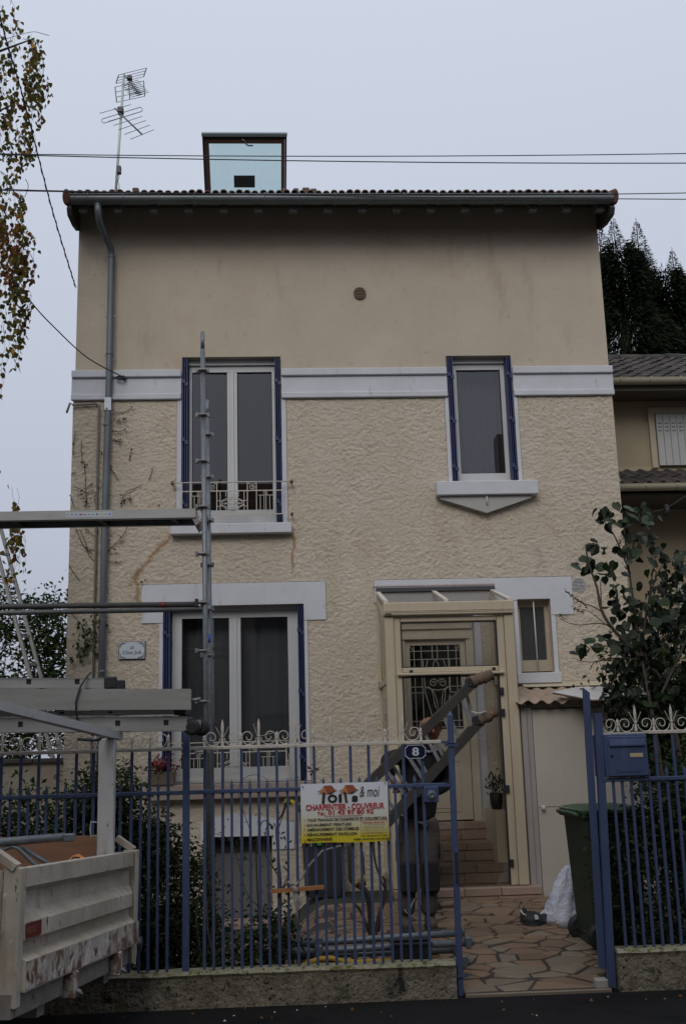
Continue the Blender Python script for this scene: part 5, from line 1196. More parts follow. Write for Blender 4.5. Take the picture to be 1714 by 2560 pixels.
# ------------------------------------------------------------------ worker carrying a ladder
SKIN = mat('skin', (.27, .115, .08), .55, col2=(.22, .09, .06), vscale=14)
def person():
    t = thing('person', 'workman in black jacket and grey-brown work trousers carrying a ladder behind the fence', 'person', (1.03, -1.93, .15))
    g = gz(1.03, -1.93)
    y = -1.95
    # body: one continuous surface, pelvis first
    P = [(1.055, y, 1.02, .09, .07), (1.06, y-.01, 1.20, .085, .065), (1.08, y-.03, 1.40, .10, .07), (1.11, y-.05, 1.545, .07, .06), (1.135, y-.075, 1.60, .05), (1.165, y-.11, 1.675, .078, .085), (1.175, y-.13, 1.745, .088, .098), (1.17, y-.13, 1.80, .06, .07),
         (.975, y, .98, .085), (.945, y-.03, .62, .058), (.93, y, .30, .042), (.925, y+.02, .20, .038), (.92, y-.10, .175, .035),
         (1.135, y, .98, .085), (1.125, y-.03, .62, .058), (1.115, y, .30, .042), (1.11, y+.02, .19, .038), (1.12, y-.10, .165, .035),
         (.965, y-.03, 1.52, .062), (.79, y-.10, 1.485, .048), (.815, y-.18, 1.385, .036), (.835, y-.20, 1.335, .026), (.85, y-.21, 1.30, .036, .022),
         (1.25, y-.05, 1.50, .062), (1.30, y-.07, 1.28, .046), (1.16, y-.15, 1.235, .034), (1.10, y-.185, 1.25, .026), (1.065, y-.20, 1.265, .034, .022)]
    E_ = [(0, 1), (1, 2), (2, 3), (3, 4), (4, 5), (5, 6), (6, 7), (0, 8), (8, 9), (9, 10), (10, 11), (11, 12), (0, 13), (13, 14), (14, 15), (15, 16), (16, 17), (2, 18), (18, 19), (19, 20), (20, 21), (21, 22), (2, 23), (23, 24), (24, 25), (25, 26), (26, 27)]
    # fingers of both hands curl round the ladder
    def hand(root, cx, cz, dirx):
        yb = y-.215
        for k, (off, ln) in enumerate(((-.030, .030), (-.012, .036), (.006, .034), (.022, .027))):
            b = len(P); P.append((cx+off+dirx*.004, yb-.018, cz-.018, .010)); P.append((cx+off+dirx*.006, yb-.035, cz-.030-ln*.3, .0095)); P.append((cx+off+dirx*.004, yb-.024, cz-.036-ln*.7, .0085)); P.append((cx+off, yb-.006, cz-.036-ln*.75, .0075))
            E_.extend([(root, b), (b, b+1), (b+1, b+2), (b+2, b+3)])
        b = len(P); P.append((cx+dirx*.035, yb-.006, cz+.004, .011)); P.append((cx+dirx*.05, yb-.018, cz-.02, .010)); P.append((cx+dirx*.047, yb-.022, cz-.045, .0085)); E_.extend([(root, b), (b, b+1), (b+1, b+2)])
    hand(22, .862, 1.292, 1); hand(27, 1.06, 1.26, -1)
    skin('body', P, E_, SKIN, t, 2)
    # face: nose, ears, brow on the bowed head; close-cropped hair
    m = MB(); m.lathe([(.002, .0), (.016, .012), (.018, .03), (.008, .05)], (1.178, y-.238, 1.69), 8).lathe([(.004, -.006), (.02, 0), (.022, .006), (.006, .012)], (1.085, y-.115, 1.725), 10, 'X').lathe([(.006, -.012), (.022, -.006), (.02, 0), (.004, .006)], (1.262, y-.115, 1.725), 10, 'X'); m.build('facial_features', SKIN, t)
    m = MB(); m.lathe([(.006, 0), (.006, .003)], (1.145, y-.222, 1.745), 8, 'Y').lathe([(.006, 0), (.006, .003)], (1.205, y-.222, 1.745), 8, 'Y').bar((1.15, y-.222, 1.652), (1.20, y-.222, 1.652), .006, .006); m.build('eyes_and_mouth', mat('eye_dark', (.03, .015, .012), .4), t)
    m = MB(); prof = [(.096, 0), (.098, .02), (.085, .055), (.05, .078), (.004, .086)]; m.lathe(prof, (0, 0, 0), 16, 'Z', Matrix.Translation((1.176, y-.105, 1.735)) @ Matrix.Rotation(R(-28), 4, 'X') @ Matrix.Diagonal((1, 1.08, 1, 1))); m.build('hair', mat('grey_stubble', (.20, .10, .07), .9), t)
    JK = mat('black_jacket', (.008, .008, .009), .85, bump=.5, bscale=20, bdist=.02)
    J = [(1.06, y, .93, .17, .13), (1.065, y-.01, 1.16, .165, .13), (1.08, y-.03, 1.38, .155, .115), (1.105, y-.045, 1.52, .095, .08), (1.125, y-.065, 1.575, .068), (.955, y-.03, 1.53, .082), (.785, y-.10, 1.487, .068), (.812, y-.17, 1.395, .052), (.835, y-.195, 1.335, .042), (1.25, y-.05, 1.505, .082), (1.305, y-.07, 1.28, .066), (1.18, y-.14, 1.23, .05), (1.115, y-.18, 1.245, .042)]
    skin('jacket', J, [(0, 1), (1, 2), (2, 3), (3, 4), (2, 5), (5, 6), (6, 7), (7, 8), (2, 9), (9, 10), (10, 11), (11, 12)], JK, t, 2)
    TRS = mat('work_trousers', (.072, .063, .052), .9, col2=(.045, .04, .035), vscale=8, bump=.6, bscale=16, bdist=.025)
    q = [(1.055, y, 1.12, .15, .115), (.975, y, .93, .105, .11), (.945, y-.025, .64, .088), (.935, y, .40, .078), (.925, y+.005, .245, .075), (1.135, y, .93, .105, .11), (1.13, y-.025, .64, .085), (1.12, y, .40, .075), (1.115, y+.005, .235, .072)]
    skin('trousers', q, [(0, 1), (1, 2), (2, 3), (3, 4), (0, 5), (5, 6), (6, 7), (7, 8)], TRS, t, 2)
    for x, z in ((.945, .56), (1.128, .56)):
        m = MB(); m.bbox(x-.068, x+.068, y-.125, y-.06, z-.13, z+.12, .02); m.build('knee_pad', JK, t)
    for x in (.92, 1.118):
        BT = mat('work_boot', (.07, .055, .042), .8, bump=.3)
        skin('boot', [(x, y+.02, g+.10, .055), (x, y+.01, g+.05, .052), (x, y-.10, g+.045, .045), (x+.004, y-.19, g+.036, .036)], [(0, 1), (1, 2), (2, 3)], BT, t, 2)
        m = MB(); m.bbox(x-.05, x+.052, y-.225, y+.07, g-.004, g+.022, .008); m.build('sole', BLACK, t)
    m = MB(); m.tube([(.905, y-.10, g+.16), (.93, y-.14, g+.12), (.96, y-.12, g+.20), (.99, y-.09, g+.24)], .004, 5); m.build('boot_lace', mat('lace', (.35, .32, .28), .8), t)
    m = MB(); m.bbox(.86, .90, y-.09, y+.06, .66, .84, .012); m.build('thigh_pocket', TRS, t)
    m = MB(); m.bbox(1.215, 1.245, y-.08, y+.06, .68, .82, .01); m.build('thigh_pocket', TRS, t)
    m = MB(); m.tube([(1.10, y-.155, 1.565), (1.145, y-.16, 1.545), (1.19, y-.15, 1.56)], .012, 6); m.build('shirt_collar', mat('pale_collar', (.35, .40, .52), .8), t)
person()

def carried_ladder():
    t = thing('carried_ladder', 'dark double ladder with cloth-wrapped ends carried aslant by the workman', 'ladder', (1.2, -2.2, 1.2))
    DKR = mat('dark_ladder_rail', (.055, .048, .040), .6, .2, col2=(.035, .031, .027), vscale=9, dirt=[((.11, .085, .06), 12, .6, .1, None)])
    RNG = mat('worn_rung', (.36, .37, .38), .4, .6, col2=(.22, .22, .23), vscale=26)
    A0, A1 = Vector((.50, -2.26, 1.195)), Vector((1.56, -2.16, 2.115)); B0, B1 = Vector((.70, -2.26, .93)), Vector((1.60, -2.16, 1.80))
    m = MB()
    for a, b in ((A0, A1), (B0, B1)):
        for dy in (0, .10):
            m = MB(); m.bar(a+Vector((0, dy, 0)), b+Vector((0, dy, 0)), .030, .072, (0, 0, 1)); m.build('rail', DKR, t)
    dA = (A1-A0); dB = (B1-B0)
    for k in range(6):
        u = .10+.155*k
        p, q = A0+dA*u, B0+dB*(u+.02)
        for dy, du in ((0, 0), (.10, .05)):
            pp, qq = p+dA*du+Vector((0, dy, -.01)), q+dB*du+Vector((0, dy, .01)); m = MB(); m.bar(pp, qq, .028, .022, (0, 1, 0)); m.build('rung', RNG, t)
    WR = mat('cloth_wrap', (.20, .125, .07), .95, col2=(.09, .075, .065), vscale=16, vamt=1.4, bump=.8, bscale=30, bdist=.02)
    for a, b, s in ((A1, Vector((1.70, -2.15, 2.165)), 1), (B1, Vector((1.715, -2.15, 1.865)), 2)):
        d = b-a; m = MB(); m.tube([a+d*(-.3+1.3*i/13) for i in range(14)], [.044+.005*math.sin(i*.9+s)+.004*(i % 3) for i in range(14)], 14); m.v = [(x+.012*noise.noise(Vector((x*38, y_*38, z*38+s))), y_+.01*noise.noise(Vector((x*30, y_*30+5, z*30))), z+.014*noise.noise(Vector((x*38+s, y_*38, z*38)))) for x, y_, z in m.v]; m.build('wrapped_end', WR, t)
        m = MB(); m.tube([b+d*.02, b+d*.03], [.034, .03], 12); m.build('rail_tip', BLACK, t)
        m = MB(); m.bbox(a.x-.075, a.x+.01, a.y-.03, a.y+.13, a.z-.055, a.z+.03, .012); m.build('bracket', DARKP, t)
    m = MB(); m.tube([B1+Vector((-.10, -.05, .06)), B1+Vector((-.04, -.06, .045)), B1+Vector((.02, -.055, .06))], .006, 6); m.build('string', mat('pale_string', (.5, .48, .42), .8), t)
carried_ladder()

# ------------------------------------------------------------------ scaffold tubes, hose and crate behind the wall
def tubes():
    i = 0
    for (x0, x1, yy, z, sl, r_, who) in ((-.15, 1.19, -3.30, .315, .03, .024, 'topmost galvanised tube in the stack behind the low wall'), (-.25, 1.24, -3.37, .265, .02, .024, 'second galvanised tube of the stack behind the low wall, below the topmost'), (-.1, 1.17, -3.22, .20, .0, .024, 'rearmost low galvanised tube of the stack behind the low wall'), (.1, 1.20, -3.42, .155, .0, .024, 'lowest front galvanised tube of the stack behind the low wall')):
        t = thing('scaffold_tube', who, 'tube', (x0, yy, z), 'scaffold tubes stacked behind the wall')
        m = MB(); m.tube([(x0, yy, z-sl), (x1, yy, z+sl*.3)], r_, 12); m.build('tube', GALV, t)
        m = MB(); m.bbox(x0+.30+i*.1, x0+.35+i*.1, yy-.032, yy+.032, z-sl-.03, z-sl+.045, .006).bbox(x1-.06, x1-.02, yy-.034, yy+.034, z-.03, z+.045, .006); m.build('coupler', GALV, t); i += 1
    # supports under the stack so that it rests on something
    t = thing('timber_bearer', 'timber bearer under the stacked scaffold tubes', 'timber', (.5, -3.3, .02))
    for x in (.02, .95):
        m = MB(); m.bbox(x, x+.07, -3.46, -3.16, .01, .135 if x < .5 else .13, .006).bbox(x, x+.07, -3.41, -3.20, .135, .175, .006); m.build('block', WOODB, t)
    t = thing('yellow_hose', 'yellow plastic duct lying along the top of the low wall', 'hose', (.4, -3.50, .2))
    m = MB(); m.tube([(.06, -3.54, .195), (.17, -3.55, .232), (.25, -3.55, .235), (.33, -3.54, .21), (.42, -3.53, .20), (.7, -3.52, .20)], .018, 10).tube([(.10, -3.50, .18), (.25, -3.51, .215), (.36, -3.50, .195)], .016, 10); m.build('hose_length', mat('yellow_duct', (.45, .26, .03), .5), t)
    t = thing('black_crate', 'black plastic crate among the scaffold tubes', 'crate', (.80, -3.50, .02))
    m = MB(); m.box(.665, .925, -3.56, -3.552, .05, .30).box(.665, .673, -3.55, -3.40, .05, .30).box(.917, .925, -3.55, -3.40, .05, .30).box(.665, .925, -3.408, -3.40, .05, .30).box(.665, .925, -3.56, -3.40, .03, .05).bbox(.655, .935, -3.57, -3.545, .292, .315, .005).bbox(.655, .935, -3.415, -3.39, .292, .315, .005); m.build('crate_body', mat('crate_black', (.006, .006, .007), .6), t)
    # plank tied to the pickets
    t = thing('tied_plank', 'short orange-brown plank tied to the fence pickets with rope', 'plank', (.04, F-.03, .7))
    m = MB(); m.prism([(-.145, .692), (-.135, .706), (.21, .722), (.212, .700), (.0, .688), (-.12, .684)], F-.055, F-.013); m.build('plank_board', WOODO, t)
    ROPE = mat('grey_rope', (.36, .35, .33), .9, col2=(.12, .11, .10), vscale=60, bump=.5, bscale=120)
    t = thing('rope', 'frayed grey rope knotted round the plank and run to the bush', 'rope', (.02, F-.06, .7))
    m = MB()
    for k in range(5):
        a = k*.5; m.tube([(.0+.006*k, F-.058, .728-.002*k), (.012+.006*k, F-.066, .705), (.008+.006*k, F-.058, .680), (.01+.006*k, F-.01, .676), (.006+.006*k, F-.008, .722), (.0+.006*k, F-.058, .728)], .0055, 6)
    for k in range(5):
        x = .004+.007*k; m.tube([(x, F-.06, .68), (x+.014+.004*k, F-.062, .62), (x+.028-.008*k, F-.06, .56), (x+.03-.003*k, F-.058, .51-.012*k)], .004, 5)
    m.tube([(-.03, F-.05, .735), (-.045, F-.03, .745), (-.02, F-.055, .752), (.0, F-.058, .728)], .010, 6)
    m.tube([(.02, F-.04, .725), (.06, F+.02, .76), (.12, F+.25, .82), (.22, F+.55, .885), (.36, F+.72, .90), (.46, F+.75, .90)], .0075, 6)
    m.build('rope_strands', ROPE, t)
tubes()

def leaning_ladder():
    t = thing('aluminium_ladder', 'long aluminium ladder leaning at the left beyond the scaffold', 'ladder', (-2.0, .7, 0))
    a0, a1 = Vector((-2.03, .72, -.05)), Vector((-3.62, .78, 5.2)); off = Vector((.078, .16, 0))
    for k, o in enumerate((Vector(), off)):
        m = MB(); m.bar(a0+o, a1+o, .034, .06, (0, 1, 0)); m.build('rail', ALU, t)
    n = 17
    for i in range(n):
        p = a0+(a1-a0)*((i+.5)/n); m = MB(); m.bar(p, p+off, .03, .03); m.build('rung', ALU, t)
        m = MB(); m.tube([p+Vector((-.017, -.014, 0)), p+Vector((-.020, -.019, 0))], .011, 8); m.build('rung_plug', BLACK, t)
leaning_ladder()

# ------------------------------------------------------------------ roof window, aerial
def roof_window():
    t = thing('roof_window', 'open roof window with greenish pane standing up from the tiles', 'window', (-.43, .9, 8.0))
    bl, br, tl, tr = Vector((-.915, 1.02, 8.0)), Vector((.065, 1.02, 8.0)), Vector((-.915, .42, 8.735)), Vector((.085, .42, 8.735))
    FR = mat('brown_sash', (.10, .055, .035), .5, col2=(.075, .04, .026), vscale=9); DK = mat('dark_cladding', (.035, .037, .04), .45, .3)
    def pt(u, v, d=0): 
        p = bl.lerp(br, u).lerp(tl.lerp(tr, u), v); nrm = (tr-tl).cross(tl-bl).normalized(); return p+nrm*d
    def quad(name, u0, u1, v0, v1, d0, d1, m_):
        m = MB(); m.v = [pt(u, v, d) for d in (d0, d1) for (u, v) in ((u0, v0), (u1, v0), (u1, v1), (u0, v1))]; m.f = [(3, 2, 1, 0), (4, 5, 6, 7), (0, 1, 5, 4), (1, 2, 6, 5), (2, 3, 7, 6), (3, 0, 4, 7)]; m.sm = [False]*6; return m.build(name, m_, t)
    quad('sash_side', .03, .075, 0, .95, -.02, .03, FR); quad('sash_side', .935, .975, 0, .95, -.02, .03, FR); quad('sash_top', .075, .935, .90, .95, -.02, .03, FR)
    quad('cladding', 0, .028, 0, 1.0, -.05, .03, DK); quad('cladding', .977, 1.0, 0, 1.0, -.05, .03, DK); quad('cladding', .028, .977, .952, .985, -.05, .02, DK)
    quad('top_cap', -.005, 1.005, .987, 1.025, -.06, .05, mat('green_grey_cap', (.16, .20, .20), .5))
    quad('pane', .075, .935, 0, .90, -.004, .004, glass('tinted_roof_glass', (.80, .885, .88), .02))
    quad('pane_label', .36, .615, .36, .51, .006, .008, mat('dark_label', (.02, .022, .026), .5))
    c = pt(.50, .905, -.0); m = MB(); o = Vector((0, -.05, 0)); m.tube([pt(.47, .92)+o, pt(.50, .90)+o, pt(.52, .86)+o, pt(.54, .845)+o, pt(.60, .845)+o], .009, 6); m.build('handle', mat('sash_handle', (.2, .2, .22), .4, .5), t)
    m = MB(); m.add([(-.93, .86, 7.95), (-.72, .86, 7.95), (-.80, .86, 8.10), (-.93, .86, 8.12), (-.95, .88, 7.95), (-.70, .88, 7.95), (-.79, .88, 8.10), (-.93, .88, 8.12)], [(0, 1, 2, 3), (7, 6, 5, 4), (0, 4, 5, 1), (1, 5, 6, 2), (2, 6, 7, 3), (3, 7, 4, 0)]); m.build('protective_sheet', mat('pale_sheet', (.50, .47, .49), .7), t)
    m = MB(); m.bbox(-.28, -.24, .8, .84, 7.9, 8.10, .004); m.build('sash_stop', DK, t)
    # frame in the roof slope
    m = MB(); m.prism([(.75, 7.86), (1.9, 8.33), (1.9, 8.40), (.75, 7.93)], -.95, -.90, 'X').prism([(.75, 7.86), (1.9, 8.33), (1.9, 8.40), (.75, 7.93)], .06, .11, 'X'); m.build('lower_frame', DK, t)
roof_window()

def aerial():
    t = thing('tv_aerial', 'television aerial with two antennas on a pale mast above the roof', 'aerial', (-1.99, .8, 7.9))
    Y = .8
    MS = mat('pale_mast', (.50, .53, .50), .5, .3); EL = mat('aerial_rod', (.30, .31, .32), .5, .4); DK = mat('aerial_dark', (.04, .042, .045), .5)
    m = MB(); m.tube([(-1.995, Y, 7.85), (-1.905, Y, 9.80)], .016, 10); m.build('mast', MS, t)
    def rods(name, L_, r=.004, m_=EL):
        for a, b in L_:
            m = MB(); m.tube([Vector(a), Vector(b)], r, 5); m.build(name, m_, t)
    # upper antenna: corner reflector grid and a boom that runs towards the street
    for k in range(4):
        f = k/3; a = Vector((-2.01+.04*f, Y+.05-.05*f, 9.70+.085*f)); b = Vector((-1.66+.04*f, Y-.02-.05*f, 9.75+.085*f)); rods('reflector_rod', [(a, b)])
    for k in range(4):
        f = k/3; a = Vector((-2.02+.03*f, Y+.05-.03*f, 9.65-.23*f)); b = Vector((-1.66+.02*f, Y-.02-.03*f, 9.69-.23*f)); rods('reflector_rod', [(a, b)])
    rods('reflector_arm', [((-2.01, Y+.05, 9.70), (-1.97, Y, 9.785)), ((-1.66, Y-.02, 9.75), (-1.62, Y-.07, 9.835)), ((-2.02, Y+.05, 9.65), (-1.99, Y+.02, 9.42)), ((-1.66, Y-.02, 9.69), (-1.64, Y-.05, 9.46)), ((-1.845, Y, 9.66), (-1.825, Y-.02, 9.44))], .006, DK)
    b0, b1 = Vector((-1.90, Y, 9.78)), Vector((-1.60, Y-.75, 9.02)); m = MB(); m.tube([b0, b1], .008, 6); m.build('boom', DK, t)
    sc = lambda p: p
    for k in range(9):
        f = .38+.62*k/8; c = b0.lerp(b1, f); h = .105; rods('director_rod', [(c+Vector((-h, .03, -.014)), c+Vector((h, -.03, .014)))]); rods('rod_clip', [(c+Vector((-.035, .01, -.005)), c+Vector((.035, -.01, .005)))], .007, DK)
    m = MB(); m.bbox(-1.83, -1.77, Y-.26, Y-.2, 9.56, 9.61, .006); m.build('junction_box', DK, t)
    # lower antenna: folded dipole and long directors
    b0, b1 = Vector((-2.03, Y+.12, 9.40), ), Vector((-1.555, Y-.85, 8.45)); m = MB(); m.tube([b0, b1], .009, 6); m.build('boom', DK, t)
    m = MB(); pts = []
    A_, B_ = Vector((-2.14, Y+.03, 9.175)), Vector((-1.69, Y-.10, 9.245))
    for s, c in ((1, B_), (-1, A_)):
        for k in range(7):
            a = -math.pi/2+math.pi*k/6; pts.append(c+Vector((s*.03*math.cos(a), 0, s*.032*math.sin(a))))
    m.tube(pts+[pts[0]], .005, 6); m.build('folded_dipole', EL, t)
    for k, f in enumerate((.02, .34, .50, .66, .83, 1.0)):
        c = b0.lerp(b1, f); h = .20-.012*k; rods('director_rod', [(c+Vector((-h, .05, -.03)), c+Vector((h, -.05, .03)))])
    m = MB(); m.bbox(-1.97, -1.90, Y-.06, Y+.03, 9.24, 9.32, .01); m.build('clamp', DK, t)
    m = MB(); m.bbox(-1.965, -1.915, Y-.05, Y+.01, 8.43, 8.53, .008); m.build('amplifier_box', DK, t)
    m = MB(); m.tube([(-1.945, Y-.03, 8.43), (-1.935, Y-.03, 8.38), (-1.95, Y-.03, 8.33), (-1.93, Y-.03, 8.25), (-1.96, Y-.02, 8.2)], .004, 5); m.build('coax_lead', DK, t)
aerial()

# ------------------------------------------------------------------ overhead lines
def wires():
    WK = mat('cable_black', (.015, .015, .017), .6)
    def wire(label, pts, r, nm='overhead_wire', twist=False):
        if nm == 'overhead_wire':            # shallow sag: one parabola through the three measured points
            (xa, ya, za), (xb, _, zb), (xc, _, zc) = pts[1:4]; q2 = ((zc-za)/(xc-xa)-(zb-za)/(xb-xa))/(xc-xb); q1 = (zb-za)/(xb-xa)
            pts = [(x, ya, za+q1*(x-xa)+q2*(x-xa)*(x-xb)) for x in [-12+i*.5 for i in range(49)]]
            m = MB(); m.tube(pts, r, 6)
        else: m = MB(); m.tube(crom(pts, 6), r, 6)
        if twist:
            cp = crom(pts, 40); m.tube([(x+.007*math.cos(i*1.1), y, z+.007*math.sin(i*1.1)) for i, (x, y, z) in enumerate(cp)], r*.8, 5)
        tag(m.build(nm, WK), label, 'cable', 'overhead cables')
    Yw = -5.0
    wire('highest overhead wire, crossing the sky above the roof window', [(-14, Yw, 5.62), (-1.74, Yw, 5.282), (.41, Yw, 5.268), (2.61, Yw, 5.29), (14, Yw, 5.7)], .003)
    wire('second overhead wire, sagging just below the highest one to the right', [(-14, Yw, 5.66), (-1.74, Yw, 5.277), (.41, Yw, 5.232), (2.61, Yw, 5.222), (14, Yw, 5.5)], .0034)
    wire('third overhead wire, level with the roof eaves', [(-14, Yw, 5.5), (-1.73, Yw, 5.040), (-.25, Yw, 5.006), (2.59, Yw, 5.012), (14, Yw, 5.4)], .003)
    wire('lowest overhead wire, crossing the right end of the eaves', [(-14, Yw, 5.5), (-1.73, Yw, 5.032), (0, Yw, 4.998), (2.58, Yw, 4.968), (14, Yw, 5.25)], .003)
    wire('twisted service cable running down the sky to the left house corner', [(-2.25, -4.6, 7.95), (-2.356, -3.0, 7.755), (-2.386, -2.0, 7.611), (-2.323, -1.0, 7.038), (-2.256, -.04, 6.602)], .006, 'service_drop', True)
    wire('thin service cable hooked to the white band near the downpipe', [(-2.5, -4.5, 5.62), (-2.267, -3.0, 5.502), (-2.245, -2.0, 5.579), (-2.196, -1.4, 5.612), (-2.0, -.6, 5.573), (-1.705, -.065, 5.545)], .006, 'service_drop')
wires()
# ------------------------------------------------------------------ neighbouring houses
def neighbour():
    t = thing('house', 'neighbouring beige house with dark tiled roofs and white shutters beyond the right corner', 'house', (6, 2.0, 0))
    m = MB(); m.box(3.66, 10, 2.0, 2.25, -.1, 5.95).box(3.66, 3.9, 2.25, 8, -.1, 5.95).box(9.8, 10, 2.25, 8, -.1, 5.95).box(3.9, 9.8, 7.8, 8, -.1, 5.95); m.build('wall', NWALL, t)
    m = MB(); m.box(3.66, 10, 1.985, 1.999, 4.94, 5.0); m.build('string_course', mat('neigh_course', (.38, .32, .22), .9), t)
    def tile_mesh(w, ln, th=.012):
        m = MB(); n = 9
        for j in (0, 1):
            for dz in (0, -th):
                for i in range(n):
                    u = i/(n-1); z = .035*max(0, math.sin((u-.45)/.5*math.pi)) if u > .45 else .004*math.sin(u/.45*math.pi)
                    m.v.append((u*w*1.06, j*ln, z+dz+(.02 if j == 0 else 0)))
        k = n
        for i in range(n-1): m.f += [(i, i+1, 2*k+i+1, 2*k+i), (k+i+1, k+i, 3*k+i, 3*k+i+1), (i+1, i, k+i, k+i+1)]
        m.sm = [False]*len(m.f); return m.mesh('roof_tile', ROOFD)
    r = random.Random(12)
    # main roof
    a = R(25); m = MB(); m.prism([(1.50, 5.93), (1.50, 5.985), (4.15, 5.985+2.65*math.tan(a)), (8.3, 5.4), (8.3, 5.3), (4.15, 5.93+2.65*math.tan(a)-.03)], 3.63, 10.3, 'X'); rf = m.build('roof', ROOFD, t)
    tm = tile_mesh(.19, .36)
    for row in range(9):
        for c in range(14):
            s = .33*row; mw = Matrix.Translation((3.65+c*.19+r.uniform(-.006, .006), 1.49+s*math.cos(a), 6.005+s*math.sin(a))) @ Matrix.Rotation(a+r.uniform(-.02, .02), 4, 'X'); link('roof_tile', tm, rf, mw)
    for c in range(8):
        m = MB(); x = 3.64+c*.36; m.tube([(x, 4.12, 7.225+r.uniform(-.01, .01)), (x+.37, 4.12, 7.225)], [.09, .08], 10); m.build('ridge_tile', ROOFD, rf)
    m = MB(); m.box(3.66, 10.2, 1.52, 1.999, 5.88, 5.925).box(3.66, 10.2, 1.50, 1.52, 5.86, 5.98); m.build('soffit', mat('dark_soffit', (.11, .095, .075), .9), rf)
    def gut(z, y, x0, x1, par):
        m = MB(); P = [(y-.07*math.cos(k*math.pi/10), z-.065*math.sin(k*math.pi/10)) for k in range(11)]; P = [(y-.075, z+.012)]+P+[(q+( .004 if q < y else -.004), w+.006) for q, w in reversed(P)]; m.prism(P, x0, x1, 'X'); g = m.build('gutter', GUTB, par)
        for k in range(6):
            x = x0+.16+k*.38; mm = MB(); mm.tube([(x, y-.076, z+.014), (x, y-.072, z-.02), (x, y-.03, z-.068)], .007, 6); mm.build('gutter_bracket', GUTB, g)
    gut(5.985, 1.44, 3.64, 10, t)
    # lean-to roof below the upper window
    b = math.atan2(.37, .8); m = MB(); m.prism([(1.17, 4.50), (1.17, 4.545), (2.0, 4.93), (2.0, 4.86)], 3.70, 10, 'X'); pr = m.build('porch_roof', ROOFD, t)
    tm2 = tile_mesh(.172, .46)
    for row in range(2):
        for c in range(15):
            s = .42*row; mw = Matrix.Translation((3.70+c*.172, 1.16+s*math.cos(b), 4.565+s*math.sin(b))) @ Matrix.Rotation(b, 4, 'X'); link('roof_tile', tm2, pr, mw)
    gut(4.545, 1.11, 3.72, 10, t)
    m = MB(); m.tube([(3.70, 1.55, 4.70), (3.80, 1.25, 4.72), (3.90, 1.08, 4.66), (3.93, 1.05, 4.56)], .05, 10).tube([(3.82, 1.1, 4.48), (3.86, 1.1, 4.40), (3.85, 1.1, 4.2), (3.78, 1.15, 4.05)], .05, 10); m.build('downpipe', mat('cream_pvc', (.45, .42, .36), .45), t)
    m = MB(); m.box(3.75, 10, 1.2, 1.98, 4.44, 4.47); m.build('porch_soffit', mat('dark_soffit', (.11, .095, .075)), pr)
    # upper window with closed white shutters
    m = MB(); m.box(4.69, 4.765, 1.955, 1.999, 4.98, 5.78).box(4.767, 5.9, 1.955, 1.999, 5.70, 5.78) ; w = m.build('window', mat('neigh_trim', (.42, .365, .275), .8), t)
    SH = mat('neigh_shutter', (.42, .42, .41), .6, col2=(.36, .36, .35), vscale=5)
    for k in range(9):
        x = 4.775+k*.09; m = MB(); m.bbox(x, x+.086, 1.93, 1.954, 5.0, 5.69, .004); bd = m.build('shutter_board', SH, w)
        for z in (5.56, 5.51, 5.46):
            m = MB(); m.box(x+.02, x+.066, 1.927, 1.9295, z-.006, z+.006); m.build('slot', mat('slot_dark', (.1, .1, .1), .8), w)
    m = MB(); m.box(4.86, 5.4, 1.93, 1.96, 3.0, 3.46); w = m.build('window', SH, t)
    for k in range(7):
        m = MB(); m.box(4.88, 5.38, 1.92, 1.929, 3.03+k*.06, 3.065+k*.06); m.build('slat', SH, w)
    m = MB(); m.box(4.72, 4.82, 1.95, 1.999, 2.6, 3.6); m.build('window_surround', mat('neigh_trim', (.42, .365, .275)), t)
    m = MB(); m.tube([(6.2, 1.0, 5.0), (5.0, .9, 4.55), (4.4, .85, 4.2), (4.05, .9, 4.12)], .008, 6).tube([(4.40, .85, 4.25), (4.42, .84, 4.18), (4.38, .85, 4.12)], .03, 6); m.build('service_cable', mat('cable_black', (.015, .015, .017)), t)
neighbour()

def opposite(name, label, x0, x1, wallc, h, rh, yw=-14.4):
    t = thing(name, label, 'house', ((x0+x1)/2, yw-4, 0), 'houses across the street')
    WM = mat('opp_wall_%s' % name+str(x0), wallc, .95, col2=tuple(c*.85 for c in wallc), vscale=2)
    holes = []; n = max(2, int((x1-x0)/2.6))
    for lv in (1.0, 3.9):
        for k in range(n):
            c = x0+(x1-x0)*(k+.5)/n; holes.append((c-.5, c+.5, lv, lv+1.4))
    w = wall_holes(x0, x1, 0, h, holes, yw, yw-.3); w.box(x0, x1, yw-8, yw-.301, 0, h-.01); w.build('wall', WM, t)
    for hx in holes:
        m = MB(); m.box(hx[0], hx[1], yw-.28, yw-.25, hx[2], hx[3]); wn = m.build('window', mat('opp_pane', (.12, .125, .13), .3), t)
        m = MB(); m.box(hx[0]-.5, hx[0]-.03, yw, yw+.04, hx[2], hx[3]).box(hx[1]+.03, hx[1]+.5, yw, yw+.04, hx[2], hx[3]); m.build('shutter', mat('opp_shutter', (.30, .28, .25), .7), wn)
    m = MB(); m.prism([(yw+.5, h-.1), (yw-4, h+rh), (yw-8.5, h-.1), (yw-8.5, h-.25), (yw+.5, h-.25)], x0-.2, x1+.2, 'X'); rf = m.build('roof', mat('opp_roof', (.16, .075, .05), .9, col2=(.10, .05, .04), vscale=3), t)
    m = MB(); m.box(x1-1.4, x1-.8, yw-3.2, yw-2.6, h+rh*.55, h+rh+1.0); m.build('chimney', mat('brick_dark', (.14, .07, .05), .9), rf)
opposite('house', 'cream house opposite, behind the camera and only mirrored in the window panes', -12.5, -2.6, (.30, .27, .22), 6.0, 3.2)
opposite('house', 'grey house opposite, behind the camera and only mirrored in the window panes', -1.8, 7.4, (.27, .26, .25), 5.8, 3.3, -15.0)
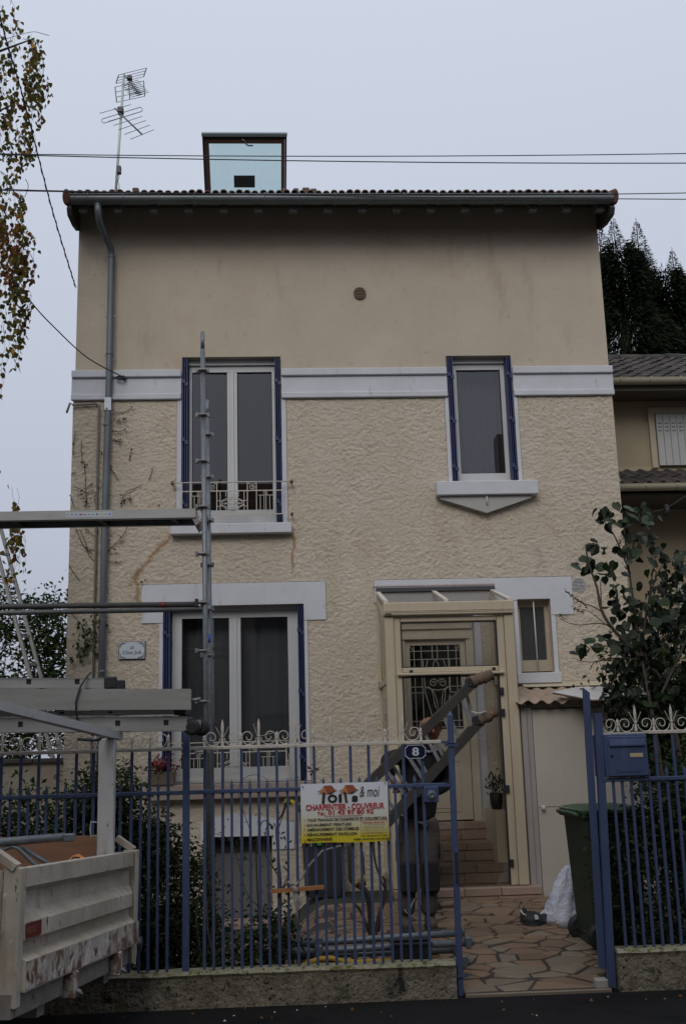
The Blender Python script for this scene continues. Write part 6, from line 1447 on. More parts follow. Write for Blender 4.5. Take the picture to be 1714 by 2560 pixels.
opposite('house', 'brick house opposite, behind the camera and only mirrored in the window panes', 8.3, 17.5, (.2, .14, .11), 6.1, 3.1)

def added_tree(x, y, H, rad, label, seed):  # unseen trees, added to keep sky and sun off the low foreground
    r = random.Random(seed); t = thing('added_tree', label, 'tree', (x, y, .1), 'added trees behind the camera')
    m = MB(); m.tube([(x, y, .05), (x+.1, y, H*.35), (x, y+.1, H*.8)], [.2, .16, .05], 10)
    for k in range(9):
        a = k*2.4; z = H*(.3+.05*k); m.tube([(x, y, z), (x+rad*.4*math.cos(a), y+rad*.4*math.sin(a), z+.7), (x+rad*.8*math.cos(a), y+rad*.8*math.sin(a), z+1.2)], [.08, .05, .02], 6)
    m.build('trunk', BARK, t)
    Lf = []
    for k in range(7000):
        d = rvec(r)*r.uniform(.25, 1)**.4; p = Vector((x+d.x*rad, y+d.y*rad*.8, H*.62+d.z*H*.38)); s = r.uniform(.14, .26); Lf.append((p, rvec(r)+Vector((0, 0, -.4)), s, s*.7))
    stuff(link('crown', leaf_mesh('crown', Lf, LG), t))
# garden wall of the left neighbour
t = thing('garden_wall', 'pale rendered garden wall behind the shrubs left of the house', 'wall', (-5, .4, 0))
m = MB(); m.box(-8, -2.27, .35, .5, -.1, 1.52); m.build('wall_body', mat('pale_wall', (.33, .29, .22), .95, col2=(.25, .21, .16), vscale=3, dirt=[((.2, .16, .1), 4, .62, .1, (2, 2, .4)), ((.36, .23, .06), 7, .72, .04, (5, 5, .3))]), t)
for k in range(16):
    m = MB(); m.bbox(-8+k*.358, -7.648+k*.358, .31, .54, 1.522, 1.57, .008); m.build('coping_tile', ROOFD, t)

# ------------------------------------------------------------------ plants
LB = mat('birch_leaf', (.080, .088, .022), .6, col2=(.13, .095, .02), vscale=1.7, vamt=1.2, island=.45, trans=.35, spec=.15)
LBR = mat('birch_leaf_autumn', (.22, .085, .02), .6, col2=(.12, .035, .015), vscale=3, island=.4, trans=.35, spec=.15)
LBY = mat('birch_leaf_yellow', (.36, .20, .03), .6, island=.3, trans=.4, spec=.15)
LD = mat('dark_shrub_leaf', (.022, .034, .013), .5, col2=(.035, .05, .018), vscale=4, island=.5, trans=.15, spec=.15)
LG = mat('green_shrub_leaf', (.045, .072, .022), .5, col2=(.028, .048, .016), vscale=4, island=.5, trans=.25, spec=.15)
LY = mat('yellowgreen_leaf', (.10, .115, .025), .5, col2=(.05, .07, .02), vscale=3, island=.5, trans=.3, spec=.15)
LL_ = mat('lilac_leaf', (.014, .024, .010), .45, col2=(.023, .036, .013), vscale=8, objrand=.75, trans=.15, spec=.3)
LC = mat('conifer_needle', (.011, .018, .009), .85, col2=(.018, .027, .013), vscale=1.2, island=.5, spec=.1)
BARK = mat('bark', (.055, .042, .032), .9, col2=(.085, .07, .055), vscale=20, bump=.5, bscale=40)
BBARK = mat('birch_bark', (.35, .34, .31), .8, col2=(.10, .09, .08), vscale=7, stretch=(1, 1, 4))
TWIG = mat('twig', (.04, .026, .018), .9)

added_tree(-7.2, -13.6, 11.0, 3.6, 'large unseen tree added behind the camera on the left to shade the foreground', 91)
added_tree(1.9, -13.9, 10.6, 1.55, 'slim unseen tree added straight behind the camera to shade the foreground', 92)
added_tree(9.6, -13.6, 10.8, 3.6, 'large unseen tree added behind the camera on the right to shade the foreground', 93)
def birch():
    r = random.Random(31)
    t = thing('birch_tree', 'birch tree with hanging autumn twigs at the left edge of the sky', 'tree', (-4.3, -1.3, 0))
    m = MB(); m.tube([(-4.3, -1.3, -.05), (-4.25, -1.35, 3), (-4.2, -1.3, 6), (-4.1, -1.35, 9.5), (-4.05, -1.3, 11)], [.19, .16, .13, .08, .03], 12); m.build('trunk', BBARK, t)
    m = MB()
    for z, xe, ze in ((5.4, -2.75, 6.85), (6.3, -2.6, 7.9), (7.0, -2.45, 8.62), (7.6, -2.75, 8.95), (4.4, -2.8, 5.6), (3.2, -2.75, 4.5), (2.4, -2.8, 3.9), (8.2, -3.0, 9.6)):
        m.tube([(-4.2, -1.3, z), (-3.7, -1.35, z+(ze-z)*.45), (-3.1, -1.45, z+(ze-z)*.85), (xe, -1.5, ze)], [.05, .035, .02, .006], 6)
    m.build('limb', BARK, t)
    def bound(z):
        pts = [(3.2, -2.47), (3.4, -2.40), (3.75, -2.37), (4.05, -2.42), (4.3, -2.58), (4.5, -2.70), (4.95, -2.66), (5.15, -2.55), (5.35, -2.49), (5.7, -2.44), (6.0, -2.38), (6.3, -2.40), (6.55, -2.37), (6.9, -2.47), (7.05, -2.56), (7.2, -2.66), (7.38, -2.52), (7.6, -2.45), (7.9, -2.36), (8.3, -2.33), (8.55, -2.36), (8.8, -2.50), (8.95, -2.66)]
        for (a, b), (c, d) in zip(pts[:-1], pts[1:]):
            if a <= z <= c: return b+(d-b)*(z-a)/(c-a)
        return -2.8
    tw = MB(); leaves = []
    for i in range(200):
        z0 = r.choice([r.uniform(3.5, 4.35), r.uniform(5.3, 7.1), r.uniform(5.3, 7.1), r.uniform(5.6, 6.9), r.uniform(7.5, 8.95), r.uniform(7.6, 8.9), r.uniform(7.6, 8.9)])
        xb = bound(z0); x = xb - abs(r.gauss(0, .30)) - .01
        if x < -3.4: x = r.uniform(-3.4, -2.7)
        y = r.uniform(-1.75, -1.2); ln = r.uniform(.15, .55); dx = r.uniform(.0, .05); pts = []
        for k in range(7):
            f = k/6; z = z0-ln*f; xx = x+dx*math.sin(f*2.4)+.01*math.sin(k*2+i); xx = min(xx, bound(max(3.2, z))+.015); pts.append((xx, y+.012*math.sin(k*1.7), z))
        tw.tube(pts, .0016, 3, False)
        for k in range(r.randint(9, 17)):
            f = r.random(); q = pts[min(6, int(f*7))]; p = Vector(q)+Vector((r.uniform(-.035, .035), r.uniform(-.04, .04), r.uniform(-.03, .03)))
            d = Vector((r.uniform(-.8, .8), r.uniform(-.8, .8), -1.0)); s = r.uniform(.034, .054); leaves.append((p, d, s, s*.82, q[2]))
    for pts in ([(-2.75, -1.5, 8.6), (-2.6, -1.5, 8.66), (-2.45, -1.5, 8.70), (-2.36, -1.5, 8.68), (-2.29, -1.5, 8.66)], [(-2.55, -1.5, 8.62), (-2.42, -1.5, 8.58), (-2.35, -1.5, 8.42), (-2.34, -1.5, 8.2), (-2.40, -1.5, 8.05)], [(-2.6, -1.5, 6.2), (-2.48, -1.5, 6.33), (-2.42, -1.5, 6.32), (-2.36, -1.5, 6.2), (-2.36, -1.5, 6.0)], [(-2.8, -1.5, 7.2), (-2.66, -1.5, 7.12), (-2.55, -1.5, 6.9), (-2.48, -1.5, 6.88), (-2.44, -1.5, 7.0), (-2.47, -1.5, 7.08)], [(-2.8, -1.5, 6.9), (-2.64, -1.5, 7.08)]):
        tw.tube(crom(pts, 4), .0032, 4, False)
    stuff(tw.build('hanging_twigs', TWIG, t))
    r.shuffle(leaves)
    def kind(z):
        u = r.random()
        if 5.95 < z < 6.75: return LBR if u < .42 else (LBY if u < .50 else LB)
        return LBR if u < .07 else (LBY if u < .13 else LB)
    lm = {}
    for mm in (LB, LBR, LBY):
        v = []; f = []; leaf_geo(v, f, Vector(), Vector((0, 0, -1)), Vector((0, 1, 0)), 1, .82, .18, True); me = bpy.data.meshes.new('leaf'); me.from_pydata(v, [], f); me.materials.append(mm); me.update(); lm[mm.name] = me
    vis = [l for l in leaves if l[0].x > -2.85]; n_obj = 300; rest = [l for l in leaves if l[0].x <= -2.85]
    for (p, d, s, w, z) in vis[:n_obj]:
        q = Vector((0, 0, -1)).rotation_difference(d.normalized()); link('leaf', lm[kind(z).name], t, Matrix.LocRotScale(p, q @ Matrix.Rotation(r.uniform(0, 6.28), 3, 'Z').to_quaternion(), (s*1.12,)*3))
    groups = {}
    for l in vis[n_obj:]+rest: groups.setdefault(kind(l[4]).name, []).append(l[:4])
    for k, ls in groups.items():
        v = []; f = []
        for (p, d, s, w) in ls: leaf_geo(v, f, p, d, rvec(r), s*1.12, w*1.12, .18, True)
        me = bpy.data.meshes.new('crown'); me.from_pydata(v, [], f); me.materials.append(MATS[k]); me.update(); stuff(link('crown', me, t))
birch()

def shrub(name, label, cat, boxes, n, size, m_, stems=8, seed=1, group=None, droop=.2, base=None, hmode=False, mats=None, ell=True):
    """leaf mass filling several ellipsoids, thinner towards their edge, on woody stems"""
    r = random.Random(seed); c0 = boxes[0]; b = base or (c0[0], c0[1], gz(c0[0], c0[1]) if c0[1] > -3.7 else 0)
    t = thing(name, label, cat, b, group); m = MB()
    for i in range(stems):
        bx = r.choice(boxes); e = Vector((bx[0]+r.uniform(-.7, .7)*bx[3], bx[1]+r.uniform(-.6, .6)*bx[4], bx[2]+r.uniform(-.2, .9)*bx[5])); s = Vector((b[0]+r.uniform(-.12, .12), b[1]+r.uniform(-.06, .06), b[2]-.02)); mid = s.lerp(e, .5)+Vector((r.uniform(-.08, .08), r.uniform(-.05, .05), r.uniform(.0, .1)))
        m.tube([s, mid, e], [.012, .008, .003], 5)
    m.build('stem', BARK, t)
    tot = sum(x[3]*x[5] for x in boxes); sets = {}
    for bx in boxes:
        k = int(n*bx[3]*bx[5]/tot)
        nclump = max(6, k//26)
        cl = []
        for q in range(nclump):
            d = rvec(r)*r.uniform(.3, 1)**.5 if True else 0
            cl.append(Vector((bx[0]+d.x*bx[3], bx[1]+d.y*bx[4], bx[2]+d.z*bx[5])))
        for q in range(k):
            c = r.choice(cl); p = c+Vector((r.gauss(0, 1), r.gauss(0, 1), r.gauss(0, 1)))*size*1.5
            if p.z < b[2]+.01: p.z = b[2]+.02+r.random()*.05
            d = rvec(r); d.z = d.z*.6-droop; s = size*r.uniform(.6, 1.25); mm = m_ if not mats or r.random() > mats[1] else mats[0]
            sets.setdefault(mm.name, []).append((p, d, s, s*r.uniform(.38, .55)))
    for k, ls in sets.items(): stuff(link('crown', leaf_mesh('crown', ls, MATS[k]), t))
    return t
shrub('climbing_tree', 'bushy green tree behind the garden wall at the left house corner', 'tree', [(-3.15, 1.6, 2.55, .80, .4, .80), (-2.66, 1.6, 3.05, .38, .3, .45), (-3.4, 1.6, 3.3, .45, .4, .35), (-2.8, 1.6, 2.1, .5, .4, .5), (-3.7, 1.6, 1.5, .8, .4, .7)], 12000, .07, LG, 14, 5, mats=(LY, .10), base=(-3.2, 1.6, -.05))
shrub('evergreen_shrub', 'tall loose evergreen shrub behind the fence at the far left', 'shrub', [(-2.15, -3.15, .75, .55, .25, .6), (-1.85, -3.05, 1.0, .40, .25, .38), (-2.5, -3.1, .6, .4, .25, .5)], 7600, .055, LG, 12, 6, mats=(LD, .4), base=(-2.2, -3.1, 0.01))
shrub('evergreen_shrub', 'feathery dark shrub behind the white rack post', 'shrub', [(-1.42, -3.0, .80, .30, .25, .65), (-1.30, -2.95, 1.30, .22, .2, .20)], 8500, .048, LD, 10, 7, mats=(LG, .35), base=(-1.4, -3.0, .01))
shrub('evergreen_shrub', 'dense dark clipped shrub behind the fence post right of the truck', 'shrub', [(-.93, -3.05, .58, .27, .25, .55), (-.80, -3.1, .28, .35, .28, .28), (-1.05, -3.0, .9, .18, .2, .28)], 13000, .042, LD, 12, 8, mats=(LG, .25), base=(-.9, -3.05, .01))
shrub('low_shrub', 'low leafy shrub at the foot of the fence below the tied plank', 'shrub', [(-.14, -3.38, .28, .20, .12, .24), (-.32, -3.40, .18, .18, .1, .14)], 1500, .05, LG, 8, 9, mats=(LD, .5), base=(-.16, -3.38, .02))
shrub('low_shrub', 'low weeds behind the fence between the dense shrub and the plank', 'shrub', [(-.52, -3.35, .14, .16, .1, .12), (-.60, -3.2, .62, .05, .05, .35)], 420, .045, LG, 5, 10, base=(-.55, -3.35, .02))
shrub('evergreen_shrub', 'dark evergreen bush filling the right fence panel below the letterbox', 'shrub', [(2.62, -3.25, .55, .42, .22, .50), (2.95, -3.2, 1.0, .40, .22, .62), (3.3, -3.2, .8, .5, .25, .8), (2.75, -3.3, .95, .25, .15, .25)], 13000, .055, LD, 14, 11, mats=(LG, .22), base=(2.85, -3.22, .01))
shrub('backdrop_shrub', 'yellow-green bush behind the lilac against the neighbouring house', 'shrub', [(3.55, -.9, 2.05, .55, .35, .55), (3.15, -.9, 2.15, .25, .25, .3), (4.1, -.6, 2.2, .7, .4, .8), (3.9, -.7, 1.3, .8, .4, .6)], 4200, .07, LY, 10, 12, mats=(LG, .45), base=(3.7, -.8, .2))
shrub('backdrop_shrub', 'dark ivy mass above the right fence panel, under the lilac', 'shrub', [(3.25, -2.4, 1.75, .42, .3, .45), (2.98, -2.5, 1.55, .22, .25, .22), (3.5, -2.3, 1.3, .5, .3, .6)], 6000, .08, LD, 10, 13, mats=(LG, .15), base=(3.3, -2.4, .1))

def lilac():
    r = random.Random(40); Y = -2.8
    t = thing('lilac_tree', 'lilac with large heart-shaped dark leaves and dry flower heads before the right house corner', 'tree', (2.95, Y, .05))
    B_ = [([(2.98, .05), (3.0, 1.0), (2.99, 1.7), (2.97, 1.99), (2.78, 2.21), (2.55, 2.44), (2.46, 2.60), (2.44, 2.78), (2.39, 2.97), (2.38, 3.13)], .024), ([(2.9, .05), (2.86, 1.0), (2.80, 1.75), (2.77, 2.25), (2.76, 2.66), (2.74, 2.96), (2.72, 3.27)], .019), ([(2.78, 2.3), (2.87, 2.65), (2.96, 2.92), (3.12, 3.03)], .010), ([(2.78, 2.21), (2.55, 2.225), (2.40, 2.205), (2.31, 2.212), (2.23, 2.25)], .007),
          ([(2.47, 2.585), (2.38, 2.64), (2.29, 2.68), (2.20, 2.77)], .006), ([(2.52, 2.48), (2.42, 2.50), (2.30, 2.495), (2.19, 2.53), (2.14, 2.59)], .006), ([(2.60, 2.40), (2.45, 2.52), (2.36, 2.60), (2.25, 2.63)], .005), ([(2.46, 2.62), (2.47, 2.75), (2.49, 2.86), (2.56, 2.88)], .006), ([(2.75, 2.9), (2.66, 3.18), (2.60, 3.30), (2.54, 3.37)], .008), ([(2.74, 3.0), (2.80, 3.2), (2.83, 3.37)], .008), ([(2.87, 2.65), (2.90, 2.85), (2.95, 3.1)], .007), ([(2.80, 1.8), (3.1, 2.3), (3.3, 2.7), (3.35, 2.9)], .012), ([(2.76, 2.6), (2.66, 2.72), (2.62, 2.66)], .005), ([(2.78, 2.1), (3.0, 2.4), (3.05, 2.62)], .008)]
    m = MB()
    for pts, rr in B_:
        P = crom([(x, Y+.06*math.sin(x*9+z*3), z) for x, z in pts], 3); n = len(P); m.tube(P, [rr*(1-.78*i/(n-1)) for i in range(n)], 6)
    m.build('trunk', BARK, t)
    v = []; f = []; leaf_geo(v, f, Vector(), Vector((0, 0, -1)), Vector((0, 1, 0)), 1, .92, .28, True); me = bpy.data.meshes.new('leaf'); me.from_pydata(v, [], f); me.materials.append(LL_); me.update()
    spots = [(2.50, 3.40), (2.53, 3.37), (2.62, 3.40), (2.60, 3.33), (2.56, 3.30), (2.63, 3.30), (2.78, 3.38), (2.83, 3.40), (2.88, 3.40), (2.93, 3.38), (2.90, 3.33), (2.80, 3.32), (2.72, 3.30), (2.68, 3.28), (2.75, 3.25), (2.86, 3.27), (2.95, 3.28), (2.98, 3.32), (2.90, 3.20), (2.80, 3.18), (2.72, 3.16), (2.85, 3.12), (2.95, 3.15), (2.92, 3.08),
             (2.40, 3.12), (2.46, 3.10), (2.36, 3.08), (2.43, 3.04), (2.49, 3.06), (2.30, 2.98), (2.33, 2.96), (2.37, 2.98), (2.44, 2.97), (2.48, 2.93), (2.38, 2.90), (2.45, 2.90), (2.54, 2.95), (2.56, 2.90), (2.50, 2.86), (2.63, 3.08), (2.66, 3.04), (2.70, 3.08), (2.74, 3.04), (2.80, 3.05), (2.66, 2.96), (2.71, 2.92), (2.97, 3.06), (3.02, 3.05), (3.06, 3.08), (3.10, 3.02), (3.0, 2.97), (2.92, 2.98), (2.86, 2.98), (3.06, 2.95), (2.88, 2.90), (2.96, 2.88), (3.03, 2.86), (3.12, 2.88), (3.16, 2.95),
             (2.56, 2.82), (2.60, 2.79), (2.62, 2.74), (2.66, 2.76), (2.54, 2.62), (2.58, 2.66), (2.62, 2.64), (2.66, 2.70), (2.72, 2.72), (2.70, 2.64), (2.60, 2.58), (2.66, 2.56), (2.56, 2.52), (2.62, 2.47), (2.72, 2.50), (2.80, 2.62), (2.86, 2.66), (2.90, 2.58), (2.96, 2.64), (2.98, 2.55), (2.82, 2.50), (2.90, 2.48), (3.04, 2.50), (3.08, 2.60), (2.76, 2.40), (2.68, 2.38), (2.58, 2.34), (2.52, 2.33), (2.47, 2.30), (2.50, 2.40), (2.44, 2.35), (2.36, 2.30), (2.31, 2.31), (2.28, 2.28), (2.33, 2.27), (2.62, 2.28), (2.70, 2.30), (2.56, 2.26)]
    for x, z in [q for q in spots for _ in (0, 1)]:
        s = r.uniform(.055, .112); d = Vector((r.uniform(-.7, .7), r.uniform(-.9, .3), r.uniform(-1.0, .15))); q = Vector((0, 0, -1)).rotation_difference(d.normalized())
        link('leaf', me, t, Matrix.LocRotScale((x+r.uniform(-.035, .035), Y+r.uniform(-.14, .12), z+.035+r.uniform(-.03, .03)), q @ Matrix.Rotation(r.gauss(0, .7), 3, 'Z').to_quaternion(), (s, s, s)))
    for k in range(100):
        x = r.uniform(2.7, 3.45); z = r.uniform(1.75, 2.75) if x > 2.95 else r.uniform(1.75, 2.35)
        if z > 1.7+ (x-2.45)*2.2: continue
        s = r.uniform(.075, .11); d = Vector((r.uniform(-.8, .8), r.uniform(-.9, .4), r.uniform(-1.0, .2))); q = Vector((0, 0, -1)).rotation_difference(d.normalized())
        link('leaf', me, t, Matrix.LocRotScale((x, Y+r.uniform(-.25, .25), z), q @ Matrix.Rotation(r.gauss(0, .8), 3, 'Z').to_quaternion(), (s, s, s)))
    Lf = []
    for k in range(900):
        x = r.uniform(2.55, 3.5); z = r.uniform(1.7, 1.75+(x-2.45)*1.55+.25)
        s = r.uniform(.06, .095); Lf.append((Vector((x, Y+.2+r.uniform(-.2, .3), min(z, 3.1))), Vector((r.uniform(-.8, .8), r.uniform(-.8, .3), -.8)), s, s*.85))
    stuff(link('crown', leaf_mesh('crown', Lf, LL_), t))
    for (x, z, dx, dz, nn) in ((2.20, 2.77, .16, -.13, 42), (2.14, 2.59, .04, -.05, 12), (2.25, 2.63, .08, -.04, 22), (2.53, 2.72, .06, .03, 26), (2.66, 3.14, .05, .06, 26), (2.80, 3.10, .05, .05, 24), (2.52, 2.42, .06, .03, 20)):
        m = MB()
        for k in range(nn):
            u = r.random(); c = Vector((x+dx*u+r.gauss(0, .012), Y+r.gauss(0, .015), z+dz*u+r.gauss(0, .012))); m.tube([c, c+Vector((r.uniform(-.012, .012), 0, r.uniform(-.012, .012)))], [.004, .0025], 4)
        m.tube([(x+dx, Y, z+dz), (x, Y, z)], .0025, 4); stuff(m.build('flower_head', TWIG, t))
lilac()

def conifer(x, y, H, rad, n, seed, label, leaders, z0=5.5):
    r = random.Random(seed); t = thing('conifer_tree', label, 'tree', (x, y, -.1), 'conifers behind the houses')
    m = MB(); m.tube([(x, y, -.1), (x, y, H*.55), (x, y, H*.9)], [.32, .2, .06], 10); m.build('trunk', BARK, t)
    v = []; f = []
    def tuft(p, d, ln, w):
        leaf_geo(v, f, p, d, rvec(r), ln, w, .1)
    for k in range(n):
        u = r.random()**.8; z = z0+(H-z0-.3)*u; rr = rad*(1.12-.75*u**1.8)*(.85+.22*math.sin(z*4.1+seed))
        a = r.uniform(0, 2*math.pi); q = math.sqrt(r.uniform(.12, 1)); rr *= 1+.18*math.sin(a*3+z*2.3); p = Vector((x+rr*q*math.cos(a), y+rr*q*math.sin(a), z+r.uniform(-.15, .15)-.25*q))
        out = Vector((math.cos(a), math.sin(a), r.uniform(-1.3, .35)))
        tuft(p, out, r.uniform(.10, .24), r.uniform(.02, .045))
    lm = MB()
    for (lx, lz, h) in leaders:      # upright tips with short side shoots
        lm.tube([(x+lx, y, lz-h*1.2), (x+lx, y, lz+.10)], [.02, .006], 5)
        for k in range(int(1300*h)):
            u = r.random()**.8; zz = lz-h*u*1.4; w = .04+1.25*h*u*math.sqrt(r.random()); a = r.uniform(0, 2*math.pi); p = Vector((x+lx+w*.35*math.cos(a), y+w*.35*math.sin(a), zz)); tuft(p, Vector((math.cos(a), math.sin(a), r.uniform(-.5, .8))), .05+.10*u*r.random(), .016)
    lm.build('leader', BARK, t)
    me = bpy.data.meshes.new('crown'); me.from_pydata(v, [], f); me.materials.append(LC); me.update(); stuff(link('crown', me, t))
conifer(6.75, 8.6, 11.6, 1.15, 30000, 51, 'dark conifer nearest the house corner, with several tips', [(-.36, 11.75, .9), (-.05, 11.85, 1.1), (.42, 11.8, 1.2)])
conifer(7.75, 8.9, 11.2, 1.0, 22000, 52, 'dark conifer in the middle of the group, slightly lower', [(-.32, 11.35, 1.0), (.22, 11.3, .9)])
conifer(8.6, 9.3, 10.6, 1.0, 15000, 53, 'dark conifer at the right edge of the picture, lowest of the group', [(-.45, 11.05, .9)])

def rose_and_stump():
    r = random.Random(61)
    t = thing('rose_bush', 'bare climbing rose with a few yellowing leaves beside the sign', 'shrub', (-.2, -3.1, .02))
    m = MB(); Y = -3.05
    for pts, rr in (([(-.23, .02), (-.24, .435), (-.253, .846), (-.226, 1.047), (-.188, 1.10), (-.12, 1.05)], .008), ([(-.09, .02), (-.085, .45), (-.082, .69), (-.105, 1.04), (-.063, 1.14), (-.019, 1.25)], .014), ([(-.08, .7), (-.15, .80), (-.2, .9), (-.18, 1.03)], .006), ([(-.105, 1.0), (-.03, 1.2), (.02, 1.27)], .005), ([(-.23, .5), (-.33, .62), (-.42, .95), (-.55, 1.02)], .004), ([(-.082, .6), (-.02, .72), (-.06, .78)], .012), ([(-.3, 1.05), (-.38, 1.32), (-.3, 1.42), (-.18, 1.40), (-.12, 1.30)], .003), ([(.08, .9), (.16, 1.35), (.15, 1.47)], .004), ([(-.24, .4), (-.1, .5), (.06, .6), (.12, .64)], .005)):
        P = crom([(x, Y+.03*math.sin(x*20), z) for x, z in pts], 3); n = len(P); m.tube(P, [rr*(1-.6*i/(n-1)) for i in range(n)], 6)
    m.build('stem', BARK, t)
    Lf = []
    for k in range(90):
        x, z = r.choice([(-.25, .85), (-.2, 1.08), (-.40, .98), (-.5, 1.0), (-.06, 1.1), (-.3, .7), (-.33, .9), (-.1, 1.0), (-.22, .6), (-.02, .66), (-.45, .70), (-.12, .85)]); s = r.uniform(.03, .05); Lf.append((Vector((x+r.gauss(0, .05), Y+r.gauss(0, .05), z+r.gauss(0, .05))), rvec(r)+Vector((0, 0, -.7)), s, s*.5))
    link('foliage', leaf_mesh('foliage', Lf, LD), t)
    Lf = []
    for k in range(9): s = r.uniform(.04, .055); Lf.append((Vector((-.02+r.gauss(0, .018), Y-.03, 1.24+r.gauss(0, .012))), rvec(r)+Vector((0, -.4, -.5)), s, s*.8))
    link('yellow_foliage', leaf_mesh('yellow_foliage', Lf, mat('yellow_leaf', (.42, .33, .03), .6, island=.2)), t)
    Lf = []
    for k in range(14): s = r.uniform(.025, .04); Lf.append((Vector((.155+r.gauss(0, .025), Y, 1.44+r.gauss(0, .025))), rvec(r), s, s*.7))
    link('brown_foliage', leaf_mesh('brown_foliage', Lf, mat('brown_leaf', (.10, .04, .02), .8, island=.3)), t)
    t = thing('pruned_tree', 'small bare pruned tree with a pale fresh cut behind the fence', 'tree', (.57, -3.0, .03)); m = MB(); Y = -3.0
    for pts, rr in (([(.575, .02), (.568, .286), (.556, .53), (.50, .61), (.434, .655), (.425, .78), (.424, .92)], .028), ([(.57, .2), (.62, .40), (.67, .55), (.676, .64), (.66, .68)], .018), ([(.60, .98), (.605, .80), (.64, .68), (.667, .60)], .010), ([(.55, .30), (.49, .45), (.45, .50), (.43, .57)], .012), ([(.62, .3), (.66, .55), (.665, .6)], .006), ([(.53, .62), (.525, .72), (.52, .86)], .008), ([(.52, .3), (.50, .44)], .006), ([(.56, .28), (.51, .36), (.46, .38)], .006)):
        P = crom([(x, Y+.02*math.sin(x*30+z*9), z) for x, z in pts], 3); n = len(P); m.tube(P, [rr*(1-.45*i/(n-1)) for i in range(n)], 7)
    m.build('trunk', BARK, t)
    m = MB(); m.tube([(.49, Y-.005, .60), (.505, Y-.012, .66), (.515, Y-.015, .695)], [.016, .026, .024], 9).tube([(.435, Y-.02, .648), (.47, Y-.022, .636)], [.012, .016], 7); m.build('fresh_cut', mat('fresh_wood', (.52, .36, .12), .7, col2=(.45, .30, .10), vscale=20), t)
    # dry vine stems left on the wall
    t = thing('dry_vine', 'withered vine stems clinging to the wall beside the downpipe', 'vine', (-1.95, -.03, 3.3)); m = MB()
    WX = lambda u, v: (-1.97+(u-470+(v-300)*.0174)*.00089, -.028-.006*math.sin(u*.05+v*.03), 5.21-(v-300)*.00094)
    VL = [[(600, 370), (680, 345), (780, 335), (865, 285)], [(655, 440), (710, 450), (795, 410)], [(610, 570), (700, 570), (770, 555)], [(610, 670), (680, 690), (740, 690)], [(600, 1010), (640, 1060), (690, 1150)], [(820, 910), (845, 790)], [(1055, 1140), (1100, 1010)], [(725, 1440), (745, 1370), (780, 1280), (880, 1240), (970, 1205)], [(740, 1380), (820, 1350), (860, 1350)], [(260, 680), (265, 870), (300, 990), (315, 1230), (320, 1440)], [(315, 1230), (400, 1160)], [(320, 1280), (410, 1245)], [(300, 1260), (180, 1210)], [(180, 560), (160, 850)], [(140, 1070), (185, 1045)], [(130, 1300), (180, 1450)], [(190, 1680), (260, 1830), (320, 1920), (400, 1980)], [(240, 1700), (320, 1850), (330, 1920), (370, 2010), (440, 2080)], [(310, 1690), (440, 1800)], [(330, 1920), (440, 1935)], [(570, 1950), (700, 1830), (800, 1690)], [(700, 1850), (780, 1835)], [(570, 2075), (740, 2070)], [(120, 2100), (240, 2260)]]
    Lf = []
    for pts in VL:
        P = crom([WX(*p) for p in pts], 4); m.tube([(x+r.gauss(0, .003), y, z+r.gauss(0, .003)) for x, y, z in P], .0038, 5)
        for k in range(3 if len(pts) > 2 else 1):
            q = Vector(r.choice(P)); s = r.uniform(.02, .036); Lf.append((q+Vector((0, -.012, 0)), Vector((r.uniform(-1, 1), -.3, r.uniform(-1, .4))), s, s*.7))
    for c_ in ((270, 1290), (320, 1330), (350, 1340), (240, 1300), (300, 1380), (335, 1410), (285, 930), (310, 980), (720, 1320), (745, 1390), (820, 1350), (705, 445), (745, 425), (700, 690), (765, 560), (600, 1000), (610, 780), (590, 900), (845, 790), (625, 1945), (590, 1720), (330, 1700), (1170, 1435), (980, 2300), (480, 820), (480, 1180), (430, 1310), (425, 1360), (470, 1760), (575, 1880), (580, 2000)):
        for k in range(3): s = r.uniform(.022, .04); Lf.append((Vector(WX(*c_))+Vector((r.gauss(0, .012), -.012, r.gauss(0, .012))), Vector((r.uniform(-1, 1), -.5, r.uniform(-1, .4))), s, s*.8))
    m.build('stem', mat('vine_stem', (.06, .04, .03), .9), t); link('foliage', leaf_mesh('foliage', Lf, mat('dry_leaf', (.13, .045, .022), .9, col2=(.06, .03, .02), vscale=9, island=.4)), t)
    Lf = []
    for k in range(80): s = r.uniform(.04, .065); u = r.random(); Lf.append((Vector((-2.08+r.gauss(.10*(1-u), .06), -.06+r.uniform(-.03, .02), 2.95-.38*u+r.gauss(0, .05))), Vector((r.uniform(-1, 1), -.4, -1)), s, s*.75))
    t2 = thing('wall_creeper', 'dark green creeper sprig hanging on the left house corner', 'plant', (-2.1, -.05, 2.5)); link('foliage', leaf_mesh('foliage', Lf, LD), t2)
    m = MB(); m.tube([(-2.24, -.03, 3.05), (-2.1, -.04, 2.9), (-2.03, -.05, 2.6)], .004, 5); m.build('stem', TWIG, t2)
rose_and_stump()

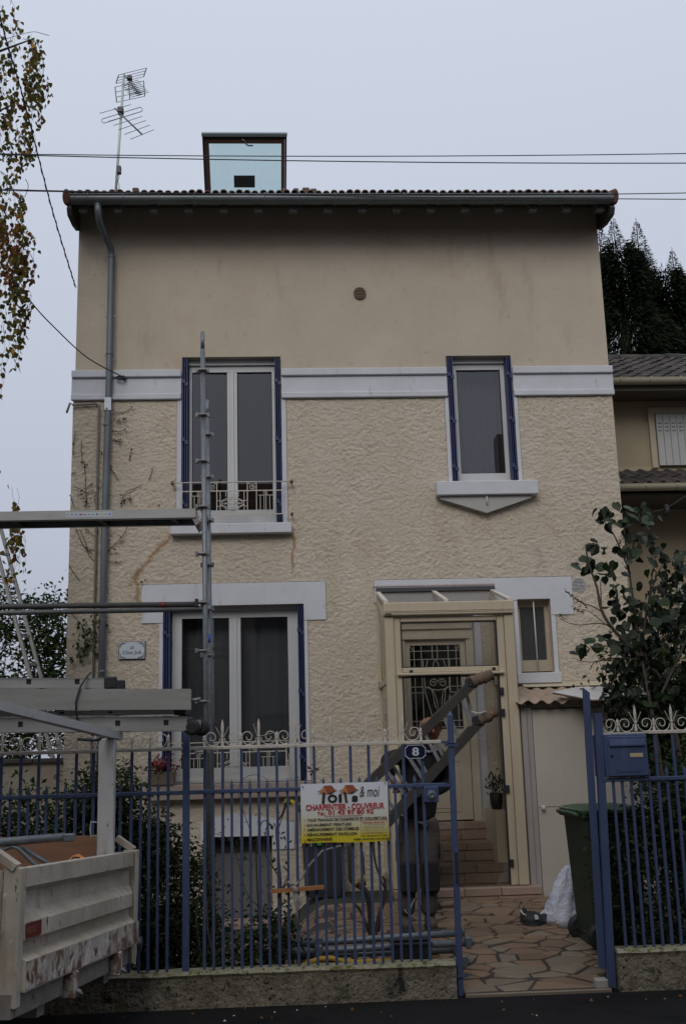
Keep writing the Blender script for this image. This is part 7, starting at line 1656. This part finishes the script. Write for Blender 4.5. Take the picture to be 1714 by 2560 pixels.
def pots():
    r = random.Random(71)
    t = thing('flower_box', 'planter of dark red flowers on the lower window sill', 'planter', (-1.26, -.15, 1.14))
    m = MB(); m.prism([(-1.38, 1.285), (-1.40, 1.21+.20), (-1.13, 1.41), (-1.15, 1.285)], -.14, -.02); m.build('trough', mat('brown_planter', (.13, .10, .07), .8), t)
    Lf = []
    for k in range(170): s = r.uniform(.025, .04); Lf.append((Vector((-1.26+r.gauss(0, .075), -.12+r.gauss(0, .05), 1.44+abs(r.gauss(0, .05)))), rvec(r), s, s*.8))
    Lf += [(Vector((-1.33+r.gauss(0, .02), -.12, 1.50+r.gauss(0, .04))), rvec(r), .03, .026) for k in range(30)]
    link('blossom', leaf_mesh('blossom', Lf, mat('red_flower', (.15, .010, .014), .6, island=.5)), t)
    Lf = [(Vector((-1.26+r.gauss(0, .09), -.12+r.gauss(0, .05), 1.42+r.gauss(0, .03))), rvec(r), .04, .022) for k in range(60)]; link('foliage', leaf_mesh('foliage', Lf, LD), t)
    t = thing('potted_plant', 'small plant in a black pot on the porch ledge', 'plant', (1.99, -.42, .97))
    m = MB(); m.lathe([(.045, 0), (.06, .06), (.066, .15), (.06, .15), (.05, .12)], (2.0, -.42, .972), 16); m.build('pot', BLACK, t)
    m = MB()
    for k in range(9): a = r.uniform(0, 6.28); m.tube([(2.0, -.42, 1.10), (2.0+.03*math.cos(a), -.42+.03*math.sin(a), 1.2), (2.0+r.uniform(.03, .08)*math.cos(a), -.42+.06*math.sin(a), 1.2+r.uniform(0, .16))], .003, 4)
    m.build('stem', TWIG, t); Lf = [(Vector((2.0+r.gauss(0, .045), -.42+r.gauss(0, .04), 1.20+r.gauss(0, .05))), rvec(r), .045, .02) for k in range(110)]; link('foliage', leaf_mesh('foliage', Lf, LD), t)
pots()

def litter():
    r = random.Random(81); v = []; f = []
    BR = mat('fallen_leaf', (.20, .095, .03), .8, objrand=.5); WHT = mat('paper_scrap', (.5, .5, .48), .8)
    leaf_geo(v, f, Vector(), Vector((1, 0, 0)), Vector((0, 1, 0)), 1, .7, .2); me = bpy.data.meshes.new('fallen_leaf'); me.from_pydata(v, [], f); me.materials.append(BR); me.update()
    for i in range(26):
        x, y = r.uniform(-1.6, 2.6), -3.82-abs(r.gauss(0, .22)); s = r.uniform(.02, .045)
        o = link('fallen_leaf', me, None, Matrix.LocRotScale((x, y, .008), Matrix.Rotation(r.uniform(0, 6.28), 3, 'Z').to_quaternion(), (s, s, s))); tag(o, 'small brown fallen leaf lying on the asphalt along the wall', 'leaf', 'fallen leaves on the road')
    for x, y, s in ((-.42, -4.12, .010), (-.37, -4.0, .007), (.02, -3.92, .007), (.2, -3.86, .006), (-.12, -3.95, .007), (1.45, -4.3, .007), (2.0, -3.9, .006)):
        m = MB(); m.add([(x-s, y-s*.7, .004), (x+s, y-s*.5, .004), (x+s*.8, y+s*.7, .004), (x-s*.5, y+s*.6, .004), (x, y, .004+s*.9)], [(0, 1, 4), (1, 2, 4), (2, 3, 4), (3, 0, 4), (3, 2, 1, 0)]); tag(m.build('pebble', WHT), 'tiny pale chip of rubble lying on the dark asphalt', 'pebble', 'pale chips on the road')
litter()
